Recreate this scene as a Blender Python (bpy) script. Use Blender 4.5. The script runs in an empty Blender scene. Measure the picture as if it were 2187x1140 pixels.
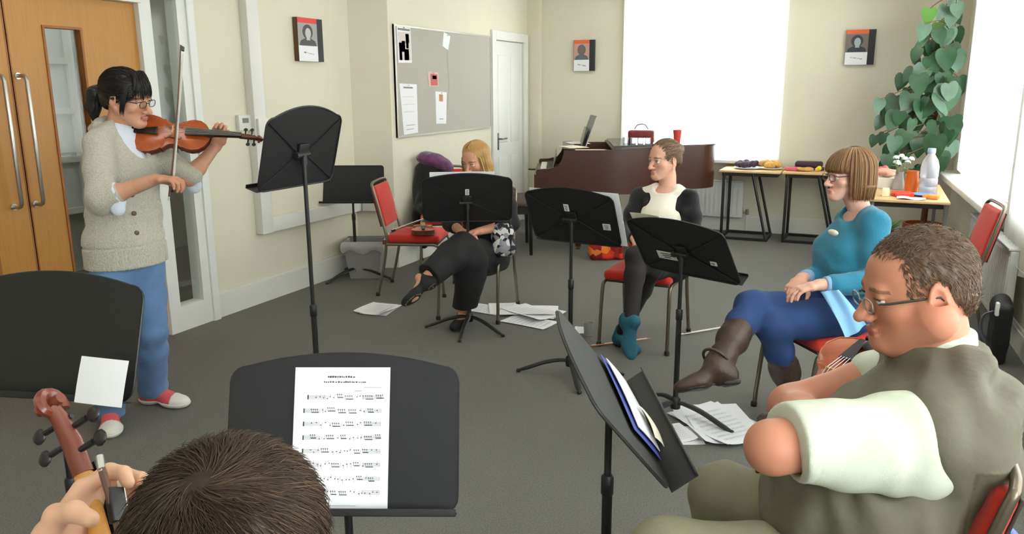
# Rehearsal room with string players, built from scratch (Blender 4.5)
import bpy, math, random
import numpy as np
from mathutils import Matrix, Vector
random.seed(7); np.random.seed(7)
SC = bpy.context.scene; COL = SC.collection
PI = math.pi
def V(*a): return np.array(a if len(a) > 1 else a[0], dtype=float)
def nz(v):
    v = np.asarray(v, float); n = np.linalg.norm(v); return v / n if n > 1e-9 else v
def lerp(a, b, t): return np.asarray(a, float) * (1 - t) + np.asarray(b, float) * t
# ---------------------------------------------------------------- camera model (photo is 2187 x 1140)
FPX = 1691.0; PITCH = math.radians(12.8); YAW = math.radians(24.4); ROLL = math.radians(-0.32); EYE = V(0, 0, 1.6)
_f = V(-math.sin(YAW) * math.cos(PITCH), math.cos(YAW) * math.cos(PITCH), -math.sin(PITCH))
_r0 = V(math.cos(YAW), math.sin(YAW), 0); _u0 = np.cross(_r0, _f)
_r = math.cos(ROLL) * _r0 + math.sin(ROLL) * _u0; _u = math.cos(ROLL) * _u0 - math.sin(ROLL) * _r0
def ray(x, y): return _f + _r * ((x - 1093.5) / FPX) - _u * ((y - 570) / FPX)
def at(x, y, d): return EYE + ray(x, y) * d                       # point seen at photo pixel x, y, d metres into the room
def on(x, y, z=0.0):                                              # point at height z seen at photo pixel x, y
    d = ray(x, y); return EYE + d * ((z - 1.6) / d[2])
def onx(x, y, X):
    d = ray(x, y); return EYE + d * (X / d[0])
def depth(p): return float((np.asarray(p, float) - EYE) @ _f)
# ---------------------------------------------------------------- materials
MATS = {}
def s2l(c):
    return tuple((v / 12.92 if v <= 0.04045 else ((v + 0.055) / 1.055) ** 2.4) for v in c)
def rgb(r, g, b): return s2l((r / 255, g / 255, b / 255))
def mat(name, col, rough=0.6, metal=0.0, noise=0.0, nscale=20, bump=0.0, bscale=60, spec=0.5, attr=False, sheen=0.0,
        coat=0.0, trans=0.0, sss=0.0, stretch=None, detail=3, alpha=1.0):
    if name in MATS: return MATS[name]
    m = bpy.data.materials.new(name); m.use_nodes = True; nt = m.node_tree; N = nt.nodes; L = nt.links
    b = N['Principled BSDF']; b.inputs['Roughness'].default_value = rough; b.inputs['Metallic'].default_value = metal
    b.inputs['Specular IOR Level'].default_value = spec
    b.inputs['Base Color'].default_value = (*col, 1)
    if coat: b.inputs['Coat Weight'].default_value = coat; b.inputs['Coat Roughness'].default_value = 0.15
    if trans: b.inputs['Transmission Weight'].default_value = trans
    if sheen: b.inputs['Sheen Weight'].default_value = sheen; b.inputs['Sheen Roughness'].default_value = 0.5
    if alpha < 1: b.inputs['Alpha'].default_value = alpha
    if sss:
        b.inputs['Subsurface Weight'].default_value = sss; b.inputs['Subsurface Radius'].default_value = (0.012, 0.005, 0.003)
        b.inputs['Subsurface Scale'].default_value = 1.0
    src = None
    if attr:
        a = N.new('ShaderNodeAttribute'); a.attribute_name = 'Col'; src = a.outputs['Color']
    tc = N.new('ShaderNodeTexCoord')
    vec = tc.outputs['Object']
    if stretch:
        mp = N.new('ShaderNodeMapping'); mp.inputs['Scale'].default_value = stretch; L.new(vec, mp.inputs['Vector']); vec = mp.outputs['Vector']
    if noise:
        n = N.new('ShaderNodeTexNoise'); n.inputs['Scale'].default_value = nscale; n.inputs['Detail'].default_value = detail
        L.new(vec, n.inputs['Vector'])
        mr = N.new('ShaderNodeMapRange'); mr.inputs['From Min'].default_value = 0.25; mr.inputs['From Max'].default_value = 0.75
        mr.inputs['To Min'].default_value = 1 - noise; mr.inputs['To Max'].default_value = 1 + noise
        L.new(n.outputs['Fac'], mr.inputs['Value'])
        mx = N.new('ShaderNodeMix'); mx.data_type = 'RGBA'; mx.blend_type = 'MULTIPLY'; mx.inputs['Factor'].default_value = 1
        if src is None: mx.inputs['A'].default_value = (*col, 1)
        else: L.new(src, mx.inputs['A'])
        L.new(mr.outputs['Result'], mx.inputs['B']); src = mx.outputs['Result']
    if src is not None: L.new(src, b.inputs['Base Color'])
    if bump:
        n2 = N.new('ShaderNodeTexNoise'); n2.inputs['Scale'].default_value = bscale; n2.inputs['Detail'].default_value = 4
        L.new(vec, n2.inputs['Vector'])
        bp = N.new('ShaderNodeBump'); bp.inputs['Strength'].default_value = min(bump, 1.0); bp.inputs['Distance'].default_value = 0.01
        L.new(n2.outputs['Fac'], bp.inputs['Height']); L.new(bp.outputs['Normal'], b.inputs['Normal'])
    MATS[name] = m; return m
# ---------------------------------------------------------------- objects
def wmat(o):
    M = Matrix.Identity(4)
    while o is not None: M = o.matrix_basis @ M; o = o.parent
    return M
def tag(o, label=None, cat=None, group=None, kind=None):
    if label: o['label'] = label
    if cat: o['category'] = cat
    if group: o['group'] = group
    if kind: o['kind'] = kind
    return o
def thing(name, label, cat, loc=(0, 0, 0), rz=0.0, group=None, rot=None):
    o = bpy.data.objects.new(name, None); COL.objects.link(o); o.empty_display_size = 0.1
    o.location = tuple(float(v) for v in loc); o.rotation_euler = rot if rot is not None else (0, 0, rz)
    return tag(o, label, cat, group)
def link_mesh(name, me, parent=None, world=False, label=None):
    o = bpy.data.objects.new(name, me); COL.objects.link(o)
    if parent is not None:
        o.parent = parent
        if world:
            M = wmat(parent).inverted(); me.transform(M)
    if label: o['label'] = label
    return o
def copy_tree(o, parent=None):
    c = o.copy(); COL.objects.link(c)
    if parent is not None: c.parent = parent
    for ch in [x for x in bpy.data.objects if x.parent is o]: copy_tree(ch, c)
    return c
def fr(z, up=(0, 0, 1)):                                          # frame (columns x, y, z) with given z axis
    z = nz(z); u = np.asarray(up, float)
    if abs(z @ nz(u)) > 0.98: u = V(0, 1, 0) if abs(z[1]) < 0.9 else V(1, 0, 0)
    x = nz(np.cross(u, z)); y = np.cross(z, x); return np.stack([x, y, z], 1)
def rotz(a): c, s = math.cos(a), math.sin(a); return np.array([[c, -s, 0], [s, c, 0], [0, 0, 1.]])
def rotx(a): c, s = math.cos(a), math.sin(a); return np.array([[1, 0, 0], [0, c, -s], [0, s, c.real]])
def roty(a): c, s = math.cos(a), math.sin(a); return np.array([[c, 0, s], [0, 1, 0], [-s, 0, c]])
class MB:
    def __init__(s): s.v = []; s.f = []; s.m = []; s.mi = 0; s.n = 0
    def add(s, vs, fs):
        o = s.n; vs = [tuple(map(float, p)) for p in vs]; s.v += vs; s.n += len(vs)
        for f in fs: s.f.append(tuple(i + o for i in f)); s.m.append(s.mi)
        return s
    def mt(s, i): s.mi = i; return s
    def box(s, c, size, R=None, bev=0.0):
        c = V(c); h = V(size) / 2; R = np.eye(3) if R is None else R
        if bev <= 0:
            vs = [c + R @ (h * V(x, y, z)) for x in (-1, 1) for y in (-1, 1) for z in (-1, 1)]
            return s.add(vs, [(0, 1, 3, 2), (4, 6, 7, 5), (0, 4, 5, 1), (2, 3, 7, 6), (0, 2, 6, 4), (1, 5, 7, 3)])
        b = min(bev, min(h) * 0.98); seg = 3
        import bmesh
        bm = bmesh.new(); bmesh.ops.create_cube(bm, size=1)
        for v in bm.verts: v.co = Vector((v.co.x * 2 * h[0], v.co.y * 2 * h[1], v.co.z * 2 * h[2]))
        bmesh.ops.bevel(bm, geom=bm.edges[:], offset=b, segments=seg, affect='EDGES', profile=0.5)
        bm.verts.index_update()
        vs = [c + R @ V(v.co.x, v.co.y, v.co.z) for v in bm.verts]; fs = [tuple(v.index for v in f.verts) for f in bm.faces]
        bm.free(); return s.add(vs, fs)
    def tube(s, pts, r, seg=10, cap=True, flat=None):
        pts = [V(p) for p in pts]; n = len(pts); rs = r if hasattr(r, '__len__') else [r] * n
        vs = []; prev = None
        for i, p in enumerate(pts):
            t = nz(pts[min(i + 1, n - 1)] - pts[max(i - 1, 0)])
            if prev is None: F = fr(t); x = F[:, 0]
            else: x = nz(prev - t * (prev @ t))
            y = np.cross(t, x); prev = x
            for k in range(seg):
                a = 2 * PI * k / seg; q = x * math.cos(a) * rs[i] + y * math.sin(a) * rs[i] * (flat or 1)
                vs.append(p + q)
        fs = [(i * seg + k, i * seg + (k + 1) % seg, (i + 1) * seg + (k + 1) % seg, (i + 1) * seg + k) for i in range(n - 1) for k in range(seg)]
        if cap: fs += [tuple(range(seg))[::-1], tuple((n - 1) * seg + k for k in range(seg))]
        return s.add(vs, fs)
    def lathe(s, prof, c=(0, 0, 0), R=None, seg=20, sx=1, sy=1):
        c = V(c); R = np.eye(3) if R is None else R; n = len(prof)
        vs = [c + R @ V(r * math.cos(2 * PI * k / seg) * sx, r * math.sin(2 * PI * k / seg) * sy, z) for r, z in prof for k in range(seg)]
        fs = [(i * seg + k, i * seg + (k + 1) % seg, (i + 1) * seg + (k + 1) % seg, (i + 1) * seg + k) for i in range(n - 1) for k in range(seg)]
        fs += [tuple(range(seg))[::-1], tuple((n - 1) * seg + k for k in range(seg))]
        return s.add(vs, fs)
    def ball(s, c, r, R=None, seg=14, rings=8):
        r = V(r) if hasattr(r, '__len__') else V(r, r, r); c = V(c); R = np.eye(3) if R is None else R
        vs = []
        for i in range(rings + 1):
            a = PI * i / rings; sr = max(math.sin(a), 1e-3)
            for k in range(seg):
                b = 2 * PI * k / seg; vs.append(c + R @ (r * V(sr * math.cos(b), sr * math.sin(b), -math.cos(a))))
        fs = [(i * seg + k, i * seg + (k + 1) % seg, (i + 1) * seg + (k + 1) % seg, (i + 1) * seg + k) for i in range(rings) for k in range(seg)]
        return s.add(vs, fs)
    def prism(s, poly, t, c=(0, 0, 0), R=None):                    # outline in x, y extruded along z from 0 to t
        c = V(c); R = np.eye(3) if R is None else R; n = len(poly)
        vs = [c + R @ V(x, y, 0) for x, y in poly] + [c + R @ V(x, y, t) for x, y in poly]
        fs = [tuple(range(n))[::-1], tuple(range(n, 2 * n))] + [(i, (i + 1) % n, n + (i + 1) % n, n + i) for i in range(n)]
        return s.add(vs, fs)
    def quad(s, a, b, c, d): return s.add([a, b, c, d], [(0, 1, 2, 3)])
    def grid(s, fn, nu, nv, t=None):                               # fn(u, v) -> point; optional thickness vector
        vs = [V(fn(i / nu, j / nv)) for j in range(nv + 1) for i in range(nu + 1)]
        W = nu + 1
        fs = [(j * W + i, j * W + i + 1, (j + 1) * W + i + 1, (j + 1) * W + i) for j in range(nv) for i in range(nu)]
        if t is not None:
            o = len(vs); vs = vs + [p - V(t) for p in vs]; fs += [tuple(i + o for i in f[::-1]) for f in fs]
            rim = [i for i in range(nu + 1)] + [j * W + nu for j in range(1, nv + 1)] + [nv * W + i for i in range(nu - 1, -1, -1)] + [j * W for j in range(nv - 1, 0, -1)]
            fs += [(rim[k], rim[k] + o, rim[(k + 1) % len(rim)] + o, rim[(k + 1) % len(rim)]) for k in range(len(rim))]
        return s.add(vs, fs)
    def mesh(s, name, mats, smooth=40):
        me = bpy.data.meshes.new(name); me.from_pydata(s.v, [], s.f)
        for m in (mats if isinstance(mats, (list, tuple)) else [mats]): me.materials.append(m)
        me.polygons.foreach_set('material_index', s.m)
        if smooth:
            me.polygons.foreach_set('use_smooth', [True] * len(s.f)); me.set_sharp_from_angle(angle=math.radians(smooth))
        me.update(); return me
    def build(s, name, mats, parent=None, world=False, label=None, smooth=40):
        return link_mesh(name, s.mesh(name, mats, smooth), parent, world, label)
def struct(name, mb, mats, parent=None, smooth=40):
    o = mb.build(name, mats, parent, smooth=smooth)
    if parent is None: o['kind'] = 'structure'
    return o
def rrect(w, h, r, n=4, cx=0, cy=0, curve=0.0):                    # rounded rectangle outline; curve lifts the middle of the top edge
    pts = []
    for (sx, sy, a0) in ((1, -1, -90), (1, 1, 0), (-1, 1, 90), (-1, -1, 180)):
        for k in range(n + 1):
            a = math.radians(a0 + 90 * k / n); pts.append((cx + sx * (w / 2 - r) + r * math.cos(a), cy + sy * (h / 2 - r) + r * math.sin(a)))
        if curve and sx == 1 and sy == 1:
            for k in range(1, 12):
                u = k / 12; x = (w / 2 - r) * (1 - 2 * u); pts.append((cx + x, cy + h / 2 + curve * (1 - (1 - 2 * u) ** 2)))
    return pts
def arc_pts(c, r, a0, a1, n, ax=V(1, 0, 0), ay=V(0, 0, 1)):
    return [V(c) + ax * r * math.cos(a0 + (a1 - a0) * k / n) + ay * r * math.sin(a0 + (a1 - a0) * k / n) for k in range(n + 1)]
def smooth_path(pts, n=6):
    pts = [V(p) for p in pts]; out = []
    for i in range(len(pts) - 1):
        p0 = pts[max(i - 1, 0)]; p1 = pts[i]; p2 = pts[i + 1]; p3 = pts[min(i + 2, len(pts) - 1)]
        for k in range(n):
            t = k / n; out.append(0.5 * ((2 * p1) + (-p0 + p2) * t + (2 * p0 - 5 * p1 + 4 * p2 - p3) * t * t + (-p0 + 3 * p1 - 3 * p2 + p3) * t ** 3))
    out.append(pts[-1]); return out
# ---------------------------------------------------------------- implicit bodies: blended solids polygonised to one continuous mesh
class Solid:
    def __init__(s): s.p = []
    def _add(s, fn, lo, hi, k, op): s.p.append((fn, np.asarray(lo, float), np.asarray(hi, float), k, op)); return s
    def rc(s, a, b, r1, r2=None, k=0.02, op='+'):
        a = V(a); b = V(b); r2 = r1 if r2 is None else r2; ab = b - a; l2 = max(ab @ ab, 1e-9)
        def fn(P):
            q = P - a; t = np.clip((q @ ab) / l2, 0, 1); return np.linalg.norm(q - t[..., None] * ab, axis=-1) - (r1 + (r2 - r1) * t)
        R = max(r1, r2); return s._add(fn, np.minimum(a, b) - R, np.maximum(a, b) + R, k, op)
    def path(s, pts, rs, k=0.02, op='+'):
        for i in range(len(pts) - 1): s.rc(pts[i], pts[i + 1], rs[i], rs[i + 1], k, op)
        return s
    def el(s, c, r, R=None, k=0.02, op='+'):
        c = V(c); r = V(r) if hasattr(r, '__len__') else V(r, r, r); R = np.eye(3) if R is None else R
        def fn(P):
            q = (P - c) @ R; k0 = np.linalg.norm(q / r, axis=-1); k1 = np.linalg.norm(q / (r * r), axis=-1) + 1e-9
            return k0 * (k0 - 1) / k1
        e = np.sqrt(((R * r) ** 2).sum(1)); return s._add(fn, c - e, c + e, k, op)
    def bx(s, c, h, R=None, r=0.01, k=0.02, op='+'):
        c = V(c); h = V(h); R = np.eye(3) if R is None else R
        def fn(P):
            q = np.abs((P - c) @ R) - (h - r); return np.linalg.norm(np.maximum(q, 0), axis=-1) + np.minimum(q.max(-1), 0) - r
        e = np.abs(R * h).sum(1); return s._add(fn, c - e, c + e, k, op)
    def loft(s, st, k=0.03, op='+', cap=1.0):                      # stations: (centre, side vector, half width, half depth)
        for (c0, s0, w0, d0), (c1, s1, w1, d1) in zip(st[:-1], st[1:]):
            s._seg(V(c0), V(s0), w0, d0, V(c1), V(s1), w1, d1, k, op, cap)
        return s
    def _seg(s, c0, s0, w0, d0, c1, s1, w1, d1, k, op, cap):
        ax = c1 - c0; L = np.linalg.norm(ax); ax = ax / L; sd = nz((s0 + s1) / 2); sd = nz(sd - ax * (sd @ ax)); fd = np.cross(ax, sd)
        def fn(P):
            q = P - c0; la = q @ ax; t = np.clip(la / L, 0, 1); w = w0 + (w1 - w0) * t; d = d0 + (d1 - d0) * t
            ex = np.maximum(np.maximum(-la, la - L), 0); m = np.minimum(w, d)
            x = (q @ sd) / w; y = (q @ fd) / d; z = ex / (m * cap)
            g = np.sqrt(x * x + y * y + z * z) + 1e-9
            return (g - 1) * m
        R = max(w0, d0, w1, d1) * 1.15; return s._add(fn, np.minimum(c0, c1) - R, np.maximum(c0, c1) + R, k, op)
    def half(s, p, n, k=0.0):                                      # keep the side opposite n
        p = V(p); n = nz(n)
        def fn(P): return (P - p) @ n
        s.p.append((fn, None, None, k, '&')); return s
    def inflate(s, e):
        o = Solid()
        for fn, lo, hi, k, op in s.p:
            if lo is None: o.p.append((fn, lo, hi, k, op))
            else: o.p.append(((lambda P, f=fn, sg=(1 if op == '+' else -1): f(P) - e * sg), lo - abs(e), hi + abs(e), k, op))
        return o
    def join(s, o): s.p += o.p; return s
    def field(s, vox, pad=None, disp=None):
        los = [p[1] for p in s.p if p[1] is not None and p[4] == '+']; his = [p[2] for p in s.p if p[2] is not None and p[4] == '+']
        pad = pad or 4 * vox; lo = np.min(los, 0) - pad; hi = np.max(his, 0) + pad
        n = np.ceil((hi - lo) / vox).astype(int) + 1
        g = np.full(n, 1.0, np.float32)
        for fn, a, b, k, op in s.p:
            if a is None: i0 = np.zeros(3, int); i1 = n
            else:
                mg = k + 4 * vox + (0.012 if disp else 0)
                i0 = np.clip(np.floor((a - mg - lo) / vox).astype(int), 0, n); i1 = np.clip(np.ceil((b + mg - lo) / vox).astype(int) + 1, 0, n)
                if (i1 <= i0).any(): continue
            ax = [lo[d] + vox * np.arange(i0[d], i1[d]) for d in range(3)]
            P = np.stack(np.meshgrid(*ax, indexing='ij'), -1).astype(np.float32)
            d = fn(P).astype(np.float32); sl = tuple(slice(i0[x], i1[x]) for x in range(3)); A = g[sl]
            if op == '+':
                if k > 0: h = np.maximum(k - np.abs(A - d), 0) / k; g[sl] = np.minimum(A, d) - h * h * k * 0.25
                else: g[sl] = np.minimum(A, d)
            else:
                if op == '-': d = -d
                if k > 0: h = np.maximum(k - np.abs(A - d), 0) / k; g[sl] = np.maximum(A, d) + h * h * k * 0.25
                else: g[sl] = np.maximum(A, d)
        if disp is not None:
            idx = np.nonzero(np.abs(g) < 6 * vox + 0.01)
            P = lo + vox * np.stack(idx, -1); g[idx] += disp(P).astype(np.float32)
        return g, lo
    def mesh(s, vox, disp=None, relax=1):
        g, lo = s.field(vox, disp=disp); return nets(g, lo, vox, relax)
def nets(g, lo, vox, relax=1):
    s = g < 0; n = np.array(g.shape)
    cnt = np.zeros(n - 1, np.uint8)
    for dx in (0, 1):
        for dy in (0, 1):
            for dz in (0, 1): cnt += s[dx:n[0] - 1 + dx, dy:n[1] - 1 + dy, dz:n[2] - 1 + dz]
    act = np.nonzero((cnt > 0) & (cnt < 8)); I = np.stack(act, -1); m = len(I)
    ids = np.full(n - 1, -1, np.int32); ids[act] = np.arange(m)
    acc = np.zeros((m, 3)); w = np.zeros(m)
    cs = [(0, 0, 0), (1, 0, 0), (0, 1, 0), (1, 1, 0), (0, 0, 1), (1, 0, 1), (0, 1, 1), (1, 1, 1)]
    gv = [g[I[:, 0] + c[0], I[:, 1] + c[1], I[:, 2] + c[2]].astype(float) for c in cs]
    for i in range(8):
        for j in range(i + 1, 8):
            if sum(a != b for a, b in zip(cs[i], cs[j])) != 1: continue
            x = (gv[i] < 0) != (gv[j] < 0); t = gv[i] / np.where(x, gv[i] - gv[j], 1)
            p = np.array(cs[i]) + t[:, None] * (np.array(cs[j]) - np.array(cs[i])); acc[x] += p[x]; w[x] += 1
    v = lo + vox * (I + acc / w[:, None])
    F = []
    for d in range(3):
        a, b = [(1, 2), (2, 0), (0, 1)][d]
        sl0 = [slice(1, n[x] - 1) for x in range(3)]; sl1 = list(sl0); sl0[d] = slice(0, n[d] - 1); sl1[d] = slice(1, n[d])
        A = s[tuple(sl0)]; B = s[tuple(sl1)]; E = np.nonzero(A != B)
        if len(E[0]) == 0: continue
        J = np.stack(E, -1); off = np.ones(3, int); off[d] = 0; J = J + off
        flip = A[E]
        def cid(da, db):
            K = J.copy(); K[:, a] -= da; K[:, b] -= db; return ids[K[:, 0], K[:, 1], K[:, 2]]
        q = np.stack([cid(1, 1), cid(0, 1), cid(0, 0), cid(1, 0)], -1); q[~flip] = q[~flip][:, ::-1]; F.append(q)
    F = np.concatenate(F); F = F[(F >= 0).all(1)]
    for _ in range(relax):
        sm = np.zeros_like(v); c = np.zeros(len(v))
        for k in range(4):
            i = F[:, k]; j = F[:, (k + 1) % 4]
            for x in range(3): sm[:, x] += np.bincount(i, v[j, x], len(v)) + np.bincount(j, v[i, x], len(v))
            c += np.bincount(i, minlength=len(v)) + np.bincount(j, minlength=len(v))
        v = 0.5 * v + 0.5 * sm / np.maximum(c, 1)[:, None]
    return v, F
def np_mesh(name, v, F, mats, col=None, midx=None, smooth=True):
    me = bpy.data.meshes.new(name); me.vertices.add(len(v)); me.vertices.foreach_set('co', np.asarray(v, np.float32).ravel())
    k = F.shape[1]; me.loops.add(F.size); me.loops.foreach_set('vertex_index', F.astype(np.int32).ravel())
    me.polygons.add(len(F)); me.polygons.foreach_set('loop_start', np.arange(0, F.size, k, dtype=np.int32))
    for m in (mats if isinstance(mats, (list, tuple)) else [mats]): me.materials.append(m)
    if midx is not None: me.polygons.foreach_set('material_index', midx.astype(np.int32))
    me.polygons.foreach_set('use_smooth', np.full(len(F), smooth)); me.update(calc_edges=True); me.validate()
    if col is not None:
        a = me.color_attributes.new('Col', 'FLOAT_COLOR', 'POINT'); c = np.ones((len(v), 4), np.float32); c[:, :3] = col; a.data.foreach_set('color', c.ravel())
    return me
def wob(P, sc, seed=0):                                            # smooth pseudo-noise, about -1..1
    r = np.random.RandomState(seed); out = np.zeros(P.shape[:-1])
    for i in range(5):
        d = nz(r.randn(3)); out += np.sin(P @ d * sc * (0.6 + 0.25 * i) * 2 * PI + r.rand() * 6.28)
    return out / 3.2
def folds(P, d, sc, seed=0, warp=0.5):                              # fold-like ridges running across direction d
    ph = P @ nz(d) * sc * 2 * PI + warp * 3 * wob(P, sc * 0.35, seed); return np.sin(ph) * (0.5 + 0.5 * wob(P, sc * 0.4, seed + 5))
# ================================================================ materials
M_wall = mat('cream_paint', rgb(217, 211, 191), 0.8, noise=0.02, nscale=3, bump=0.03, bscale=180)
M_carpet = mat('grey_carpet', rgb(115, 114, 109), 0.95, noise=0.32, nscale=160, bump=0.5, bscale=260, spec=0.1, detail=6)
M_white = mat('white_gloss', rgb(226, 226, 222), 0.4)
M_trim = mat('trim_white', rgb(220, 218, 212), 0.5)
M_ceil = mat('ceiling_white', rgb(235, 233, 228), 0.9)
M_beech = mat('beech_veneer', rgb(184, 128, 58), 0.42, noise=0.09, nscale=9, stretch=(14, 14, 0.7), bump=0.03, bscale=30)
M_lip = mat('hardwood_lipping', rgb(150, 92, 38), 0.5, noise=0.1, nscale=12)
M_steel = mat('brushed_steel', rgb(190, 188, 184), 0.32, 1.0)
M_dark = mat('dark_gap', rgb(30, 24, 18), 0.8)
M_glass = mat('clear_glass', (0.95, 0.97, 0.96), 0.02, trans=1.0)
M_black = mat('black_plastic', rgb(28, 28, 29), 0.5)
M_rad = mat('radiator_enamel', rgb(222, 222, 220), 0.45)
def blind_mat():
    m = bpy.data.materials.new('blind_fabric'); m.use_nodes = True; nt = m.node_tree; N = nt.nodes; L = nt.links
    for n in list(N): N.remove(n)
    o = N.new('ShaderNodeOutputMaterial'); a = N.new('ShaderNodeBsdfDiffuse'); t = N.new('ShaderNodeBsdfTranslucent'); x = N.new('ShaderNodeMixShader')
    a.inputs['Color'].default_value = (0.86, 0.85, 0.82, 1); t.inputs['Color'].default_value = (0.9, 0.89, 0.86, 1); x.inputs['Fac'].default_value = 0.62
    L.new(a.outputs[0], x.inputs[1]); L.new(t.outputs[0], x.inputs[2]); L.new(x.outputs[0], o.inputs[0]); return m
M_blind = blind_mat()
def pane_mat():                                                    # thin window glass that lets daylight straight through
    m = bpy.data.materials.new('window_glass'); m.use_nodes = True; nt = m.node_tree; N = nt.nodes; L = nt.links
    for n in list(N): N.remove(n)
    o = N.new('ShaderNodeOutputMaterial'); a = N.new('ShaderNodeBsdfTransparent'); g = N.new('ShaderNodeBsdfGlossy'); x = N.new('ShaderNodeMixShader'); f = N.new('ShaderNodeFresnel')
    a.inputs['Color'].default_value = (0.94, 0.96, 0.95, 1); g.inputs['Roughness'].default_value = 0.02; f.inputs['IOR'].default_value = 1.45
    x.inputs[0].default_value = 0.05; L.new(a.outputs[0], x.inputs[1]); L.new(g.outputs[0], x.inputs[2]); L.new(x.outputs[0], o.inputs[0]); return m
M_pane = pane_mat()
def lens_mat():
    m = M_pane.copy(); m.name = 'spectacle_lens'; m.node_tree.nodes['Mix Shader'].inputs[0].default_value = 0.035; return m
M_lens = lens_mat()
# ================================================================ shell
LX = -4.18; BX = -3.87; BY = 9.1; CH = 2.82; T = 0.14
A0 = V(LX, 5.85, 0); A1 = V(BX, 5.99, 0)
b = MB(); b.box((-2.9, 3.65, -0.06), (9.8, 11.5, 0.12)); struct('floor', b, M_carpet)
b = MB(); b.box((-2.9, 3.65, CH + 0.06), (9.8, 11.5, 0.12)); struct('ceiling', b, M_ceil)
# left wall with the opening for the double door and its sidelight (y 1.95 .. 4.09)
DY0, DM, DY1, SY1, DT = 1.95, 2.835, 3.665, 4.09, 2.26
b = MB()
b.box((LX - T / 2, (-1.9 + DY0) / 2, CH / 2), (T, DY0 + 1.9, CH)); b.box((LX - T / 2, (DY0 + SY1) / 2, (CH + DT) / 2), (T, SY1 - DY0, CH - DT))
b.box((LX - T / 2, (SY1 + 5.99) / 2, CH / 2), (T, 5.99 - SY1, CH)); struct('wall_left', b, M_wall)
def slab(p0, p1, z0, z1, t, out):                                  # upright slab between two floor points, thickness outwards
    p0 = V(p0); p1 = V(p1); o = V(out) * t; b = MB()
    q = [p0[:2], p1[:2], (p1 + o)[:2], (p0 + o)[:2]]
    vs = [V(a[0], a[1], z) for z in (z0, z1) for a in q]
    b.add(vs, [(0, 1, 2, 3)[::-1], (4, 5, 6, 7), (0, 1, 5, 4), (1, 2, 6, 5), (2, 3, 7, 6), (3, 0, 4, 7)]); return b
rn = nz(V(A1[1] - A0[1], -(A1[0] - A0[0]), 0))                      # into the room
rb = slab(A0, A1 - V(0, 0, 0), 0, CH, 0.12, -rn); struct('wall_recess', rb, M_wall)
D2a, D2b, D2t = 8.10, 8.88, 2.105                                   # white door in the projecting wall
b = MB(); b.box((BX - T / 2, (5.99 + D2a) / 2, CH / 2), (T, D2a - 5.99, CH)); b.box((BX - T / 2, (D2b + BY + 0.1) / 2, CH / 2), (T, BY + 0.1 - D2b, CH))
b.box((BX - T / 2, (D2a + D2b) / 2, (CH + D2t) / 2), (T, D2b - D2a, CH - D2t)); struct('wall_door', b, M_wall)
# back wall with window
WX0, WX1, WZ0, WZ1 = -2.62, -1.02, 0.80, 2.62
b = MB(); yb = BY + T / 2
b.box(((BX - 0.2 + WX0) / 2, yb, CH / 2), (WX0 - BX + 0.2, T, CH)); b.box(((WX1 + 0.95) / 2, yb, CH / 2), (0.95 - WX1, T, CH))
b.box(((WX0 + WX1) / 2, yb, WZ0 / 2), (WX1 - WX0, T, WZ0)); b.box(((WX0 + WX1) / 2, yb, (CH + WZ1) / 2), (WX1 - WX0, T, CH - WZ1)); struct('wall_back', b, M_wall)
# right wall, swung 2.7 degrees; local y runs along it, local x points out of the room
RA = math.atan(0.0474); RO = V(1.184, 0, 0)
def rw(y, x=0, z=0): return RO + rotz(RA) @ V(x, y, z)
RW_OPEN = [(6.2, 8.42), (3.7, 5.95), (1.2, 3.45), (-1.3, 0.95)]
RZ0, RZ1 = 0.80, 2.62
b = MB(); ys = sorted([-1.95, 9.3] + [v for o_ in RW_OPEN for v in o_])
for i in range(0, len(ys), 2): b.box((T / 2, (ys[i] + ys[i + 1]) / 2, CH / 2), (T, ys[i + 1] - ys[i], CH))
for y0, y1 in RW_OPEN:
    b.box((T / 2, (y0 + y1) / 2, RZ0 / 2), (T, y1 - y0, RZ0)); b.box((T / 2, (y0 + y1) / 2, (CH + RZ1) / 2), (T, y1 - y0, CH - RZ1))
o = struct('wall_right', b, M_wall); o.location = RO; o.rotation_euler = (0, 0, RA)
b = MB(); b.box((-1.5, -1.87, CH / 2), (6.4, 0.14, CH)); struct('wall_rear', b, M_wall)
# corridor beyond the double door
b = MB(); b.box((-6.5, 3.5, CH / 2), (0.1, 11, CH)); struct('wall_corridor', b, mat('corridor_paint', rgb(160, 163, 156), 0.8))
b = MB(); b.box((-5.3, -1.9, CH / 2), (2.4, 0.1, CH)); b.box((-5.3, 9.2, CH / 2), (2.4, 0.1, CH)); struct('wall_corridor_end', b, mat('corridor_paint', rgb(160, 163, 156), 0.8))
# corridor window seen through the vision panel
b = MB()
for z in (0.55, 1.0, 1.42, 1.84, 2.26): b.box((-6.43, 4.72, z), (0.05, 0.34, 0.05))
for y in (4.56, 4.88): b.box((-6.43, y, 1.4), (0.06, 0.06, 1.75))
wf = struct('window_6', b, M_white)
b = MB(); b.box((-6.44, 4.72, 1.4), (0.01, 0.3, 1.7)); b.build('pane', mat('daylit_pane_colour', rgb(205, 212, 214), 0.3), wf)  # opaque pane, the window's brightness is put into its pale colour
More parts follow.
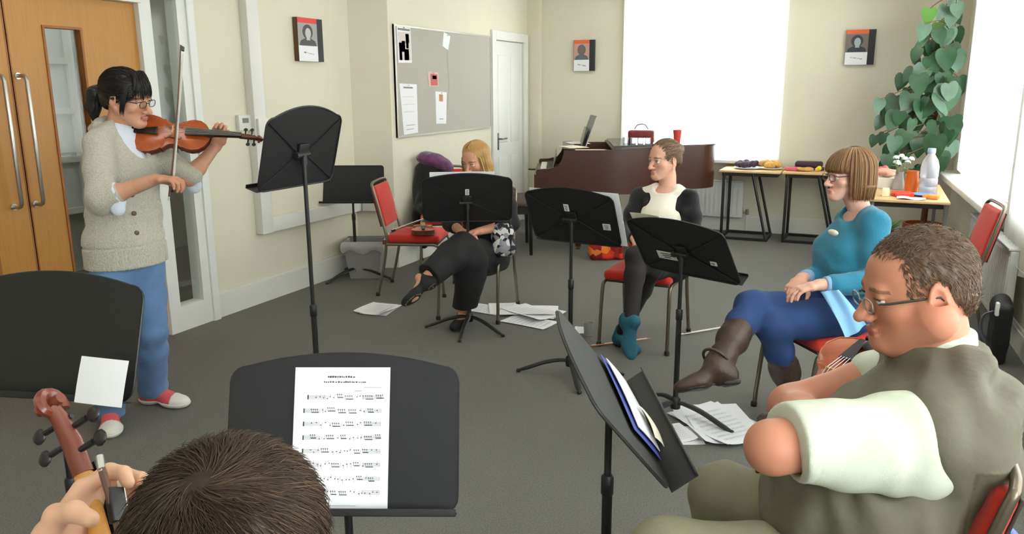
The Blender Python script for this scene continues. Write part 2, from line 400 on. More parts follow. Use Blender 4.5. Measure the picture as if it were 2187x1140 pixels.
# ================================================================ skirting boards
def skirt(name, p0, p1, n, h=0.185, t=0.022):
    b = slab(p0, p1, 0, h - 0.02, t, n); c = slab(p0, p1, h - 0.02, h, t * 0.6, n); b.add(c.v, c.f); return struct(name, b, M_trim)
skirt('baseboard_left', (LX, SY1, 0), (LX, 5.85, 0), V(1, 0, 0))
skirt('baseboard_recess', A0, A1, rn)
skirt('baseboard_door', (BX, 5.99, 0), (BX, D2a - 0.09, 0), V(1, 0, 0))
skirt('baseboard_back', (BX, BY, 0), (0.75, BY, 0), V(0, -1, 0))
skirt('baseboard_right', rw(-1.8), rw(9.05), rotz(RA) @ V(-1, 0, 0), 0.15)
# ================================================================ double door with sidelight
def frame_boxes(b, X, y0, y1, z0, z1, w, d):                        # rectangular frame in the plane x = X
    b.box((X, y0 + w / 2, (z0 + z1) / 2), (d, w, z1 - z0)); b.box((X, y1 - w / 2, (z0 + z1) / 2), (d, w, z1 - z0))
    b.box((X, (y0 + y1) / 2, z1 - w / 2), (d, y1 - y0 - 2 * w, w)); b.box((X, (y0 + y1) / 2, z0 + w / 2), (d, y1 - y0 - 2 * w, w))
b = MB(); b.box((LX - 0.02, (DY0 + SY1) / 2, DT - 0.03), (0.2, SY1 - DY0, 0.06)); b.box((LX - 0.02, DY0 + 0.03, DT / 2), (0.2, 0.06, DT))
b.box((LX - 0.02, DY1 + 0.045, DT / 2), (0.1, 0.09, DT)); b.box((LX - 0.02, SY1 - 0.065, DT / 2), (0.1, 0.13, DT)); b.box((LX - 0.02, (DY1 + 0.09 + SY1 - 0.13) / 2, 0.085), (0.1, SY1 - DY1 - 0.22, 0.17))
b.box((LX + 0.036, SY1 - 0.03, DT / 2), (0.02, 0.06, DT))
b.box((LX - 0.02, (DY0 + DY1) / 2, 2.17), (0.16, DY1 - DY0, 0.12))
fo = struct('trim_1', b, M_white)
b = MB(); b.box((LX - 0.0, (DY1 + SY1) / 2, 1.2), (0.008, 0.24, 2.1)); sg = struct('window_5', b, M_pane)
def leaf(name, y0, y1, panel, hy, n):
    d = MB(); X = LX - 0.03; w = 0.045; z0, z1 = 0.008, 2.108
    if panel:
        p0, p1, q0, q1 = panel
        d.box((X, (y0 + p0) / 2, (z0 + z1) / 2), (w, p0 - y0, z1 - z0)); d.box((X, (p1 + y1) / 2, (z0 + z1) / 2), (w, y1 - p1, z1 - z0))
        d.box((X, (p0 + p1) / 2, (z0 + q0) / 2), (w, p1 - p0, q0 - z0)); d.box((X, (p0 + p1) / 2, (z1 + q1) / 2), (w, p1 - p0, z1 - q1))
    o = struct(name, d, M_beech)
    f = MB(); frame_boxes(f, X, p0, p1, q0, q1, 0.014, w + 0.012); f.build('glazing_bead', M_lip, o)
    g = MB(); g.box((X, (p0 + p1) / 2, (q0 + q1) / 2), (0.006, p1 - p0 - 0.02, q1 - q0 - 0.02)); g.build('pane', M_pane, o)
    e = MB(); ye = y1 - 0.004 if n == 0 else y0 + 0.004; e.box((X, ye, (z0 + z1) / 2), (w + 0.002, 0.008, z1 - z0)); e.build('edge_lipping', M_lip, o)
    h = MB(); hx = X + w / 2; za, zb = 0.985, 1.672
    pts = [V(hx, hy, za), V(hx + 0.045, hy, za)] + arc_pts(V(hx + 0.045, hy, za + 0.025), 0.025, -PI / 2, 0, 4)[1:] + list(reversed(arc_pts(V(hx + 0.045, hy, zb - 0.025), 0.025, 0, PI / 2, 4))) 
    pts = [V(hx, hy, za), V(hx + 0.045, hy, za), V(hx + 0.062, hy, za + 0.007), V(hx + 0.07, hy, za + 0.025), V(hx + 0.07, hy, zb - 0.025), V(hx + 0.062, hy, zb - 0.007), V(hx + 0.045, hy, zb), V(hx, hy, zb)]
    h.tube(pts, 0.0105, 12); h.build('handle', M_steel, o)
    for z in (za, zb):
        r = MB(); r.lathe([(0.018, 0), (0.018, 0.006)], (hx, hy, z), roty(PI / 2)); r.build('handle_rose', M_steel, o)
    return o
leaf('door_1', DM + 0.003, DY1 - 0.002, (3.04, 3.285, 0.42, 1.945), 2.868, 1)
leaf('door_2', DY0 + 0.062, DM - 0.003, (2.38, 2.63, 0.42, 1.945), 2.745, 0)
# ================================================================ white panelled door in the projecting wall
d = MB(); d.box((BX - 0.03, (D2a + D2b) / 2, D2t / 2), (0.04, D2b - D2a - 0.006, D2t - 0.01)); X = BX - 0.01
for (za, zb) in ((0.15, 0.82), (0.98, 1.95)):
    for (ya, yb_) in ((D2a + 0.1, (D2a + D2b) / 2 - 0.05), ((D2a + D2b) / 2 + 0.05, D2b - 0.1)): d.box((X, (ya + yb_) / 2, (za + zb) / 2), (0.012, yb_ - ya, zb - za), bev=0.005)
do = struct('door_3', d, M_white)
h = MB(); h.box((BX - 0.004, D2a + 0.075, 1.0), (0.012, 0.04, 0.19), bev=0.004); h.tube([(BX, D2a + 0.075, 1.03), (BX + 0.05, D2a + 0.075, 1.03), (BX + 0.055, D2a + 0.085, 1.03), (BX + 0.055, D2a + 0.19, 1.03)], 0.009, 8); h.build('handle', mat('aged_chrome', rgb(120, 118, 112), 0.4, 1.0), do)
b = MB(); w = 0.1
b.box((BX + 0.012, D2a - w / 2, (D2t + 0.1) / 2), (0.03, w, D2t + 0.1), bev=0.006); b.box((BX + 0.012, D2b + w / 2, (D2t + 0.1) / 2), (0.03, w, D2t + 0.1), bev=0.006); b.box((BX + 0.012, (D2a + D2b) / 2, D2t + 0.05), (0.03, D2b - D2a, 0.1), bev=0.006)
struct('trim_2', b, M_white)
# boxed pipe in the back corner and low box beside it
b = MB(); b.box((BX + 0.075, BY - 0.05, (CH + 0.62) / 2), (0.15, 0.1, CH - 0.62)); b.box((BX + 0.16, BY - 0.06, 0.3), (0.32, 0.12, 0.6)); struct('trim_3', b, M_wall)
# ================================================================ cable trunking on the left wall
b = MB(); b.box((LX + 0.035, 4.615, (CH + 0.53) / 2), (0.07, 0.12, CH - 0.53), bev=0.004); b.box((LX + 0.03, (4.675 + 5.86) / 2, 0.585), (0.06, 1.19, 0.11), bev=0.004)
q0 = A0 + nz(A1 - A0) * 0.06; c = slab(q0, A1, 0.53, 0.64, 0.05, rn); b.add(c.v, c.f); struct('trim_4', b, M_trim)
# ================================================================ back window: frame, panes, sill, blind
def window_y(name, x0, x1, z0, z1, Y, nx):
    b = MB(); w = 0.06
    for x in np.linspace(x0 + w / 2, x1 - w / 2, nx + 1): b.box((x, Y, (z0 + z1) / 2), (w, 0.07, z1 - z0))
    for z in (z0 + w / 2, z0 + 1.25, z1 - w / 2): b.box(((x0 + x1) / 2, Y, z), (x1 - x0, 0.06, w))
    o = struct(name, b, M_white); p = MB(); p.box(((x0 + x1) / 2, Y, (z0 + z1) / 2), (x1 - x0 - 0.02, 0.006, z1 - z0 - 0.02)); p.build('pane', M_pane, o); return o
w1 = window_y('window_1', WX0, WX1, WZ0, WZ1, BY + 0.1, 2)
s_ = MB(); s_.box(((WX0 + WX1) / 2, BY - 0.02, 0.785), (WX1 - WX0 + 0.2, 0.24, 0.035), bev=0.006); s_.build('sill', M_white, w1)
s_ = MB(); s_.box((WX1 + 0.045, BY - 0.012, (WZ0 + WZ1) / 2 + 0.05), (0.08, 0.03, WZ1 - WZ0 + 0.1)); s_.box((WX0 - 0.045, BY - 0.012, (WZ0 + WZ1) / 2 + 0.05), (0.08, 0.03, WZ1 - WZ0 + 0.1)); s_.build('architrave', M_white, w1)
def blind(name, label, P, ux, n, zt, zb, wd=0.089, ang=0.35, jag=0.0):
    t = thing(name, label, 'window blind', P, 0, 'white vertical blinds at the windows'); t.rotation_euler = (0, 0, math.atan2(ux[1], ux[0]))
    r = MB(); r.box((n * 0.04, 0, zt + 0.02), (n * 0.08 + 0.05, 0.04, 0.035)); r.build('head_rail', M_white, t)
    s = MB()
    for i in range(n):
        x = 0.04 + i * 0.08; a = ang + random.uniform(-.08, .08); c, q = math.cos(a) * wd / 2, math.sin(a) * wd / 2; z = zb + random.uniform(-jag, jag)
        def fn(u, v, x=x, c=c, q=q, z=z): return V(x + (2 * u - 1) * c, (2 * u - 1) * q + 0.006 * math.cos((2 * u - 1) * 1.5), zt + (z - zt) * v)
        s.grid(fn, 4, 4)
    s.build('slats', M_blind, t, smooth=60)
    c = MB()
    for y in (-0.03,): c.tube([(0.03 + i * 0.16, y, zb + 0.02 + 0.008 * (i % 2)) for i in range(n // 2 + 1)], 0.0018, 5)
    c.build('bead_chain', M_white, t); return t
blind('vertical_blind', 'white vertical blind covering the window behind the grand piano', (WX0 - 0.06, BY - 0.09, 0), (1, 0), 22, 2.66, 0.82)
# right-hand windows in the wall's own frame
for i, (y0, y1) in enumerate(RW_OPEN):
    b = MB(); w = 0.06
    for y in np.linspace(y0 + w / 2, y1 - w / 2, 4): b.box((0.1, y, (RZ0 + RZ1) / 2), (0.07, w, RZ1 - RZ0))
    for z in (RZ0 + w / 2, 1.95, RZ1 - w / 2): b.box((0.1, (y0 + y1) / 2, z), (0.06, y1 - y0, w))
    o = struct(f'window_{i + 2 if i < 3 else 7}', b, M_white); o.location = RO; o.rotation_euler = (0, 0, RA)
    p = MB(); p.box((0.1, (y0 + y1) / 2, (RZ0 + RZ1) / 2), (0.006, y1 - y0 - 0.02, RZ1 - RZ0 - 0.02)); p.build('pane', M_pane, o)
    if i < 2:
        s_ = MB(); s_.box((-0.015, y1 + 0.04, 1.7), (0.03, 0.09, 1.9)); s_.box((-0.015, y0 - 0.04, 1.7), (0.03, 0.09, 1.9)); s_.build('architrave', M_white, o)
b = MB(); b.box((-0.08, 7.45, 0.765), (0.22, 2.7, 0.05), bev=0.008); o = struct('trim_5', b, M_trim); o.location = RO; o.rotation_euler = (0, 0, RA)
for (y0, y1), zb, lb in ((RW_OPEN[0], 0.83, 'white vertical blind of the right wall window nearest the climbing plant'), (RW_OPEN[1], 0.52, 'white vertical blind with uneven hanging ends near the red chair'),
                   (RW_OPEN[2], 0.83, 'white vertical blind of the right wall window beside the man in the vest')):
    n = int((y1 - y0 + 0.1) / 0.08)
    blind('vertical_blind', lb, rw(y1 + 0.05, -0.05 if zb > .8 else -0.06), rotz(RA) @ V(0, -1, 0), n, 2.68, zb, jag=0.0 if zb > .8 else 0.04)
# radiators
def radiator(label, P, rz, L, z0, z1):
    t = thing('radiator', label, 'radiator', P, rz, 'white panel radiators'); b = MB(); b.box((L / 2, 0, (z0 + z1) / 2), (L, 0.05, z1 - z0), bev=0.01)
    for i in range(int(L / 0.05)): b.box((0.03 + i * 0.05, -0.027, (z0 + z1) / 2), (0.026, 0.008, z1 - z0 - 0.07), bev=0.003)
    b.build('panel', M_rad, t); g = MB(); g.box((L / 2, 0, z1 + 0.008), (L, 0.075, 0.016), bev=0.004); g.build('top_grille', M_rad, t)
    v = MB(); v.tube([(L + 0.005, 0, z0 + 0.04), (L + 0.05, 0, z0 + 0.04), (L + 0.05, 0, 0.0)], 0.008, 8); v.build('pipe', M_rad, t)
    k = MB(); k.lathe([(0.014, 0), (0.019, 0.015), (0.019, 0.05), (0.014, 0.06)], (L + 0.05, 0, z0 + 0.04)); k.build('valve', mat('grey_valve', rgb(120, 118, 112), 0.5), t); return t
radiator('white panel radiator under the back wall window behind the table', (-2.25, BY - 0.07, 0), 0, 0.98, 0.16, 0.56)
radiator('white radiator under the right window sill behind the red chair', rw(7.0, -0.09), -PI / 2 + RA, 1.5, 0.14, 0.62)
# ================================================================ daylight, the room's own ceiling lights, and panels added for the corridor
W = bpy.data.worlds.new('sky'); SC.world = W; W.use_nodes = True; nt = W.node_tree
bg = nt.nodes['Background']; bg.inputs['Color'].default_value = (0.93, 0.97, 1.0, 1); bg.inputs['Strength'].default_value = 17.5
def portal(loc, rot, sx, sy):
    l = bpy.data.lights.new('window_light', 'AREA'); l.shape = 'RECTANGLE'; l.size = sx; l.size_y = sy; l.cycles.is_portal = True
    o = bpy.data.objects.new('window_light', l); COL.objects.link(o); o.location = loc; o.rotation_euler = rot
portal(((WX0 + WX1) / 2, BY + 0.16, (WZ0 + WZ1) / 2), (-PI / 2, 0, 0), WX1 - WX0, WZ1 - WZ0)
for y0, y1 in RW_OPEN: portal(rw((y0 + y1) / 2, 0.16, (RZ0 + RZ1) / 2), (0, -PI / 2 * -1, RA), RZ1 - RZ0, y1 - y0)
M_lamp = bpy.data.materials.new('lamp_diffuser'); M_lamp.use_nodes = True
e_ = M_lamp.node_tree.nodes['Principled BSDF']; e_.inputs['Emission Color'].default_value = (1, 0.95, 0.86, 1); e_.inputs['Emission Strength'].default_value = 7.5
lamps = [(-2.9, 2.2), (-2.9, 5.0), (-0.6, 2.2), (-0.6, 5.0), (-0.6, 7.7), (-2.6, 7.7), (-1.6, -0.4)]
for i, (x, y) in enumerate(lamps):
    t = thing('ceiling_light', 'white square recessed ceiling light panel above the players', 'ceiling light', (x, y, CH), 0, 'ceiling light panels')
    f = MB(); f.box((0, 0, -0.012), (0.62, 0.62, 0.024), bev=0.004); f.build('housing', M_white, t)
    g = MB(); g.box((0, 0, -0.027), (0.56, 0.56, 0.006)); g.build('diffuser', M_lamp, t)
for y_, lb in ((3.4, 'added unseen ceiling panel lighting the corridor behind the glazed door'), (6.3, 'added unseen ceiling panel brightening the corridor farther along')):  # unseen panels, added to brighten the corridor behind the glass
    t = thing('ceiling_light', lb, 'ceiling light', (-5.4, y_, CH), 0, 'added corridor light panels'); f = MB(); f.box((0, 0, -0.012), (0.62, 1.2, 0.024)); f.build('housing', M_white, t); g = MB(); g.box((0, 0, -0.027), (0.56, 1.14, 0.006)); g.build('diffuser', M_lamp, t)
# ================================================================ camera
cd = bpy.data.cameras.new('camera'); co = bpy.data.objects.new('camera', cd); COL.objects.link(co)
cd.sensor_fit = 'HORIZONTAL'; cd.sensor_width = 36; cd.lens = FPX / 2187 * 36; cd.clip_start = 0.05
Mc = Matrix([[_r[i], _u[i], -_f[i], EYE[i]] for i in range(3)] + [[0, 0, 0, 1]]); co.matrix_world = Mc
SC.camera = co
vs = SC.view_settings; vs.view_transform = 'Standard'; vs.look = 'None'; vs.exposure = -0.38; vs.gamma = 1.0; vs.use_curve_mapping = False
# ================================================================ music stands
M_stand = mat('black_enamel', rgb(23, 23, 24), 0.45, bump=0.02, bscale=400)
M_desk = mat('charcoal_desk', rgb(25, 25, 28), 0.65, bump=0.04, bscale=500)
M_tag = mat('sticker_paper', rgb(214, 214, 210), 0.6)
M_ink = mat('printed_ink', rgb(40, 40, 42), 0.8)
M_paper = mat('white_paper', rgb(236, 236, 240), 0.75)
def text_mesh(txt, size, ext=0.0):
    c = bpy.data.curves.new('lettering', 'FONT'); c.body = txt; c.size = size; c.extrude = ext; c.resolution_u = 2
    o = bpy.data.objects.new('lettering', c); COL.objects.link(o); me = bpy.data.meshes.new_from_object(o)
    bpy.data.objects.remove(o); bpy.data.curves.remove(c); return me
STANDS = {}
def music_stand(key, label, base, zp, face, tilt, W=0.508, H=0.32, off=0.13, curve=0.035, legs=(90, 210, 330), stickers=(), lean=(0, 0), crad=0.04, desk_mat=None, axes=None, ring=0.55, tray=0.062, group='black music stands'):
    bx, by = base; t = thing('music_stand', label, 'music stand', (bx, by, 0), 0, group)
    if axes is None:
        h = nz(V(face[0], face[1], 0)); n = h * math.cos(tilt) + V(0, 0, 1) * math.sin(tilt); y = V(0, 0, 1) * math.cos(tilt) - h * math.sin(tilt); x = np.cross(y, n)
    else: x, y, n = axes
    R = np.stack([x, y, n], 1); top = V(lean[0], lean[1], zp)
    p = top - y * off + n * 0.014                                   # desk bottom centre, local to the stand
    for i, a in enumerate(legs):
        a = math.radians(a); d = V(math.cos(a), math.sin(a), 0); b = MB()
        b.tube(smooth_path([V(0, 0, .085), d * .05 + V(0, 0, .088), d * .14 + V(0, 0, .07), d * .24 + V(0, 0, .032), d * .30 + V(0, 0, .012)], 4), np.interp(np.linspace(0, 1, 17), [0, .3, .8, 1], [.014, .019, .017, .008]), 10, flat=0.6)
        lg = b.build('leg', M_stand, t); c = MB(); c.ball(d * .296 + V(0, 0, .011), (.013, .013, .011)); c.build('foot_pad', M_black, lg)
    b = MB(); b.lathe([(.012, .05), (.024, .055), (.027, .075), (.024, .105), (.016, .115)], seg=16); b.build('hub', M_stand, t)
    b = MB(); b.tube([V(0, 0, .06), V(lean[0], lean[1], 0) * (ring / zp) + V(0, 0, ring)], .0135, 14); b.build('lower_tube', M_stand, t)
    b = MB(); b.lathe([(.0135, 0), (.0165, .004), (.0165, .05), (.0125, .056)], V(lean[0], lean[1], 0) * (ring / zp) + V(0, 0, ring - .045), seg=16); b.build('collar', M_stand, t)
    b = MB(); b.tube([V(lean[0], lean[1], 0) * (ring / zp) + V(0, 0, ring - .1), top], .0095, 12); b.build('upper_tube', M_stand, t)
    b = MB(); b.tube([top - x * .035, top + x * .035], .013, 12); b.box(top + n * .006 + y * .012, (.06, .075, .014), R, bev=.004); b.tube([top - V(0, 0, .045), top], .014, 12); kb = b.build('pivot', M_stand, t)
    k = MB(); k.tube([top + x * .035, top + x * .052], .016, 10); k.build('knob', M_black, kb)
    poly = [(a, c + H / 2) for a, c in rrect(W, H, crad, 5, curve=curve)] if curve else [(a, c + H / 2) for a, c in rrect(W, H, crad, 5)]
    b = MB(); b.prism(poly, .003, p, R)
    if curve:                                                       # rolled rim on the back of the desk
        rim = [p + R @ V(a, c, -.002) for a, c in poly]; b.tube(rim + [rim[0]], .0035, 6, cap=False)
    else:
        rim = [p + R @ V(a, c, .002) for a, c in poly]; b.tube(rim + [rim[0]], .0045, 6, cap=False)
    dk = b.build('desk', desk_mat or M_stand, t)
    r = MB()
    for sx in (-1, 1):
        for ux, uy in ((W * .47, H * .93), (W * .47, H * .05)):
            r.tube([p + R @ V(sx * .02, off, -.003), p + R @ V(sx * ux, uy, -.003)], .0038, 6, flat=.6)
    r.build('stiffening_rib', M_stand, dk)
    b = MB(); b.box(p + R @ V(0, 0, tray / 2), (W, .004, tray), R, bev=.0015); b.box(p + R @ V(0, .007, tray), (W, .016, .004), R, bev=.0015); b.build('tray', desk_mat or M_stand, t)
    for (u, v, w, h2, front) in stickers:
        s = MB(); s.box(p + R @ V(u, v, .005 if front else -.006), (w, h2, .0016), R, bev=.0005); st = s.build('sticker', M_tag, dk, label='white sticker')
        q = MB()
        for k in range(3): q.box(p + R @ V(u, v + h2 * (.25 - .25 * k), .0062 if front else -.0072), (w * (.6 - .12 * k), h2 * .09, .0006), R)
        q.build('printing', M_ink, st)
    STANDS[key] = dict(o=t, p=V(bx, by, 0) + p, R=R, W=W, H=H, tray=tray); return t
FW = V(-math.sin(YAW), math.cos(YAW), 0); RT = V(math.cos(YAW), math.sin(YAW), 0)
def hdir(deg): a = math.radians(deg); return FW * math.cos(a) + RT * math.sin(a)    # 0 = away from the camera, 90 = to its right
# violinist's stand
q = at(657, 470, 3.55); music_stand('S1', 'tall black stand with curved top in front of the standing violinist', (q[0], q[1]), at(642, 330, 3.5)[2], hdir(-64), .27, W=.49, off=.15, curve=.045, legs=(100, 220, 340), ring=.62)
q = on(762, 594); music_stand('S2', 'black stand with rectangular desk beside the grey waste bin', (q[0], q[1]), at(758, 400, depth(q) + .0)[2] - .02, hdir(181), .14, W=.535, H=.31, off=.09, curve=0, crad=.02, legs=(250, 15, 150), desk_mat=M_desk)
q = on(1003, 702); music_stand('S3', 'black stand in front of the blonde seated woman', (q[0], q[1]), at(1004, 425, depth(q))[2], hdir(-3), .3, W=.585, H=.315, off=.14, curve=.03, legs=(200, 345, 285), stickers=((-.0, .215, .026, .042, False),))
q = on(1217, 800); music_stand('S4', 'black stand holding music in front of the woman in black cardigan', (q[0], q[1]), at(1219, 458, depth(q))[2], hdir(31), .45, W=.53, H=.325, off=.16, curve=.035, legs=(195, 20, 300), stickers=((.02, .235, .03, .045, False), (-.2, .13, .045, .04, False)))
q = on(1441, 893); music_stand('S5', 'black stand tipped far back in front of the woman in teal', (q[0], q[1]), at(1460, 528, depth(q))[2], hdir(47), .60, W=.54, H=.33, off=.15, curve=.035, legs=(130, 345, 235), stickers=((.1, .12, .11, .05, False), (-.16, .12, .035, .025, False)))
q = at(738, 1000, 1.80); music_stand('S6', 'charcoal foreground stand holding the printed music sheet', (q[0], q[1]), at(720, 940, 1.8)[2], hdir(181), .36, W=.515, H=.32, off=.15, tray=.036, curve=.03, crad=.035, legs=(90, 210, 330), desk_mat=M_desk)
q = at(114, 760, 2.1); music_stand('S7', 'black foreground stand with a blank sheet on its corner', (q[0], q[1]), at(95, 740, 2.1)[2], hdir(189), .36, W=.51, H=.30, off=.13, curve=.03, legs=(90, 210, 330))
# stand seen edge on, in front of the man in the vest
a0 = at(1327, 822, 2.24); a1 = at(1434, 1052, 1.86); ax = nz(a1 - a0)
best = min((abs((at(1168, 634, d) - a0) @ ax), d) for d in np.linspace(1.9, 2.7, 161))[1]; yv = at(1168, 634, best) - a0; yv = nz(yv - ax * (yv @ ax)); nn = np.cross(ax, yv)
if nn[0] < 0: nn = -nn; 
xx = np.cross(yv, nn); mid = (a0 + a1) / 2; piv = mid + yv * .15 - nn * .014
music_stand('S8', 'black stand seen edge on in front of the man in the vest', (piv[0], piv[1]), piv[2], (1, 0), .5, W=float(np.linalg.norm(a1 - a0)), H=.34, off=.15, curve=.03, axes=(xx, yv, nn), legs=(90, 210, 330), ring=.62, tray=.075, desk_mat=mat('worn_black_desk', rgb(40, 39, 37), .6, bump=.03, bscale=300))
# ================================================================ sheets resting on the stands
def on_desk(key, u, v, w):                                          # point on a desk: u across, v up, w out from the face
    s = STANDS[key]; return s['p'] + s['R'] @ V(u, v, w)
def desk_sheet(name, label, cat, key, u, v, w, h, rot=0.0, out=.005, mat_=None, bend=.004, group=None, n=1):
    s = STANDS[key]; c, q = math.cos(rot), math.sin(rot); o = on_desk(key, u, v, out); ob = thing(name, label, cat, o, 0, group); R = s['R']; b = MB()
    for k in range(n):
        def fn(a, e, k=k):
            x = (a - .5) * w; y = e * h; return R @ V(c * x - q * y, q * x + c * y, k * .0012 + bend * math.sin(a * PI) + bend * .5 * math.sin(e * 3))
        b.grid(fn, 8, 8, R @ V(0, 0, .0007))
    pg = b.build('page', mat_ or M_paper, ob); return ob, pg, (lambda x, y, z=.0: R @ V(c * (x - w / 2) - q * y, q * (x - w / 2) + c * y, z + bend * math.sin(max(0, min(1, x / w)) * PI) + bend * .5 * math.sin(max(0, min(1, y / h)) * 3)))
# printed score on the foreground stand
ob, pg, at_p = desk_sheet('music_sheet', 'printed white music sheet standing on the charcoal foreground stand', 'sheet music', 'S6', -.003, .004, .215, .315, out=.006, bend=.002)
b = MB(); rnd = random.Random(3)
def bar(x0, y0, x1, y1, z=.0009):
    b.add([at_p(x0, y0, z), at_p(x1, y0, z), at_p(x1, y1, z), at_p(x0, y1, z)], [(0, 1, 2, 3)])
for (xx_, yy_, n, hgt) in ((.075, .292, 13, .0042), (.066, .281, 19, .003)):
    x = xx_
    for k in range(n):
        wd = rnd.uniform(.002, .0045); bar(x, yy_, x + wd, yy_ + hgt * rnd.uniform(.6, 1.0)); x += wd + rnd.uniform(.0006, .0025)
bar(.156, .270, .196, .2706); bar(.136, .262, .152, .2628)
ys = [.2445, .2145, .1855, .1555, .126, .0965, .0665, .037]
for si, y in enumerate(ys):
    xa = .030 if si == 0 else .022
    for k in range(5): bar(xa, y + k * .0019, .196, y + k * .0019 + .00035)
    bar(xa, y - .001, xa + .0026, y + .009)
    x = xa + .018
    while x < .19:
        if rnd.random() < .33:                                      # a beamed group of notes
            m = rnd.choice((3, 4, 4)); yy = y + rnd.uniform(-.001, .004); bar(x, yy - .0012, x + m * .0043, yy + .0005)
            for k in range(m): bar(x + k * .0046, yy, x + k * .0046 + .0005, yy + .0065); bar(x + k * .0046 - .0016, yy + .0055, x + k * .0046 + .0008, yy + .0075)
            x += m * .0052 + .003
        else:
            yy = y + rnd.uniform(0, .0065); bar(x, yy, x + .0026, yy + .0019)
            if rnd.random() < .7: bar(x + .0022, yy, x + .0026, yy + rnd.choice((-.007, .0075)))
            x += rnd.uniform(.006, .011)
    for k in range(1, 5): bar(xa + k * (.196 - xa) / 4, y, xa + k * (.196 - xa) / 4 + .0004, y + .008)
bar(.085, .012, .145, .0126); b.build('printed_notes', M_ink, pg, smooth=0)
me = text_mesh('Manhasset', .020); s6 = STANDS['S6']; Rm = s6['R']; po = on_desk('S6', .150, .292, .0042)
me.transform(Matrix([[Rm[i][0], Rm[i][1], Rm[i][2], po[i]] for i in range(3)] + [[0, 0, 0, 1]])); me.materials.append(mat('dark_print', rgb(28, 28, 32), .6))
link_mesh('lettering', me, [c for c in STANDS['S6']['o'].children if c.name.startswith('desk')][0], True, label='small dark brand lettering')
desk_sheet('paper_sheet', 'blank white sheet lying across the corner of the black foreground stand', 'paper', 'S7', .215, -.006, .130, .115, rot=-.05, out=.075, bend=.003)
o = MB(); p0 = on_desk('S7', .02, .008, .035); p1 = on_desk('S7', .13, .008, .035); tg = thing('pencil', 'bright green pencil in the tray of the black foreground stand', 'pencil', p0)
o.tube([p0 - p0, p1 - p0], .0042, 6); o.build('shaft', mat('green_lacquer', rgb(52, 168, 110), .4), tg); c = MB(); dd = nz(p1 - p0); c.tube([-dd * .006, V(0, 0, 0)], .0043, 6); c.build('eraser', mat('grey_rubber', rgb(90, 120, 105), .8), tg)
# booklets on the edge-on stand
SX = -1 if (xx @ (a1 - a0)) > 0 else 1
desk_sheet('music_booklet', 'blue-edged music booklet leaning on the edge on stand', 'sheet music', 'S8', SX * .05, .004, .33, .13, out=.012, mat_=mat('blue_cover', rgb(70, 78, 160), .6), bend=.002)
desk_sheet('music_sheet', 'white music pages in front of the blue-edged booklet', 'sheet music', 'S8', SX * .06, .004, .29, .11, rot=.03, out=.018, bend=.004, n=2)
desk_sheet('folded_sheet', 'cream folded sheet lying in the tray of the edge on stand', 'paper', 'S8', SX * -.02, .0, .12, .055, rot=.1, out=.032, mat_=mat('cream_paper', rgb(232, 226, 205), .8), bend=.006)
desk_sheet('music_sheet', 'open white music pages sticking out past the stand before the cardigan woman', 'sheet music', 'S4', -.03, .004, .53, .335, out=.008, bend=.004, n=2)
desk_sheet('music_sheet', 'cream music page peeping over the top of the tipped stand', 'sheet music', 'S5', .15, .02, .17, .345, rot=.0, out=.008, mat_=mat('cream_paper', rgb(232, 226, 205), .8), bend=.004)
desk_sheet('music_sheet', 'white pages showing just above the stand of the blonde woman', 'sheet music', 'S3', .03, .004, .42, .348, out=.008, bend=.003, n=2)
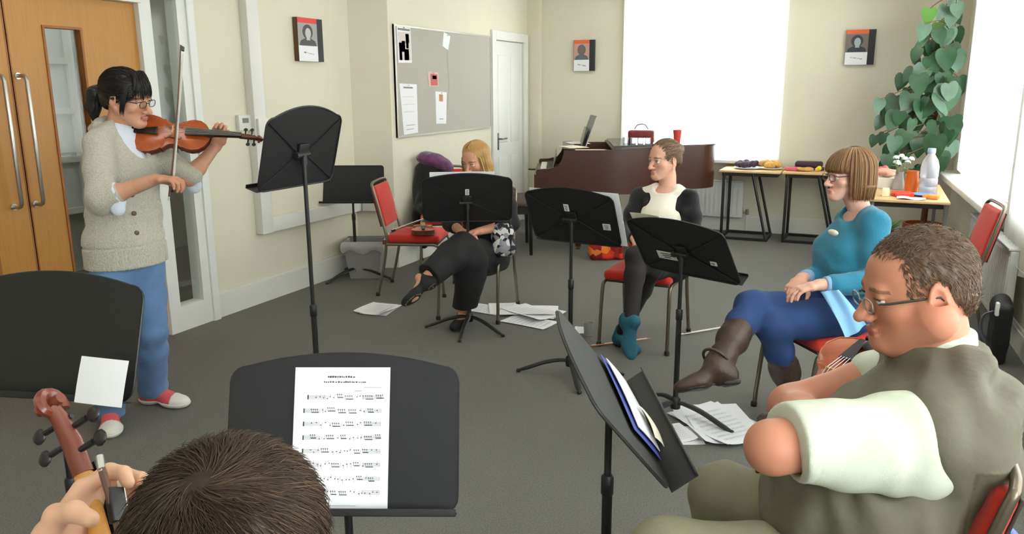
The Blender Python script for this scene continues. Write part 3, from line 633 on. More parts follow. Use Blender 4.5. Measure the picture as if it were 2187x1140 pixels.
# ================================================================ red chairs
M_red = mat('red_fabric', rgb(196, 44, 30), .85, noise=.07, nscale=60, bump=.12, bscale=500, sheen=.15)
M_tube = mat('bronze_tube', rgb(128, 118, 104), .34, .85)
M_under = mat('seat_underside', rgb(50, 44, 40), .7)
def build_chair(label):
    t = thing('stacking_chair', label, 'chair', (0, 0, 0), 0, 'red upholstered stacking chairs')
    S = Solid().bx((.005, 0, .452), (.212, .215, .032), r=.028, k=0).el((.0, 0, .462), (.2, .2, .032), k=.02); v, F = S.mesh(.008, relax=2); link_mesh('seat', np_mesh('seat', v, F, M_red), t)
    b = MB(); b.box((.005, 0, .418), (.40, .41, .014), bev=.005); b.build('seat_pan', M_under, t)
    Rb = roty(-.235); c = V(-.262, 0, .70); S = Solid().bx(c, (.022, .195, .165), Rb, r=.02, k=0).el(c + V(.012, 0, 0), (.022, .17, .13), Rb, k=.02); v, F = S.mesh(.008, relax=2); link_mesh('backrest', np_mesh('backrest', v, F, M_red), t)
    b = MB(); b.box(c + Rb @ V(-.024, 0, 0), (.008, .37, .31), Rb, bev=.003); b.build('back_panel', M_under, t)
    for s in (-1, 1):
        f = MB(); f.tube(smooth_path([(.11, s * .208, .412), (.185, s * .21, .408), (.212, s * .213, .37), (.232, s * .217, .18), (.245, s * .22, .01)], 5), .0115, 10); l1 = f.build('leg', M_tube, t)
        f = MB(); f.lathe([(.016, 0), (.0165, .02), (.0125, .028)], (.246, s * .22, 0), seg=12); f.build('foot_cap', M_black, l1)
        f = MB(); f.tube(smooth_path([(-.205, s * .212, .412), (-.222, s * .215, .28), (-.285, s * .22, .01)], 5), .0115, 10); l2 = f.build('leg', M_tube, t)
        f = MB(); f.lathe([(.016, 0), (.0165, .02), (.0125, .028)], (-.286, s * .22, 0), seg=12); f.build('foot_cap', M_black, l2)
        f = MB(); f.tube([(.12, s * .208, .412), (-.21, s * .212, .412)], .0115, 10); f.build('side_rail', M_tube, t)
        f = MB(); f.box((-.215, s * .222, .43), (.03, .022, .035), bev=.006); f.build('linking_clip', mat('rust_brown_plastic', rgb(92, 48, 34), .6), t)
    b = MB(); up = lambda s: [(-.205, s * .212, .412), (-.20, s * .212, .47), (-.225, s * .21, .58), (-.29, s * .207, .83)]
    b.tube(smooth_path(up(-1) + [(-.305, -.19, .872), (-.31, -.12, .886), (-.31, .12, .886), (-.305, .19, .872)] + up(1)[::-1], 5), .0115, 10); b.build('back_frame', M_tube, t)
    b = MB(); b.tube([(.12, -.208, .408), (.12, .208, .408)], .009, 8); b.build('cross_rail', M_tube, t); return t
chair0 = build_chair('red chair with a violin lying on its seat beside the waste bin')
def place_chair(label, x, y, ang):
    o = chair0 if not place_chair.n else copy_tree(chair0); place_chair.n += 1
    o.location = (x, y, 0); o.rotation_euler = (0, 0, ang); o['label'] = label; return o
place_chair.n = 0
C1 = place_chair('red chair with a violin lying on its seat beside the waste bin', -3.26, 5.37, math.radians(18))
C2 = place_chair('red chair under the blonde seated woman', -2.52, 4.96, math.radians(-81))
C3 = place_chair('red chair under the woman in black cardigan', -1.25, 4.82, math.radians(-92))
C4 = place_chair('red chair under the woman in the teal jumper', -.115, 3.95, math.radians(-142))
C5 = place_chair('empty red chair seen from its side by the right window', .42, 5.62, math.radians(186))
C6 = place_chair('red chair under the man in the vest in the right foreground', .27, 1.76, math.radians(192))
C7 = place_chair('red chair by the noticeboard holding black coat and purple scarf', -3.48, 6.2, math.radians(-60))
# ================================================================ grand piano
M_mahog = mat('mahogany', rgb(64, 28, 17), .36, noise=.14, nscale=7, stretch=(1, 1, 9), coat=.12)
M_pblack = mat('piano_black', rgb(22, 19, 18), .25, coat=.3)
M_ivory = mat('ivory_keys', rgb(236, 232, 220), .35)
M_gold = mat('gold_plate', rgb(186, 138, 62), .4, .5)
PA = math.radians(21)
pt = thing('grand_piano', 'dark mahogany grand piano with opened front lid below the back window', 'piano', (-2.72, 7.24, 0), PA); PSC = V(.915, .86, 1); pt.scale = tuple(PSC)
def pcurve():                                                       # treble side curves in towards the tail; bass side is straight
    key = [(0, 0), (.35, 0), (.62, .02), (.86, .13), (1.04, .30), (1.2, .45), (1.4, .53), (1.6, .62), (1.72, .82), (1.7, 1.1), (1.6, 1.3), (1.42, 1.40)]
    return [tuple(p[:2]) for p in smooth_path([(x, y, 0) for x, y in key], 4)]
oc = pcurve(); outline = oc + [(0, 1.42)]
def inset(poly, d):
    out = []; n = len(poly)
    for i in range(n):
        a, b_, c = V(poly[i - 1]), V(poly[i]), V(poly[(i + 1) % n]); t1, t2 = nz(b_ - a), nz(c - b_); nn_ = nz(V(-t1[1], t1[0]) + V(-t2[1], t2[0])); out.append(tuple(b_ + nn_ * d))
    return out
inn = inset(outline, .045)
b = MB(); n = len(outline); z0, z1 = .57, 1.0
vs = [V(x, y, z) for z in (z0, z1) for x, y in outline] + [V(x, y, z) for z in (z0, z1) for x, y in inn]
fs = []
for i in range(n):
    j = (i + 1) % n; fs += [(i, j, n + j, n + i), (2 * n + j, 2 * n + i, 3 * n + i, 3 * n + j), (n + i, n + j, 3 * n + j, 3 * n + i), (j, i, 2 * n + i, 2 * n + j)]
b.add(vs, fs); b.build('rim', M_mahog, pt)
b = MB(); b.prism(inset(outline, .04), .015, (0, 0, .90)); b.build('iron_plate', M_gold, pt)
b = MB()
for k in range(26): b.tube([(.12, .1 + k * .047, .925), (.35 + .045 * k * 1.0, .12 + k * .047, .925)], .0015, 4)
b.build('strings', M_steel, pt)
b = MB(); b.prism(inset(outline, .04), .02, (0, 0, .58)); b.build('soundboard', M_mahog, pt)
lid = [p for p in inset(outline, -.015) if p[0] > .50]; lid = [(.50, -.01)] + lid[0:] + [(.50, 1.435)]
b = MB(); b.prism(lid, .018, (0, 0, 1.002)); b.build('lid', M_mahog, pt)
b = MB(); b.prism([(.52, .04), (.98, .32), (.98, 1.42), (.52, 1.42)], .016, (0, 0, 1.022)); b.build('front_lid', M_pblack, pt)
b = MB(); b.box((-.06, .71, .67), (.52, 1.42, .19)); b.build('keybed', M_mahog, pt)
for y in (.035, 1.385):
    b = MB(); prof = [(-.30, .575), (-.30, .80), (-.285, .815), (-.18, .82), (-.08, .84), (-.03, .90), (.0, .985), (.02, 1.0), (.02, .575)]
    b.prism([(x, z) for x, z in prof], .05, (0, y + .025, 0), rotx(PI / 2)); b.build('cheek', M_mahog, pt)
b = MB(); b.box((-.19, .71, .775), (.15, 1.24, .022), bev=.003); kk = b.build('white_keys', M_ivory, pt)
b = MB()
for k in range(52):
    if k % 7 in (0, 1, 3, 4, 5): b.box((-.155, .10 + (k + .5) * .0239, .792), (.085, .011, .014), bev=.002)
b.build('black_keys', M_pblack, pt)
b = MB(); b.box((-.105, .71, .86), (.014, 1.24, .15), roty(.22), bev=.004); b.build('fallboard', M_pblack, pt)
b = MB(); b.box((-.28, .71, .76), (.025, 1.36, .05), bev=.004); b.build('key_slip', M_pblack, pt)
b = MB(); b.box((.05, .71, 1.006), (.13, 1.3, .014), bev=.003); b.box((.22, .71, 1.10), (.014, .78, .18), roty(.3), bev=.004); b.build('music_desk', M_pblack, pt)
for x, y in ((.16, .14), (.16, 1.28), (1.42, .92)):
    b = MB(); b.lathe([(.03, .03), (.035, .06), (.05, .35), (.066, .52), (.072, .57)], (x, y, 0), seg=8); lg = b.build('leg', M_mahog, pt)
    c = MB(); c.tube([(x - .02, y, .028), (x + .02, y, .028)], .026, 12); c.build('castor', mat('brass', rgb(150, 120, 60), .4, .9), lg)
b = MB(); b.box((.12, .71, .34), (.05, .16, .6), bev=.01); b.box((.12, .71, .06), (.1, .22, .05), bev=.008); ly = b.build('pedal_lyre', M_mahog, pt)
b = MB()
for k in (-1, 0, 1): b.box((.02, .71 + k * .06, .045), (.12, .022, .008), bev=.003)
b.build('pedals', mat('brass', rgb(150, 120, 60), .4, .9), ly)
PR = rotz(PA); P0 = V(-2.72, 7.24, 0)
def pn(x, y, z=0): return P0 + PR @ (V(x, y, z) * PSC)
# things on the piano
o = thing('music_book', 'open grey music book standing on the music desk of the piano', 'book', pn(.19, .58, 1.012), math.radians(27)); b = MB()
for s in (-1, 1): b.grid(lambda u, v, s=s: V(.02 + .105 * v + .02 * math.sin(u * PI), s * .20 * u, .30 * v), 6, 6, V(.006, 0, 0))
b.build('pages', mat('grey_print', rgb(150, 150, 146), .8, noise=.3, nscale=120), o)
for i, (x, y, w, l, a) in enumerate(((.10, .30, .21, .30, .3), (.36, .22, .30, .22, -.2), (.16, .95, .21, .3, .1))):
    o = thing('paper_sheet', ('cream music sheet at the near front corner of the piano', 'white sheet lying beside the opened front lid of the piano', 'white sheet at the far end of the piano front')[i], 'paper', pn(x, y, 1.016 if i != 1 else .945), math.radians(27) + a); b = MB()
    b.grid(lambda u, v: V((u - .5) * w, (v - .5) * l, .012 * math.sin(u * 3) * math.sin(v * 3)), 6, 6, V(0, 0, .0012)); b.build('page', (mat('cream_paper', rgb(232, 226, 205), .8), M_paper, M_paper)[i], o)
# wine box with bottles and a red tumbler
o = thing('bottle_carrier', 'red brown box of glasses standing on the closed piano lid', 'box', pn(.86, .62, 1.04), math.radians(10)); b = MB()
b.box((0, 0, .085), (.26, .15, .075), bev=.02); b.box((-.115, 0, .03), (.03, .15, .06), bev=.004); b.box((.115, 0, .03), (.03, .15, .06), bev=.004); b.build('case', mat('red_brown_card', rgb(120, 38, 34), .6, noise=.2, nscale=20), o)
h = MB(); h.tube(smooth_path([(-.07, 0, .13), (-.04, 0, .175), (.03, 0, .18), (.07, 0, .13)], 5), .007, 8); h.build('handle', mat('grey_strap', rgb(150, 140, 130), .7), o)
for k in range(4):
    g = MB(); x = -.09 + k * .065; g.lathe([(.022, 0), (.028, .01), (.03, .075), (.027, .075), (.025, .012), (.001, .01)], pn(.78, .46, 1.022) + V(x * 1.1, .02 * k, 0), seg=14); tg = g.build('drinking_glass', mat('thin_glass', (.92, .95, .97), .03, trans=.9), None)
    tag(tg, 'small clear drinking glass in front of the red brown box on the piano', 'glass', 'drinking glasses on the piano')
g = MB(); g.lathe([(.028, 0), (.031, .004), (.036, .05), (.046, .14), (.043, .14), (.033, .05), (.002, .012)], at(1446, 300, depth(pn(1.2, .72, 1.02))) * V(1, 1, 0) + V(0, 0, 1.02), seg=18); tag(g.build('tumbler', mat('red_plastic', rgb(206, 74, 62), .35), None), 'tall red tumbler standing on the piano lid', 'tumbler')
# piano bench
q = V(-3.22, 7.18, 0); o = thing('piano_bench', 'dark wooden piano bench behind the stands by the white door', 'bench', q, math.radians(27)); b = MB()
b.box((0, 0, .50), (.34, .72, .05), bev=.015); b.build('seat', mat('bench_leather', rgb(62, 36, 30), .5), o); b = MB(); b.box((0, 0, .44), (.31, .68, .07)); b.build('apron', M_pblack, o)
for sx in (-1, 1):
    for sy in (-1, 1): b = MB(); b.tube([(sx * .13, sy * .31, .42), (sx * .14, sy * .32, 0)], (.022, .016), 8); b.build('leg', M_pblack, o)
# ================================================================ tables
M_top = mat('beech_top', rgb(206, 172, 122), .5, noise=.08, nscale=10, stretch=(2, 20, 1)); M_frame = mat('dark_frame', rgb(40, 38, 38), .5, .3)
def desk_table(label, x0, x1, y0, y1, slant, z=.737):
    o = thing('folding_table', label, 'table', ((x0 + x1) / 2, (y0 + y1) / 2, 0), 0, 'small tables along the back wall'); w = x1 - x0; d = y1 - y0
    b = MB(); b.box((0, 0, z - .011), (w, d, .022), bev=.004); b.build('tabletop', M_top, o)
    b = MB(); b.box((0, 0, z - .04), (w - .06, d - .06, .036)); b.build('apron', M_frame, o)
    for sy in (-1, 1):
        y = sy * (d / 2 - .04)
        b = MB(); b.box((-w / 2 + .05, y, (z - .02) / 2), (.028, .028, z - .03), bev=.003); b.build('leg', M_frame, o)
        b = MB(); b.tube([(w / 2 - .28, y, z - .03), (w / 2 - .28 + slant, y, .016)], .015, 6); b.build('leg', M_frame, o)
    b = MB(); b.box((-w / 2 + .05, 0, .016), (.03, d - .05, .03)); b.box((w / 2 - .28 + slant, 0, .016), (.03, d - .05, .03)); 
    for sy in (-1, 1): b.box((-w / 2 + .05 + (w - .33 + slant) / 2, sy * (d / 2 - .04), .016), (w - .33 + slant, .028, .028))
    b.build('floor_rail', M_frame, o); return o
desk_table('small beech table with dark muffins and pastries right of the piano', -1.46, -.84, 8.50, 9.0, .17)
desk_table('small beech table with a lemon and dark cake behind the teal woman', -.83, -.20, 8.54, 9.04, .17)
o = thing('buffet_table', 'long beech table with bottle and flowers by the right window', 'table', (.285, 7.33, 0)); b = MB(); b.box((0, 0, .726), (.56, 1.2, .022), bev=.005); b.build('tabletop', M_top, o)
b = MB(); b.box((0, 0, .695), (.48, 1.1, .04)); b.build('apron', M_frame, o)
for sx in (-1, 1):
    for sy in (-1, 1): b = MB(); b.tube([(sx * .255, sy * .57, .71), (sx * .255, sy * .57, 0)], .014, 8); b.build('leg', mat('grey_tube', rgb(140, 140, 142), .4, .6), o)
# ================================================================ food
M_plate = mat('white_china', rgb(236, 236, 238), .3); M_bread = mat('baked_crust', rgb(206, 156, 78), .7, noise=.25, nscale=40, bump=.2, bscale=80); M_choc = mat('dark_berry_cake', rgb(58, 34, 56), .6, noise=.35, nscale=50, bump=.3, bscale=90)
def lump(c, r, sd, n=6, vox=.006):
    rr = np.random.RandomState(sd); S = Solid()
    for k in range(n): S.el(V(c) + rr.uniform(-1, 1, 3) * V(r) * V(.55, .55, .3), V(r) * rr.uniform(.45, .75), k=.01)
    S.half(V(c) - V(0, 0, r[2]), V(0, 0, -1)); return S.mesh(vox, relax=1)
def lump_obj(name, label, cat, c, r, m, sd, n=6, group=None):
    c = V(c); v, F = lump(c, r, sd, n); zmin = v[:, 2].min(); o = link_mesh(name, np_mesh(name, v - V(c[0], c[1], zmin), F, m)); o.location = (c[0], c[1], c[2]); return tag(o, label, cat, group)
def plate(label, c, r, m=None): 
    g = MB(); g.lathe([(r * .6, 0), (r * .65, .004), (r, .014), (r * .98, .017), (r * .62, .007), (.001, .006)], (0, 0, 0), seg=24); o = g.build('plate', m or M_plate, None); o.location = c; return tag(o, label, 'plate', 'plates on the food tables')
TZ = .738
def tp(x, y): p = on(x, y, TZ); return V(p[0], p[1], TZ)
plate('white plate under the dark muffins on the small table', V(-1.2, 8.75, TZ), .15)
for k, (dx, dy) in enumerate(((-.09, 0), (.06, .04), (-.02, -.07), (-.05, .09), (.0, .02))):
    lump_obj('muffin', 'dark berry muffin on the white plate on the small table', 'muffin', V(-1.2 + dx, 8.75 + dy, TZ + .012), (.048, .048, .045), M_choc, 20 + k, group='dark muffins on the plate')
plate('white plate under the golden pastries on the small table', V(-.97, 8.78, TZ), .12)
for k, (dx, dy) in enumerate(((-.06, 0), (.05, .03), (.0, -.06), (.02, .08))):
    lump_obj('pastry', 'golden flaky pastry on the small table beside the muffins', 'pastry', V(-.97 + dx, 8.78 + dy, TZ + .012), (.06, .05, .045), M_bread, 40 + k, group='pastries on the plate')
b = MB(); b.box((0, 0, .012), (.30, .16, .024), bev=.006); b.box((0, 0, .055), (.27, .13, .06), bev=.02); o = b.build('berry_cake', M_choc, None); o.location = (-.60, 8.88, TZ); tag(o, 'long dark berry cake behind the lemon on the small table', 'cake')
lump_obj('lemon', 'bright yellow lemon in front of the dark cake', 'lemon', (-.50, 8.70, TZ), (.034, .03, .036), mat('lemon_peel', rgb(240, 208, 40), .5), 61, 3)
lump_obj('bread_roll', 'pale bread roll lying left of the lemon', 'bread', (-.62, 8.66, TZ), (.075, .045, .03), M_bread, 62)
b = MB(); b.box((0, 0, .02), (.16, .06, .04), bev=.012); o = b.build('sweet_packet', mat('pink_packet', rgb(214, 96, 120), .5), None); o.location = (-.74, 8.70, TZ); tag(o, 'pink packet beside the bread roll', 'packet')
plate('white plate with red fruit on the right of the small table', V(-.32, 8.74, TZ), .10); lump_obj('fruit_slices', 'red fruit slices on the white plate right of the lemon', 'fruit', (-.34, 8.74, TZ + .012), (.06, .05, .035), mat('red_fruit', rgb(196, 34, 52), .4), 63)
# buffet table by the right window
q = tp(1885, 398); b = MB(); b.box((0, 0, .045), (.16, .2, .09), bev=.004); o = b.build('cake_box', mat('white_card', rgb(228, 220, 212), .7), None); o.location = (q[0] + .02, 7.55, TZ); tag(o, 'white cake box on the buffet table behind the teal woman', 'box')
lump_obj('iced_cake', 'pale pink iced cake on top of the white cake box', 'cake', (q[0] + .02, 7.55, TZ + .092), (.085, .1, .035), mat('pink_icing', rgb(216, 160, 140), .5, noise=.15, nscale=30), 70)
lump_obj('pink_bun', 'small red pink bun on the far corner of the buffet table', 'bun', (.09, 7.84, TZ), (.05, .05, .09), mat('raspberry_icing', rgb(206, 84, 92), .5), 71)
# vase of white flowers
q = V(.22, 7.42, TZ); o = thing('flower_vase', 'grey glass vase of white flowers beside the water bottle', 'vase', q); b = MB(); b.lathe([(.045, 0), (.05, .01), (.042, .06), (.03, .13), (.033, .15), (.028, .15), (.026, .13), (.002, .02)], seg=20); b.build('vase_body', mat('frosted_glass', rgb(196, 194, 196), .25, trans=.35), o)
b = MB(); c = MB(); rr = np.random.RandomState(5)
for k in range(9):
    d = V(rr.uniform(-.07, .09), rr.uniform(-.06, .06), rr.uniform(.20, .29)); b.tube(smooth_path([(0, 0, .05), d * .6, d], 4), .0025, 5)
    for m in range(11): a = m * 2.4; e = nz(V(math.cos(a), math.sin(a), .25 + .1 * m)); c.ball(d + e * .018, (.013, .013, .007), fr(e), 8, 5)
for k in range(7): a = k; b.ball(V(.05 * math.cos(a), .05 * math.sin(a), .17 + .01 * k), (.028, .012, .004), rotz(a), 8, 5)
b.build('stems', mat('fresh_stem', rgb(110, 130, 80), .6), o); c.build('blossoms', mat('white_petals', rgb(238, 240, 244), .7), o)
q = V(.315, 7.33, TZ); o = thing('juice_jug', 'orange juice jug between the flowers and the water bottle', 'jug', q); b = MB(); b.lathe([(.045, 0), (.05, .005), (.055, .08), (.045, .15), (.048, .17), (.0, .168)], seg=18); b.build('jug_body', mat('orange_juice', rgb(226, 106, 24), .3, coat=.5), o); b = MB(); b.tube(smooth_path([(.05, 0, .14), (.085, 0, .12), (.085, 0, .06), (.052, 0, .04)], 4), .006, 6); b.build('handle', mat('orange_juice', rgb(226, 106, 24), .3, coat=.5), o)
q = V(.43, 7.22, TZ); o = thing('water_bottle', 'large clear plastic water bottle on the buffet table', 'bottle', q); b = MB()
b.lathe([(.06, 0), (.068, .01), (.068, .05), (.064, .06), (.068, .07), (.068, .12), (.064, .13), (.068, .14), (.068, .22), (.055, .27), (.028, .315), (.024, .335)], seg=22); b.build('bottle_body', mat('bottle_plastic', rgb(206, 206, 214), .18, trans=.45), o); b = MB(); b.lathe([(.028, .325), (.03, .33), (.03, .36), (.027, .365)], seg=18); b.build('cap', mat('pale_blue_cap', rgb(168, 186, 216), .4), o)
plate('blue plate in front of the water bottle', V(.40, 7.06, TZ), .10, mat('blue_plate', rgb(112, 148, 214), .4))
b = MB(); b.box((0, 0, .018), (.15, .11, .036), bev=.008); o = b.build('biscuit_packet', mat('red_wrapper', rgb(214, 52, 30), .4, noise=.3, nscale=18), None); o.location = (.24, 6.98, TZ); o.rotation_euler = (0, 0, .3); tag(o, 'red biscuit packet at the front of the buffet table', 'packet')
b = MB(); b.box((0, 0, .016), (.11, .09, .032), bev=.008); o = b.build('biscuit_packet', mat('orange_wrapper', rgb(232, 142, 60), .4, noise=.3, nscale=22), None); o.location = (.44, 6.90, TZ); o.rotation_euler = (0, 0, -.2); tag(o, 'orange biscuit packet at the front corner of the buffet table', 'packet')
b = MB(); b.box((0, 0, .03), (.05, .08, .06), bev=.004); o = b.build('tea_box', mat('cream_card', rgb(238, 226, 186), .6), None); o.location = (.12, 6.95, TZ); tag(o, 'cream box left of the red biscuit packet', 'box')
b = MB(); b.grid(lambda u, v: V((u - .5) * .2, (v - .5) * .14, .006 * math.sin(u * 7)), 8, 4, V(0, 0, .0015)); o = b.build('paper_napkin', M_paper, None); o.location = (.3, 6.83, TZ + .008); tag(o, 'crumpled white napkin at the front edge of the buffet table', 'napkin')
# ================================================================ climbing plant in the back corner
M_leaf = mat('philodendron_leaf', rgb(44, 80, 52), .42, noise=.3, nscale=14, coat=.1); M_leaf2 = mat('young_leaf', rgb(92, 142, 60), .45, noise=.15, nscale=14); M_terra = mat('terracotta', rgb(160, 74, 44), .8, noise=.12, nscale=12)
PX, PY = .50, 8.50
o = thing('climbing_plant', 'tall climbing plant with large heart-shaped leaves in the back right corner', 'plant', (PX, PY, 0)); b = MB(); b.lathe([(.11, 0), (.13, .02), (.165, .25), (.18, .25), (.18, .30), (.16, .30), (.155, .26), (.001, .25)], seg=24); b.build('pot', M_terra, o)
b = MB(); b.tube([(0, 0, .2), (.02, .0, 1.3), (.05, 0, 2.52)], .028, 10); b.build('moss_pole', mat('moss_pole', rgb(92, 62, 40), .95, noise=.4, nscale=60, bump=.6, bscale=120), o)
def leaf_pts(c, dirv, nrm, L, wf=.42):
    d = nz(dirv); s_ = nz(np.cross(nrm, d)); n_ = np.cross(d, s_)
    prof = [(0, .0), (-.10, .20), (-.06, .36), (.10, .46), (.30, .46), (.52, .38), (.74, .24), (.90, .09), (1.0, 0)]
    def P(u, w): return V(c) + d * L * u + s_ * L * w * wf / .46 + n_ * L * (-.16 * u * u + .10 * abs(w))
    vs = []; 
    for u, w in prof: vs += [P(u, -w), P(max(u, 0) if w else u, 0), P(u, w)]
    fs = []
    for i in range(len(prof) - 1):
        for k in (0, 1): fs.append((i * 3 + k, i * 3 + k + 1, i * 3 + 3 + k + 1, i * 3 + 3 + k))
    return vs, fs
rr = np.random.RandomState(11); lf = MB(); st = MB()
cam_d = nz(V(0, 0, 1.5) - V(PX, PY, 1.4))
def put_leaf(px, py, L, ang, y=None, yg=False, tilt=.35):
    y = y if y is not None else PY + rr.uniform(-.35, .05); d_ = ray(px, py); p = EYE + d_ * (y / d_[1]) - V(PX, PY, 0)
    a = math.radians(ang); dv = RT * math.cos(a) + V(0, 0, 1) * math.sin(a) + cam_d * rr.uniform(-.1, .4); nn_ = cam_d + V(rr.uniform(-1, 1), rr.uniform(-.5, .5), rr.uniform(-.2, 1)) * tilt * 1.6
    vs, fs = leaf_pts(p, dv, nn_, L); lf.mt(1 if yg else 0).add(vs, fs)
    z = p[2] + rr.uniform(-.05, .2); q = V(.02 + .02 * z, 0, min(max(z, .3), 2.45)); st.tube(smooth_path([q, (q + p) / 2 + V(0, 0, .05), p], 3), .0035, 5)
for (x, y, L, a, yg) in ((1986, 18, .15, -95, 1), (1976, 52, .16, -100, 0), (2004, 48, .15, -80, 1), (2034, 22, .16, -90, 0), (2042, 8, .14, -70, 0), (2022, 62, .17, -100, 0), (2040, 60, .2, -85, 0), (1962, 104, .14, -110, 0),
        (2030, 95, .2, -80, 0), (2000, 112, .2, -110, 0), (2016, 140, .22, -95, 0), (2040, 110, .2, -75, 0), (1930, 160, .16, -105, 0), (1962, 160, .2, -80, 0), (1975, 140, .2, -110, 0), (1995, 165, .24, -90, 0), (2025, 185, .28, -95, 0), (2046, 165, .2, -80, 0),
        (1880, 212, .15, -100, 0), (1915, 205, .22, -105, 0), (1945, 200, .22, -100, 0), (1965, 215, .22, -70, 0), (1884, 250, .14, -110, 0), (1915, 240, .2, -110, 0), (1870, 290, .12, -105, 0), (1890, 285, .13, -110, 0), (1955, 240, .26, -95, 0), (1990, 240, .2, -90, 0), (2000, 258, .2, -85, 1), (2030, 250, .28, -90, 0),
        (1912, 292, .17, -95, 0), (1935, 280, .2, -110, 0), (1965, 285, .24, -85, 0), (2000, 290, .26, -95, 0), (2028, 300, .24, -100, 0), (1895, 330, .16, -80, 0), (1915, 330, .18, -100, 0), (2010, 325, .2, -90, 0), (1990, 215, .2, -120, 0), (2005, 200, .22, -60, 0), (1950, 300, .2, -120, 0), (1985, 120, .18, -60, 0)):
    put_leaf(x, y, L * .98, a, yg=bool(yg and y < 100))
for k in range(46):
    z = rr.uniform(.75, 2.35); w = np.interp(z, [.7, 1.2, 1.7, 2.4], [.40, .45, .3, .12]); p = V(.02 - rr.uniform(-.25, 1) * w, rr.uniform(-.3, .12), z); a = math.radians(rr.uniform(-130, -50)); dv = RT * math.cos(a) + V(0, 0, 1) * math.sin(a)
    vs, fs = leaf_pts(p, dv, cam_d + V(*rr.uniform(-.8, .8, 3)), rr.uniform(.12, .21)); lf.mt(0).add(vs, fs); st.tube([V(.03, 0, min(z + .1, 2.4)), p], .0035, 5)
lf.build('foliage', [M_leaf, M_leaf2], o, smooth=80); st.build('stems', mat('brown_stem', rgb(96, 74, 48), .7), o)
q = V(.12, 8.15, 0); o = thing('potted_plant', 'small leafy plant in a terracotta pot under the buffet table', 'plant', (q[0], q[1], 0)); b = MB(); b.lathe([(.09, 0), (.11, .02), (.14, .21), (.155, .21), (.155, .25), (.135, .25), (.13, .22), (.001, .21)], seg=22); b.build('pot', M_terra, o); l2 = MB()
for k in range(16):
    a = k * 2.4; p = V(.03 * math.cos(a), .03 * math.sin(a), .22); dv = V(math.cos(a), math.sin(a), rr.uniform(.3, 1.2)); vs, fs = leaf_pts(p + dv * .07, dv, V(0, 0, 1) + .3 * dv, rr.uniform(.1, .17)); l2.add(vs, fs)
l2.build('foliage', M_leaf2, o, smooth=80)
# ================================================================ notice board and what is pinned to it
YA, YB_, ZA, ZB = 6.055, 7.965, 1.165, 2.135; bxx = BX + .002
o = thing('notice_board', 'large grey felt notice board on the wall left of the white door', 'notice board', (BX, (YA + YB_) / 2, (ZA + ZB) / 2)); b = MB(); b.box((.009, 0, 0), (.016, YB_ - YA, ZB - ZA)); b.build('felt', mat('grey_felt', rgb(176, 171, 162), .95, noise=.05, nscale=200, bump=.15, bscale=300), o)
b = MB(); frame_boxes(b, .012, -(YB_ - YA) / 2, (YB_ - YA) / 2, -(ZB - ZA) / 2, (ZB - ZA) / 2, .016, .022); b.build('frame', mat('grey_frame', rgb(188, 184, 176), .4, .4), o)
def pinned(name, label, cat, quad, m, marks=(), th=.0015, lift=.019, pin=True):
    P = [onx(x, y, BX + lift) for x, y in quad]; c = sum(P) / 4; t = thing(name, label, cat, c); b = MB(); Q = [p - c for p in P]; b.add(Q + [q - V(th, 0, 0) for q in Q], [(3, 2, 1, 0), (4, 5, 6, 7), (0, 1, 5, 4), (1, 2, 6, 5), (2, 3, 7, 6), (3, 0, 4, 7)]); pg = b.build('page', m, t, smooth=0)
    if marks:
        by = {}
        for (u0, v0, u1, v1, mm) in marks:
            f = lambda u, v: lerp(lerp(Q[0], Q[1], u), lerp(Q[3], Q[2], u), v) + V(.0012, 0, 0)
            by.setdefault(mm.name, (mm, MB()))[1].add([f(u0, v0), f(u1, v0), f(u1, v1), f(u0, v1)], [(3, 2, 1, 0)])
        for mm, bb in by.values(): bb.build('printing', mm, pg, smooth=0)
    if pin: k = MB(); k.lathe([(.002, 0), (.005, .006), (.006, .01), (.004, .013)], lerp(Q[0], Q[1], .5) - V(0, 0, .012), roty(PI / 2), 10); k.build('pin', M_steel, t)
    return t
G1, G2, G3 = mat('photo_grey', rgb(120, 116, 112), .6), mat('photo_light', rgb(208, 196, 184), .6), mat('photo_dark', rgb(92, 88, 86), .6)
pinned('photo_poster', 'pinned poster with a grey figure at the top left of the notice board', 'poster', ((847, 54), (876, 58), (880, 134), (851, 134)), M_paper, ((.05, .06, .95, .12, G1), (.08, .16, .95, .93, G2), (.1, .45, .3, .93, G3), (.3, .4, .55, .7, G1), (.45, .62, .8, .93, G3), (.6, .2, .85, .45, G1), (.62, .35, .8, .6, G2)))
pinned('notice_sheet', 'tall white notice sheet at the lower left of the notice board', 'paper', ((853, 178), (890, 180), (893, 283), (863, 288)), M_paper, ((.2, .06, .75, .09, G1), (.1, .25, .8, .26, G2), (.1, .4, .85, .41, G2), (.1, .55, .8, .56, G2), (.2, .82, .8, .83, G1), (.2, .9, .7, .91, G1)))
pinned('red_card', 'small red card pinned in the middle of the notice board', 'card', ((914, 152), (936, 155), (937, 184), (916, 184)), mat('pale_pink_card', rgb(214, 178, 170), .7), ((.2, .15, .9, .95, mat('dull_red', rgb(192, 96, 92), .7)), (.4, .25, .8, .5, M_paper)))
pinned('notice_strip', 'narrow white notice with an orange picture on the notice board', 'paper', ((930, 195), (954, 197), (953, 264), (932, 264)), M_paper, ((.3, .08, .65, .3, mat('orange_print', rgb(186, 128, 96), .7)), (.3, .84, .7, .86, G1)))
pinned('paper_tag', 'white paper tag with a hanging cord at the top of the notice board', 'tag', ((948, 68), (962, 78), (957, 108), (945, 98)), M_paper)
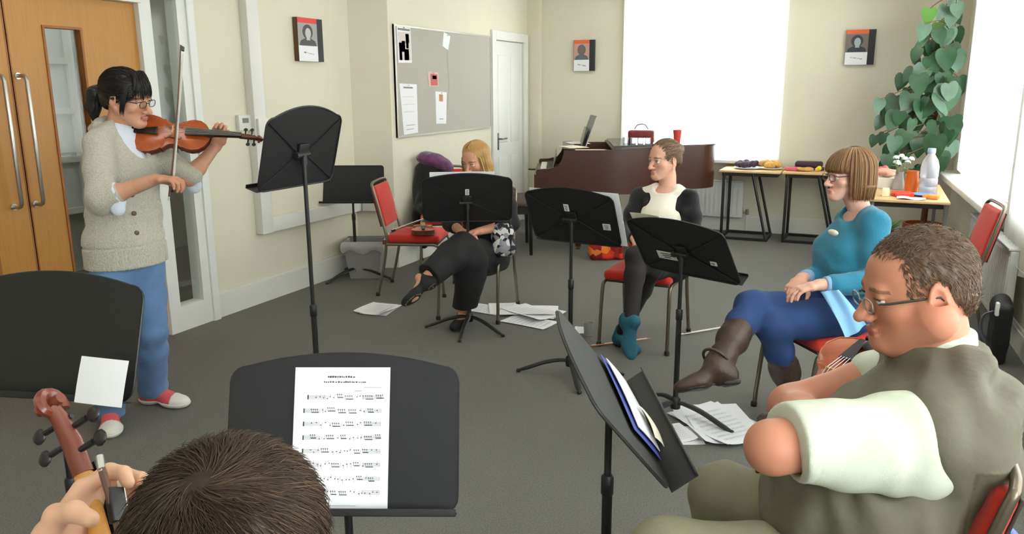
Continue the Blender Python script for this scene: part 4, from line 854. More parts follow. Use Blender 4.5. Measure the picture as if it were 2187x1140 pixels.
b = MB(); pts = [onx(x, y, BX + .024) for x, y in ((956, 105), (957, 140), (960, 180), (957, 235))]; b.tube([p - pts[0] for p in smooth_path(pts, 4)], .0022, 5); k = b.build('cord', mat('grey_cord', rgb(196, 192, 184), .8), None); k.location = pts[0]; tag(k, 'thin pale cord hanging down the middle of the notice board', 'cord')
# ================================================================ three small portrait pictures
def portrait(label, P, rz, w, h, top, tone, sc=1):
    t = thing('picture_box', label, 'picture', P, rz, 'portrait pictures on the walls'); d = .045; b = MB(); b.box((0, -d / 2, 0), (w, d, h), bev=.002); b.build('box', mat('dark_canvas', rgb(34, 32, 38), .6), t)
    b = MB(); b.box((-w / 2 - .001, -d / 2, 0), (.003, d - .004, h - .004)); b.build('side_edge', mat('brown_edge', rgb(92, 62, 36), .6), t)
    f = MB(); x0, x1 = -w / 2, w * .26; f.add([(x0, -d - .001, -h / 2), (x1, -d - .001, -h / 2), (x1, -d - .001, h / 2), (x0, -d - .001, h / 2)], [(0, 1, 2, 3)]); pg = f.build('print', M_paper, t)
    def patch(name, m, pts, dz): q = MB(); q.add([(x0 + (x1 - x0) * u, -d - .001 - dz, -h / 2 + h * v) for u, v in pts], [tuple(range(len(pts)))]); q.build(name, m, pg, smooth=0)
    el = lambda cx, cy, rx, ry, n=18: [(cx + rx * math.cos(2 * PI * k / n), cy + ry * math.sin(2 * PI * k / n)) for k in range(n)]
    patch('banner', top, ((0, .88), (1, .88), (1, 1), (0, 1)), .0006); patch('backdrop', tone[0], ((0, .36), (1, .36), (1, .88), (0, .88)), .0006)
    patch('hair', tone[1], el(.5, .68, .27, .17), .0009); patch('shoulders', tone[1], ((.05, .36), (.95, .36), (.88, .47), (.66, .53), (.34, .53), (.12, .47)), .0009); patch('face', tone[2], el(.52, .645, .15, .125), .0012); patch('neck', tone[2], ((.42, .49), (.62, .49), (.6, .58), (.44, .58)), .0011)
    s = MB(); rr = random.Random(len(label))
    for k in range(9): u = .25 + .06 * k; s.add([(x0 + (x1 - x0) * (u + a), -d - .002, -h / 2 + h * (.2 - .006 * k + c)) for a, c in ((0, 0), (.05, rr.uniform(-.02, .03)), (.055, rr.uniform(0, .03) + .012), (.0, .014))], [(0, 1, 2, 3)])
    s.build('handwriting', G1, pg, smooth=0); return t
RB = mat('red_banner', rgb(222, 62, 58), .6); OB = mat('orange_banner', rgb(226, 104, 60), .6)
portrait('small portrait picture with a red banner on the left wall', (LX, 5.282, 1.972), PI / 2, .31, .33, RB, (mat('photo_pale', rgb(158, 156, 154), .6), mat('photo_charcoal', rgb(76, 74, 76), .6), mat('photo_skin', rgb(190, 186, 184), .6)))
portrait('small portrait picture between the white door and the window', (-3.17, BY, 1.955), 0, .25, .35, OB, (mat('photo_pink', rgb(196, 150, 138), .6), mat('photo_slate', rgb(92, 104, 112), .6), mat('photo_brown', rgb(120, 96, 88), .6)))
portrait('small portrait picture on the back wall beside the climbing plant', (-.21, BY, 1.975), 0, .275, .345, OB, (mat('photo_taupe', rgb(120, 108, 104), .6), mat('photo_navy', rgb(52, 54, 64), .6), mat('photo_bluegrey', rgb(168, 180, 188), .6)))
# ================================================================ thermostat panel on the trunking
o = thing('wall_thermostat', 'small white control panel on the left wall by the trunking', 'thermostat', (LX, 4.50, 1.36)); b = MB(); b.box((.016, 0, 0), (.032, .13, .11), bev=.005); b.build('housing', M_trim, o); b = MB(); b.box((.033, .0, .015), (.003, .06, .035)); b.build('display', mat('grey_display', rgb(120, 124, 120), .3), o)
o = thing('socket_box', 'small white junction box on the trunking behind the violin scroll', 'socket', (LX + .071, 4.615, 1.30)); b = MB(); b.box((.012, 0, 0), (.024, .10, .17), bev=.004); b.build('cover', M_trim, o)
# ================================================================ waste bin
q = on(776, 590); o = thing('waste_bin', 'grey plastic waste bin standing in the wall recess', 'bin', (q[0] + .02, q[1] + .02, 0), .42); M_bin = mat('grey_bin', rgb(142, 138, 138), .5)
b = MB(); W0, W1, H_ = .12, .165, .30
def ring(w, z, t=0): return [V(sx * (w - t), sy * (w - t) * .8, z) for sx, sy in ((-1, -1), (1, -1), (1, 1), (-1, 1))]
vs = ring(W0, 0) + ring(W1, H_) + ring(W1 + .012, H_) + ring(W1 + .012, H_ + .02) + ring(W1, H_ + .02, .006) + ring(W0, .02, .006); fs = [(0, 3, 2, 1)]
for r_ in range(5):
    for k in range(4): fs.append((r_ * 4 + k, r_ * 4 + (k + 1) % 4, r_ * 4 + 4 + (k + 1) % 4, r_ * 4 + 4 + k))
fs.append((20, 21, 22, 23)); b.add(vs, fs); b.build('bucket', M_bin, o, smooth=30)
b = MB(); b.grid(lambda u, v: V(0, 0, 0) + (lambda a: V((W1 + .004 + .016 * math.sin(v * PI)) * max(-1, min(1, 1.42 * math.cos(a))), .82 * (W1 + .004 + .016 * math.sin(v * PI)) * max(-1, min(1, 1.42 * math.sin(a))), H_ + .03 - v * (.09 + .02 * math.sin(a * 7))))(2 * PI * u), 40, 6); b.build('liner', mat('bin_liner', rgb(176, 172, 172), .35), o, smooth=60)
# ================================================================ papers and small things on the carpet
def floor_sheet(label, px, py, ang, w=.21, h=.297, z=.002, n=1, name='music_sheet', seed=1, m=None, cat='sheet music', mark=True):
    q = on(px, py); o = thing(name, label, cat, (q[0], q[1], 0), ang, 'white sheets lying on the carpet'); r = np.random.RandomState(seed); b = MB(); s = MB()
    for k in range(n):
        a = r.uniform(-.5, .5) if k else 0; dx, dy = (r.uniform(-.05, .05, 2) if k else (0, 0)); R = rotz(a); hh = .010 * (k + .4)
        f = lambda u, v, k=k, R=R, dx=dx, dy=dy: R @ V((u - .5) * w, (v - .5) * h, 0) + V(dx, dy, z + .003 * k + hh * (abs(2 * u - 1) ** 3) * (.5 + .5 * math.sin(3 * v + k)))
        b.grid(f, 8, 8, V(0, 0, .0008))
        if mark and k == n - 1:
            for j in range(8):
                vv = .12 + j * .1
                for l in range(5): p = [f(u, vv + l * .008) + V(0, 0, .0006) for u in (.12, .88)]; e = V(0, h * .0016, 0); s.add([p[0], p[1], p[1] + R @ e, p[0] + R @ e], [(0, 1, 2, 3)])
                for l in range(9): u = .18 + .075 * l; p = f(u, vv + r.uniform(0, .03)) + V(0, 0, .0008); e = .0035; s.add([p, p + V(e, 0, 0), p + V(e, e, 0), p + V(0, e, 0)], [(0, 1, 2, 3)])
    pg = b.build('page', m or M_paper, o)
    if mark: s.build('printed_staves', mat('faint_ink', rgb(150, 150, 154), .8), pg, smooth=0)
    return o
floor_sheet('loose stack of white music sheets lying alone on the carpet left of the crossed foot', 815, 661, .15, n=3, seed=2)
floor_sheet('white sheet on the carpet beside the pole of the stand of the blonde woman', 1040, 661, 1.45, n=1, seed=3)
floor_sheet('white sheet on the carpet touching the larger pile right of the blonde woman', 1075, 660, .5, n=1, seed=4, z=.006)
floor_sheet('wide pile of white music sheets between the two centre stands', 1140, 668, 1.5, n=3, w=.23, h=.42, seed=6, z=.010)
floor_sheet('white sheet at the near edge of the wide pile of sheets', 1130, 688, 1.4, n=1, h=.36, seed=7, z=.004)
floor_sheet('small white sheet leaning at the foot of the centre stand', 1243, 705, .3, w=.10, h=.15, n=1, seed=8)
floor_sheet('large fanned pile of white music sheets at the foot of the tipped stand', 1535, 902, .95, n=4, w=.30, h=.42, seed=9, z=.004)
floor_sheet('crumpled white sheet on the near side of the tipped stand', 1458, 930, .4, w=.17, h=.2, n=2, seed=10)
q = on(1257, 716); g = MB(); g.lathe([(.028, 0), (.03, .003), (.036, .09), (.034, .09), (.028, .006), (.001, .006)], seg=18); o = g.build('plastic_cup', mat('cup_plastic', rgb(200, 200, 198), .3, trans=.5), None); o.location = (q[0], q[1], 0.001); tag(o, 'clear plastic cup on the carpet left of the blue shoes', 'cup')
def floor_bow(label, a, b_, kind):
    p0, p1 = on(*a), on(*b_); o = thing('violin_bow' , label, 'bow', (p0[0], p0[1], 0), 0, 'bows on the carpet'); d = V(p1[0] - p0[0], p1[1] - p0[1], 0); L = np.linalg.norm(d); d = d / L; s_ = V(-d[1], d[0], 0)
    b = MB(); b.tube([V(0, 0, .012), d * L * .5 + V(0, 0, .009), d * L + V(0, 0, .012)], (.0045, .0038, .003), 8); b.build('stick', kind, o); b = MB(); b.box(d * L / 2 + s_ * .02 + V(0, 0, .008), (L * .92, .008, .002), np.stack([d, s_, V(0, 0, 1)], 1)); b.build('hair', mat('bow_hair', rgb(240, 238, 230), .5), o); b = MB(); b.box(d * .07 + s_ * .01 + V(0, 0, .01), (.05, .022, .012), np.stack([d, s_, V(0, 0, 1)], 1), bev=.003); b.build('frog', M_black, o)
floor_bow('violin bow with pale hair lying on the carpet under the blue shoes', (1262, 742), (1390, 726), mat('orange_bow_wood', rgb(206, 130, 84), .4))
floor_bow('white haired violin bow lying on the carpet behind the tipped stand', (1452, 718), (1580, 696), mat('pale_bow_wood', rgb(200, 190, 176), .4))
# red patterned bag on the floor behind
q = on(1292, 556); S = Solid().bx((0, 0, .11), (.17, .06, .11), r=.04, k=0).el((.05, 0, .16), (.09, .07, .07), k=.04).el((-.09, 0, .1), (.08, .08, .09), k=.04); v, F = S.mesh(.008, disp=lambda P: .004 * wob(P, 9, 3))
def pat_mat(name, cols, sc):
    m = bpy.data.materials.new(name); m.use_nodes = True; nt = m.node_tree; N = nt.nodes; L = nt.links; bs = N['Principled BSDF']; bs.inputs['Roughness'].default_value = .8
    tc = N.new('ShaderNodeTexCoord'); vo = N.new('ShaderNodeTexVoronoi'); vo.inputs['Scale'].default_value = sc; cr = N.new('ShaderNodeValToRGB'); cr.color_ramp.interpolation = 'CONSTANT'
    sp = N.new('ShaderNodeSeparateColor'); L.new(tc.outputs['Object'], vo.inputs['Vector']); L.new(vo.outputs['Color'], sp.inputs[0]); L.new(sp.outputs[0], cr.inputs[0]); L.new(cr.outputs[0], bs.inputs['Base Color'])
    e = cr.color_ramp.elements; e[0].color = (*cols[0], 1); e[1].color = (*cols[1], 1); e[1].position = 1 / len(cols)
    for i, c in enumerate(cols[2:]): x = e.new((i + 2) / len(cols)); x.color = (*c, 1)
    return m
o = thing('patterned_bag', 'red and orange patterned bag on the carpet behind the cardigan woman', 'bag', (q[0], q[1] + .06, 0), math.radians(24)); link_mesh('bag_body', np_mesh('bag_body', v, F, pat_mat('red_pattern', (rgb(150, 20, 16), rgb(206, 50, 26), rgb(226, 122, 40), rgb(120, 14, 14)), 14)), o); b = MB(); b.tube(smooth_path([(-.08, 0, .20), (-.05, -.02, .27), (.04, -.02, .27), (.08, 0, .21)], 5), .007, 6); b.build('handle', mat('dark_red_strap', rgb(110, 18, 16), .7), o)
# coat and scarf on the chair by the notice board
c7 = V(-3.48, 6.2, 0); R7 = rotz(math.radians(-60)); w7 = lambda x, y, z: c7 + R7 @ V(x, y, z)
S = Solid()
for (x, y, z, a, b_, c_) in ((-.27, -.12, .74, .09, .14, .17), (-.25, -.06, .60, .11, .2, .18), (-.10, -.05, .53, .16, .2, .08), (-.30, -.15, .87, .08, .11, .07), (-.16, -.20, .40, .08, .09, .26), (.0, -.02, .50, .12, .17, .04), (-.30, -.22, .52, .07, .07, .32)): S.el(w7(x, y, z), (a, b_, c_), R7, k=.05)
v, F = S.mesh(.01, disp=lambda P: .010 * folds(P, V(.6, .7, .3), 7, 2)); o = link_mesh('black_coat', np_mesh('black_coat', v - w7(-.2, .1, .3), F, mat('black_wool', rgb(24, 23, 25), .9, sheen=.2))); o.location = w7(-.2, .1, .3); tag(o, 'black coat hung over the chair by the notice board', 'coat')
S = Solid()
for (x, y, z, a, b_, c_) in ((-.29, -.10, .945, .1, .11, .07), (-.27, -.16, .97, .08, .08, .05), (-.27, -.02, .92, .09, .09, .05), (-.25, .04, .88, .08, .06, .05)): S.el(w7(x, y, z), (a, b_, c_), R7, k=.03)
v, F = S.mesh(.008, disp=lambda P: .008 * folds(P, V(.8, -.3, .5), 14, 4)); o = link_mesh('purple_scarf', np_mesh('purple_scarf', v - w7(-.25, .1, .9), F, mat('purple_silk', rgb(92, 38, 84), .55, noise=.5, nscale=22, sheen=.3))); o.location = w7(-.25, .1, .9); tag(o, 'crumpled purple scarf on top of the black coat', 'scarf')
# small things around the right window
q = on(2150, 775); o = thing('black_case', 'black soft instrument case leaning at the right wall', 'case', rw(5.25, -.17), RA); S = Solid().bx((0, 0, .19), (.045, .10, .19), rotx(.12), r=.035, k=0).el((0, .03, .32), (.05, .07, .08), k=.04); v, F = S.mesh(.008, disp=lambda P: .003 * wob(P, 8, 2)); link_mesh('case_body', np_mesh('case_body', v, F, mat('black_nylon', rgb(26, 26, 30), .6)), o)
b = MB(); b.tube(smooth_path([(-.05, -.06, .32), (-.09, -.02, .28), (-.09, .03, .18), (-.05, .06, .10)], 5), .012, 8, flat=.4); b.build('strap', mat('grey_webbing', rgb(130, 136, 148), .7), o); b = MB(); b.box((-.04, -.09, .34), (.02, .04, .08), bev=.008); b.build('white_tag', M_paper, o)
b = MB(); pts = [rw(4.8, -.03, .70), rw(4.85, -.06, .52), rw(4.72, -.05, .38), rw(4.8, -.05, .2), rw(4.95, -.06, .03)]; b.tube([p - pts[0] for p in smooth_path(pts, 6)], .004, 6); o = b.build('cable', mat('grey_cable', rgb(90, 88, 86), .6), None); o.location = pts[0]; tag(o, 'thin grey cable hanging down the right wall', 'cable')
# ================================================================ people: shared building blocks
def skin_mat(name): return mat(name, (1, 1, 1), .5, attr=True, sss=.12, bump=.03, bscale=350, spec=.35)
M_skin = skin_mat('skin'); M_hair = mat('hair_strands', (1, 1, 1), .42, attr=True, spec=.45)
M_eyew = mat('eye_white', rgb(224, 218, 212), .25); M_iris = mat('eye_iris', rgb(38, 26, 20), .2)
class Fig:
    def __init__(s, label, base, skin, lips=None):
        s.label = label; s.base = V(base); s.skin = np.array(skin); s.lips = np.array(lips if lips is not None else (skin[0] * .75, skin[1] * .45, skin[2] * .45)); s.V = []; s.F = []; s.C = []; s.n = 0; s.o = None
    def add(s, v, F, col=None):
        s.V.append(v); s.F.append(F + s.n); s.n += len(v); s.C.append(np.tile(s.skin, (len(v), 1)) if col is None else col)
    def finish(s):
        v = np.concatenate(s.V); me = np_mesh('person', v - s.base, np.concatenate(s.F), M_skin, np.concatenate(s.C)); s.o = link_mesh('person', me); s.o.location = s.base
        return tag(s.o, s.label, 'person')
    def wear(s, name, S, vox, m, disp=None, label=None, parent=None, relax=1):
        v, F = S.mesh(vox, disp=disp, relax=relax); return link_mesh(name, np_mesh(name, v - s.base, F, m), parent or s.o, label=label)
    def part(s, name, mb, m, label=None, parent=None, smooth=40):
        mb.v = [tuple(V(p) - s.base) for p in mb.v]; return mb.build(name, m, parent or s.o, label=label, smooth=smooth)
def head_frame(fwd, up=(0, 0, 1)):
    y = nz(fwd); u = V(up); z = nz(u - y * (u @ y)); x = np.cross(y, z); return np.stack([x, y, z], 1)     # x right, y forward, z up
class Head:
    def __init__(s, C, R, sc=1.0, fem=True): s.C = V(C); s.R = R; s.s = sc; s.fem = fem
    def p(s, x, y, z): return s.C + s.R @ (V(x, y, z) * s.s)
    def solid(s, neck=None, nr=.055, jaw=1.0, fat=0.0, nose=1.0, ear=1.0):
        S = Solid(); p, q, R = s.p, s.s, s.R; e = lambda c, r, k, op='+', RR=None: S.el(p(*c), V(r) * q, R if RR is None else R @ RR, k * q, op)
        e((0, -.014, .028), (.075, .096, .088), .02); e((0, .028, .036), (.063, .06, .062), .03); e((0, .04, -.045), (.053 + fat, .048, .062), .03)
        for x in (-1, 1):
            S.rc(p(x * (.050 + fat) * jaw, .002, -.045), p(x * .017 * jaw, .068, -.098), (.026 + fat) * q, .021 * q, .025 * q)
            e((x * .041, .055, -.026), (.025, .026, .022), .02)
        e((0, .078, -.1), (.023 * jaw, .020, .018), .02)
        if fat: e((0, .03, -.098), (.05, .05, .03), .03)
        S.rc(p(-.033, .080, .019), p(.033, .080, .019), .0135 * q, None, .014 * q)
        for x in (-1, 1): e((x * .032, .103, -.002), (.017, .016, .0105), .012, '-')
        for x in (-1, 1): e((x * .032, .0845, .0065), (.0165, .0085, .0060), .004)
        n = nose; S.rc(p(0, .089, .004), p(0, .108 + .006 * n, -.034), .0085 * q, .0115 * q, .012 * q); e((0, .109 + .008 * n, -.0385), (.0125 * n, .0125 * n, .0115), .006)
        for x in (-1, 1): e((x * .0125 * n, .101, -.0415), (.009, .012, .0085), .006); e((x * .007, .111, -.050), (.0035, .005, .004), .003, '-')
        e((0, .0955, -.067), (.021, .0085, .006), .008); e((0, .0935, -.0765), (.018, .009, .0065), .008); e((0, .1055, -.0715), (.019, .008, .0014), .002, '-')
        for x in (-1, 1):
            RR = rotz(-x * .35) @ rotx(-.15)
            e((x * .0785 * (1 + .04 * (ear - 1)), -.012, -.008), (.0075 * ear, .021 * ear, .033 * ear), .006, '+', RR); e((x * (.088 + .006 * (ear - 1)), -.006, -.004), (.008, .012 * ear, .019 * ear), .005, '-', RR); e((x * .0755, -.002, -.008 - .030 * ear), (.007 * ear, .009 * ear, .010 * ear), .006)
        if neck is not None: S.path([p(0, -.022, -.045), lerp(p(0, -.02, -.06), neck, .5), V(neck)], [nr * q, nr * q * .98, nr * q * 1.12], .03)
        return S
    def cols(s, v, skin, lips, blush=.12, brow=None, beard=0):
        L = (v - s.C) @ s.R / s.s; x, y, z = L[:, 0], L[:, 1], L[:, 2]; c = np.tile(np.array(skin, float), (len(v), 1)); ax = np.abs(x)
        g = lambda d: np.exp(-d)[:, None]
        red = np.array([1.05, .80, .78]); m = g(((ax - .042) / .022) ** 2 + ((z + .035) / .022) ** 2) * (y > .02)[:, None] * blush * 2.2 + g((x / .016) ** 2 + ((z + .038) / .014) ** 2) * (y > .09)[:, None] * blush * 2.5 + (ax > .072)[:, None] * (np.abs(z) < .05)[:, None] * blush * 2
        m = np.minimum(m, .8); c = c * (1 - m) + c * red * m
        lm = ((x / .022) ** 2 + ((z + .0715) / .0105) ** 2 < 1) & (y > .085); c[lm] = lips
        if brow is not None:
            bm = (np.abs(ax - .033) < .019) & (np.abs(z - (.019 + .004 * np.cos((ax - .03) * 90))) < .0042) & (y > .05); c[bm] = c[bm] * .25 + np.array(brow) * .75
        return c
    def eyes(s, fig, look=(0, 1, 0), lid=.5):
        b = MB(); i = MB(); l = MB(); r = .0118 * s.s
        for x in (-1, 1):
            c = s.p(x * .032, .0785, -.002); b.ball(c, r, s.R, 14, 8); d = s.R @ nz(V(look)); i.ball(c + d * r * .62, (r * .5, r * .5, r * .42), fr(d), 12, 6)
            pts = [s.p(x * .032 + .0145 * math.sin(t), .0805 + .0128 * math.cos(t * .9), .0035 + .0035 * math.cos(t * 1.2) - .004) for t in np.linspace(-1.15, 1.15, 9)]
            l.tube([pp + s.R @ V(0, .0, .0022) for pp in pts], .0019 * s.s, 6)
        w = fig.part('eyes', b, M_eyew); fig.part('irises', i, M_iris, parent=w); fig.part('eyelashes', l, mat('lash', rgb(34, 24, 20), .6), parent=w)
    def glasses(s, fig, m, w=.021, h=.0145, round_=.7, y=.106, z=-.004, temple=None, thick=.0016):
        b = MB(); n = 20
        def rim(x): return [s.p(x * .033 + w * math.copysign(abs(math.cos(t)) ** round_, math.cos(t)), y - .05 * (abs(x * .033 + w * math.cos(t)) ** 2) * 12, z + h * math.copysign(abs(math.sin(t)) ** round_, math.sin(t))) for t in np.linspace(0, 2 * PI, n + 1)]
        rl, rr_ = rim(1), rim(-1); b.tube(rl, thick, 6, cap=False); b.tube(rr_, thick, 6, cap=False)
        b.tube([s.p(-.012, y - .001, z + .004), s.p(0, y + .004, z + .007), s.p(.012, y - .001, z + .004)], thick, 6)
        o = fig.part('glasses', b, m); t = MB()
        for x in (-1, 1): t.tube([s.p(x * .053, y - .016, z + .006), s.p(x * .067, y - .03, z + .008), s.p(x * .079, .02, z + .010), s.p(x * .081, -.012, z + .009), s.p(x * .08, -.028, z - .012)], [thick * 1.5, thick * 1.6, thick * 1.6, thick * 1.5, thick], 6)
        fig.part('temples', t, temple or m, parent=o); 
        for q in (rl, rr_): g = MB(); g.add(q[:-1], [tuple(range(n))]); fig.part('lens', g, M_lens, parent=o)
        return o
def strands_mesh(paths, r, cols, seg=3):                            # paths (N, K, 3): thin tapering strands
    N, K, _ = paths.shape; T = np.zeros_like(paths); T[:, 1:-1] = paths[:, 2:] - paths[:, :-2]; T[:, 0] = paths[:, 1] - paths[:, 0]; T[:, -1] = paths[:, -1] - paths[:, -2]
    T /= np.linalg.norm(T, axis=-1, keepdims=True) + 1e-9; up = np.broadcast_to(nz(V(.37, -.52, .77)), T.shape); X = np.cross(T, up); X /= np.linalg.norm(X, axis=-1, keepdims=True) + 1e-9; Y = np.cross(T, X)
    tp = np.interp(np.linspace(0, 1, K), [0, .15, .6, 1], [.6, 1, .9, .15])[None, :, None] * r; v = []
    for k in range(seg): a = 2 * PI * k / seg; v.append(paths + (X * math.cos(a) + Y * math.sin(a)) * tp)
    v = np.stack(v, 2); c = np.broadcast_to(np.asarray(cols)[:, None, None, :], v.shape).reshape(-1, 3); base = (np.arange(N) * K * seg)[:, None, None]
    i = np.arange(K - 1)[None, :, None] * seg; k = np.arange(seg)[None, None, :]; k2 = (k + 1) % seg
    F = np.stack([base + i + k, base + i + k2, base + i + seg + k2, base + i + seg + k], -1).reshape(-1, 4); return v.reshape(-1, 3), F, c
def cap_strands(H, cen, rad, roots, flow, L, K=6, lift=.004, jit=.25, rng=None, droop=0.0, stop=None):
    # strands lying on the hair ellipsoid (head frame): roots are unit directions, flow gives the combing direction at a point
    rng = rng or np.random.RandomState(1); cen = V(cen); rad = V(rad); d = roots / np.linalg.norm(roots, axis=1, keepdims=True); P = [cen + d * rad]; Ls = L * rng.uniform(.7, 1.15, len(d)); off = rng.uniform(0, lift, len(d))[:, None]; J = rng.randn(len(d), 3) * jit
    for k in range(K - 1):
        p = P[-1]; f = flow((p - cen)) + J; n = (p - cen) / (rad * rad); n /= np.linalg.norm(n, axis=1, keepdims=True); f = f - n * (f * n).sum(1, keepdims=True); f /= np.linalg.norm(f, axis=1, keepdims=True) + 1e-9
        q = p + f * (Ls / (K - 1))[:, None]; u = (q - cen) / rad; nu = np.linalg.norm(u, axis=1, keepdims=True); q = cen + u / nu * rad * np.maximum(1, 1); q = q + n * droop * 0; P.append(q)
    P = np.stack(P, 1); n = (P - cen) / (rad * rad); n /= np.linalg.norm(n, axis=-1, keepdims=True); P = P + n * off[:, None] * np.linspace(.2, 1, K)[None, :, None]
    return H.C + (P * H.s) @ H.R.T
def shade_cols(base, n, rng, amt=.35, tint=None, tamt=.3):
    c = np.array(base)[None] * (1 + amt * rng.uniform(-1, 1, (n, 1)))
    if tint is not None: t = (rng.rand(n, 1) < tamt) * rng.uniform(.3, 1, (n, 1)); c = c * (1 - t) + np.array(tint)[None] * t
    return np.clip(c, .002, 1)
def hair_obj(fig, parts, name='hair', m=None, label=None):
    Vs, Fs, Cs, n = [], [], [], 0
    for v, F, c in parts: Vs.append(v); Fs.append(F + n); Cs.append(c); n += len(v)
    return link_mesh(name, np_mesh(name, np.concatenate(Vs) - fig.base, np.concatenate(Fs), m or M_hair, np.concatenate(Cs)), fig.o, label=label)
def flat_col(v, c): return np.tile(np.array(c), (len(v), 1))
def hand(fig, wr, d, n, t, sc=1.0, curls=None, thumb=None, spread=.0, forearm=None, rf=.0, vox=.0026, col=None):
    # wr wrist, d towards the knuckles, n direction the palm faces, t direction of the thumb side
    d = nz(d); n = nz(V(n) - d * (V(n) @ d)); t0 = nz(np.cross(d, n)); t0 = t0 if t0 @ V(t) > 0 else -t0; wr = V(wr); S = Solid(); a = lambda x, y, z: wr + (d * x + t0 * y + n * z) * sc
    if forearm is not None: S.rc(V(forearm), wr, rf or .030, .026 * sc, .02)
    S.loft([(a(-.005, 0, 0), t0, .027 * sc, .021 * sc), (a(.035, .001, 0), t0, .036 * sc, .018 * sc), (a(.088, 0, 0), t0, .041 * sc, .0125 * sc)], k=.012); S.el(a(.038, .022, .010), V(.030, .017, .015) * sc, np.stack([d, t0, n], 1), k=.012)
    curls = curls or [(.5, .7, .5)] * 4; Ls = (.068, .076, .071, .055); bx = (.088, .092, .088, .078)
    for j in range(4):
        y = .0295 - .0197 * j; p = a(bx[j], y, 0); ang = 0; r = (.0088, .009, .0086, .0076)[j] * sc; sp = (1.5 - j) * spread; q = [p]
        for s_, c in zip((.46, .30, .24), curls[j]): ang += c; p = p + (d * math.cos(ang) + n * math.sin(ang) + t0 * sp * math.cos(ang)) * Ls[j] * s_ * sc; q.append(p)
        S.rc(a(.05, y * .75, 0), q[0], r * 1.05, r * 1.1, .006); S.path(q, [r * 1.08, r, r * .93, r * .80], .003)
    th = thumb or [(.55, .75, .35), (.85, .4, .4), (.9, .1, .5)]; p = a(.022, .026, .006); q = [p]
    for L_, (x, y, z) in zip((.040, .032, .026), th): u = nz(V(x, y, z)); p = p + (d * u[0] + t0 * u[1] + n * u[2]) * L_ * sc; q.append(p)
    S.path(q, [.0145 * sc, .0115 * sc, .0102 * sc, .0085 * sc], .007); v, F = S.mesh(vox)
    c = np.tile(fig.skin if col is None else col, (len(v), 1))
    tips = np.array([V(p)]); fig.add(v, F, c * np.array([1.0, .94, .92]) ); return q
def arm(S, sh, el, wr, e=0.0, r=(.050, .043, .042, .029), k=.02):
    m = lerp(el, wr, .3); S.path([sh, lerp(sh, el, .5), el], [r[0] + e, (r[0] + r[1]) / 2 + e, r[1] + e], k); S.path([el, m, wr], [r[1] + e, r[2] + e, r[3] + e], k)
def leg(S, hip, kn, an, e=0.0, r=(.085, .070, .056, .055, .036), k=.03):
    S.path([hip, lerp(hip, kn, .5), kn], [r[0] + e, r[1] + e, r[2] + e], k); m = lerp(kn, an, .3); S.path([kn, m, an], [r[2] + e, r[3] + e, r[4] + e], k)
def foot(an, f, up=(0, 0, 1), L=1.0, e=0.0, cut=True):
    f = nz(f); up = V(up); up = nz(up - f * (up @ f)); s_ = np.cross(f, up); an = V(an); R = np.stack([f, s_, up], 1); a = lambda x, z: an + (f * x + up * z) * L; S = Solid()
    S.el(a(-.03, -.045), V(.048, .034, .042) * L + e, R, k=.02); S.rc(a(0, -.01), a(.10, -.052), .038 * L + e, .030 * L + e, .03); S.el(a(.135, -.06), V(.066, .042, .026) * L + e, R, k=.03); S.rc(a(0, .03), a(-.01, -.03), .034 * L + e, .036 * L + e, .02)
    if cut: S.half(a(0, -.085), -up)
    return S
# ================================================================ standing violinist
def knit(name, col, sc=260, b=.5, n=.10): return mat(name, col, .9, noise=n, nscale=sc, bump=b, bscale=sc, sheen=.2, spec=.2)
M_hoodie = knit('oatmeal_knit', rgb(186, 181, 168), 150, .7, .16); M_shirt = mat('pale_shirt', rgb(216, 222, 234), .8, bump=.1, bscale=120); M_jeans = mat('blue_denim', rgb(92, 124, 166), .85, noise=.22, nscale=9, bump=.15, bscale=400, sheen=.1)
vf = nz(RT * .86 - FW * .5); vr = nz(V(vf[1], -vf[0], 0))              # facing, her right side
fl = on(238, 905) + V(0, 0, .088); fl_l = on(330, 862) + V(0, 0, .088)
J = dict(neck=at(258, 268, 3.76), sr=at(212, 308, 3.60), sl=at(300, 304, 3.92), er=at(216, 425, 3.50), wr=at(332, 383, 3.50), el=at(405, 380, 3.84), wl=at(461, 312, 3.93), ch=at(262, 350, 3.75), wa=at(266, 450, 3.75), pe=at(270, 548, 3.75), hr=at(240, 565, 3.69), hl=at(306, 562, 3.82), kr=at(238, 730, 3.64), kl=at(322, 705, 3.85))
vf_ = Fig('person standing and playing the violin in oatmeal hooded cardigan, jeans and red and white sneakers', (J['pe'][0], J['pe'][1], 0), rgb(206, 152, 124), rgb(192, 118, 108))
F1 = vf_
B = Solid(); B.loft([(J['pe'], vr, .150, .10), (J['wa'], vr, .125, .09), (J['ch'], vr, .140, .10), (lerp(J['sr'], J['sl'], .5), vr, .135, .07)], k=.03); arm(B, J['sr'], J['er'], J['wr'], r=(.044, .039, .038, .026)); arm(B, J['sl'], J['el'], J['wl'], r=(.044, .039, .037, .025)); leg(B, J['hr'], J['kr'], fl, r=(.08, .066, .052, .05, .034)); leg(B, J['hl'], J['kl'], fl_l, r=(.08, .066, .052, .05, .034)); B.rc(J['ch'], J['neck'], .06, .05, .03)
v, F = B.mesh(.006); F1.add(v, F)
HV = Head(at(270, 208, 3.71), head_frame(RT * .97 - FW * .16 - V(0, 0, .25), V(0, 0, 1) + RT * .22 - FW * .14), 1.05)
S = HV.solid(J['neck'], .048); v, F = S.mesh(.0032); F1.add(v, F, HV.cols(v, F1.skin, F1.lips, .10, rgb(40, 28, 24)))
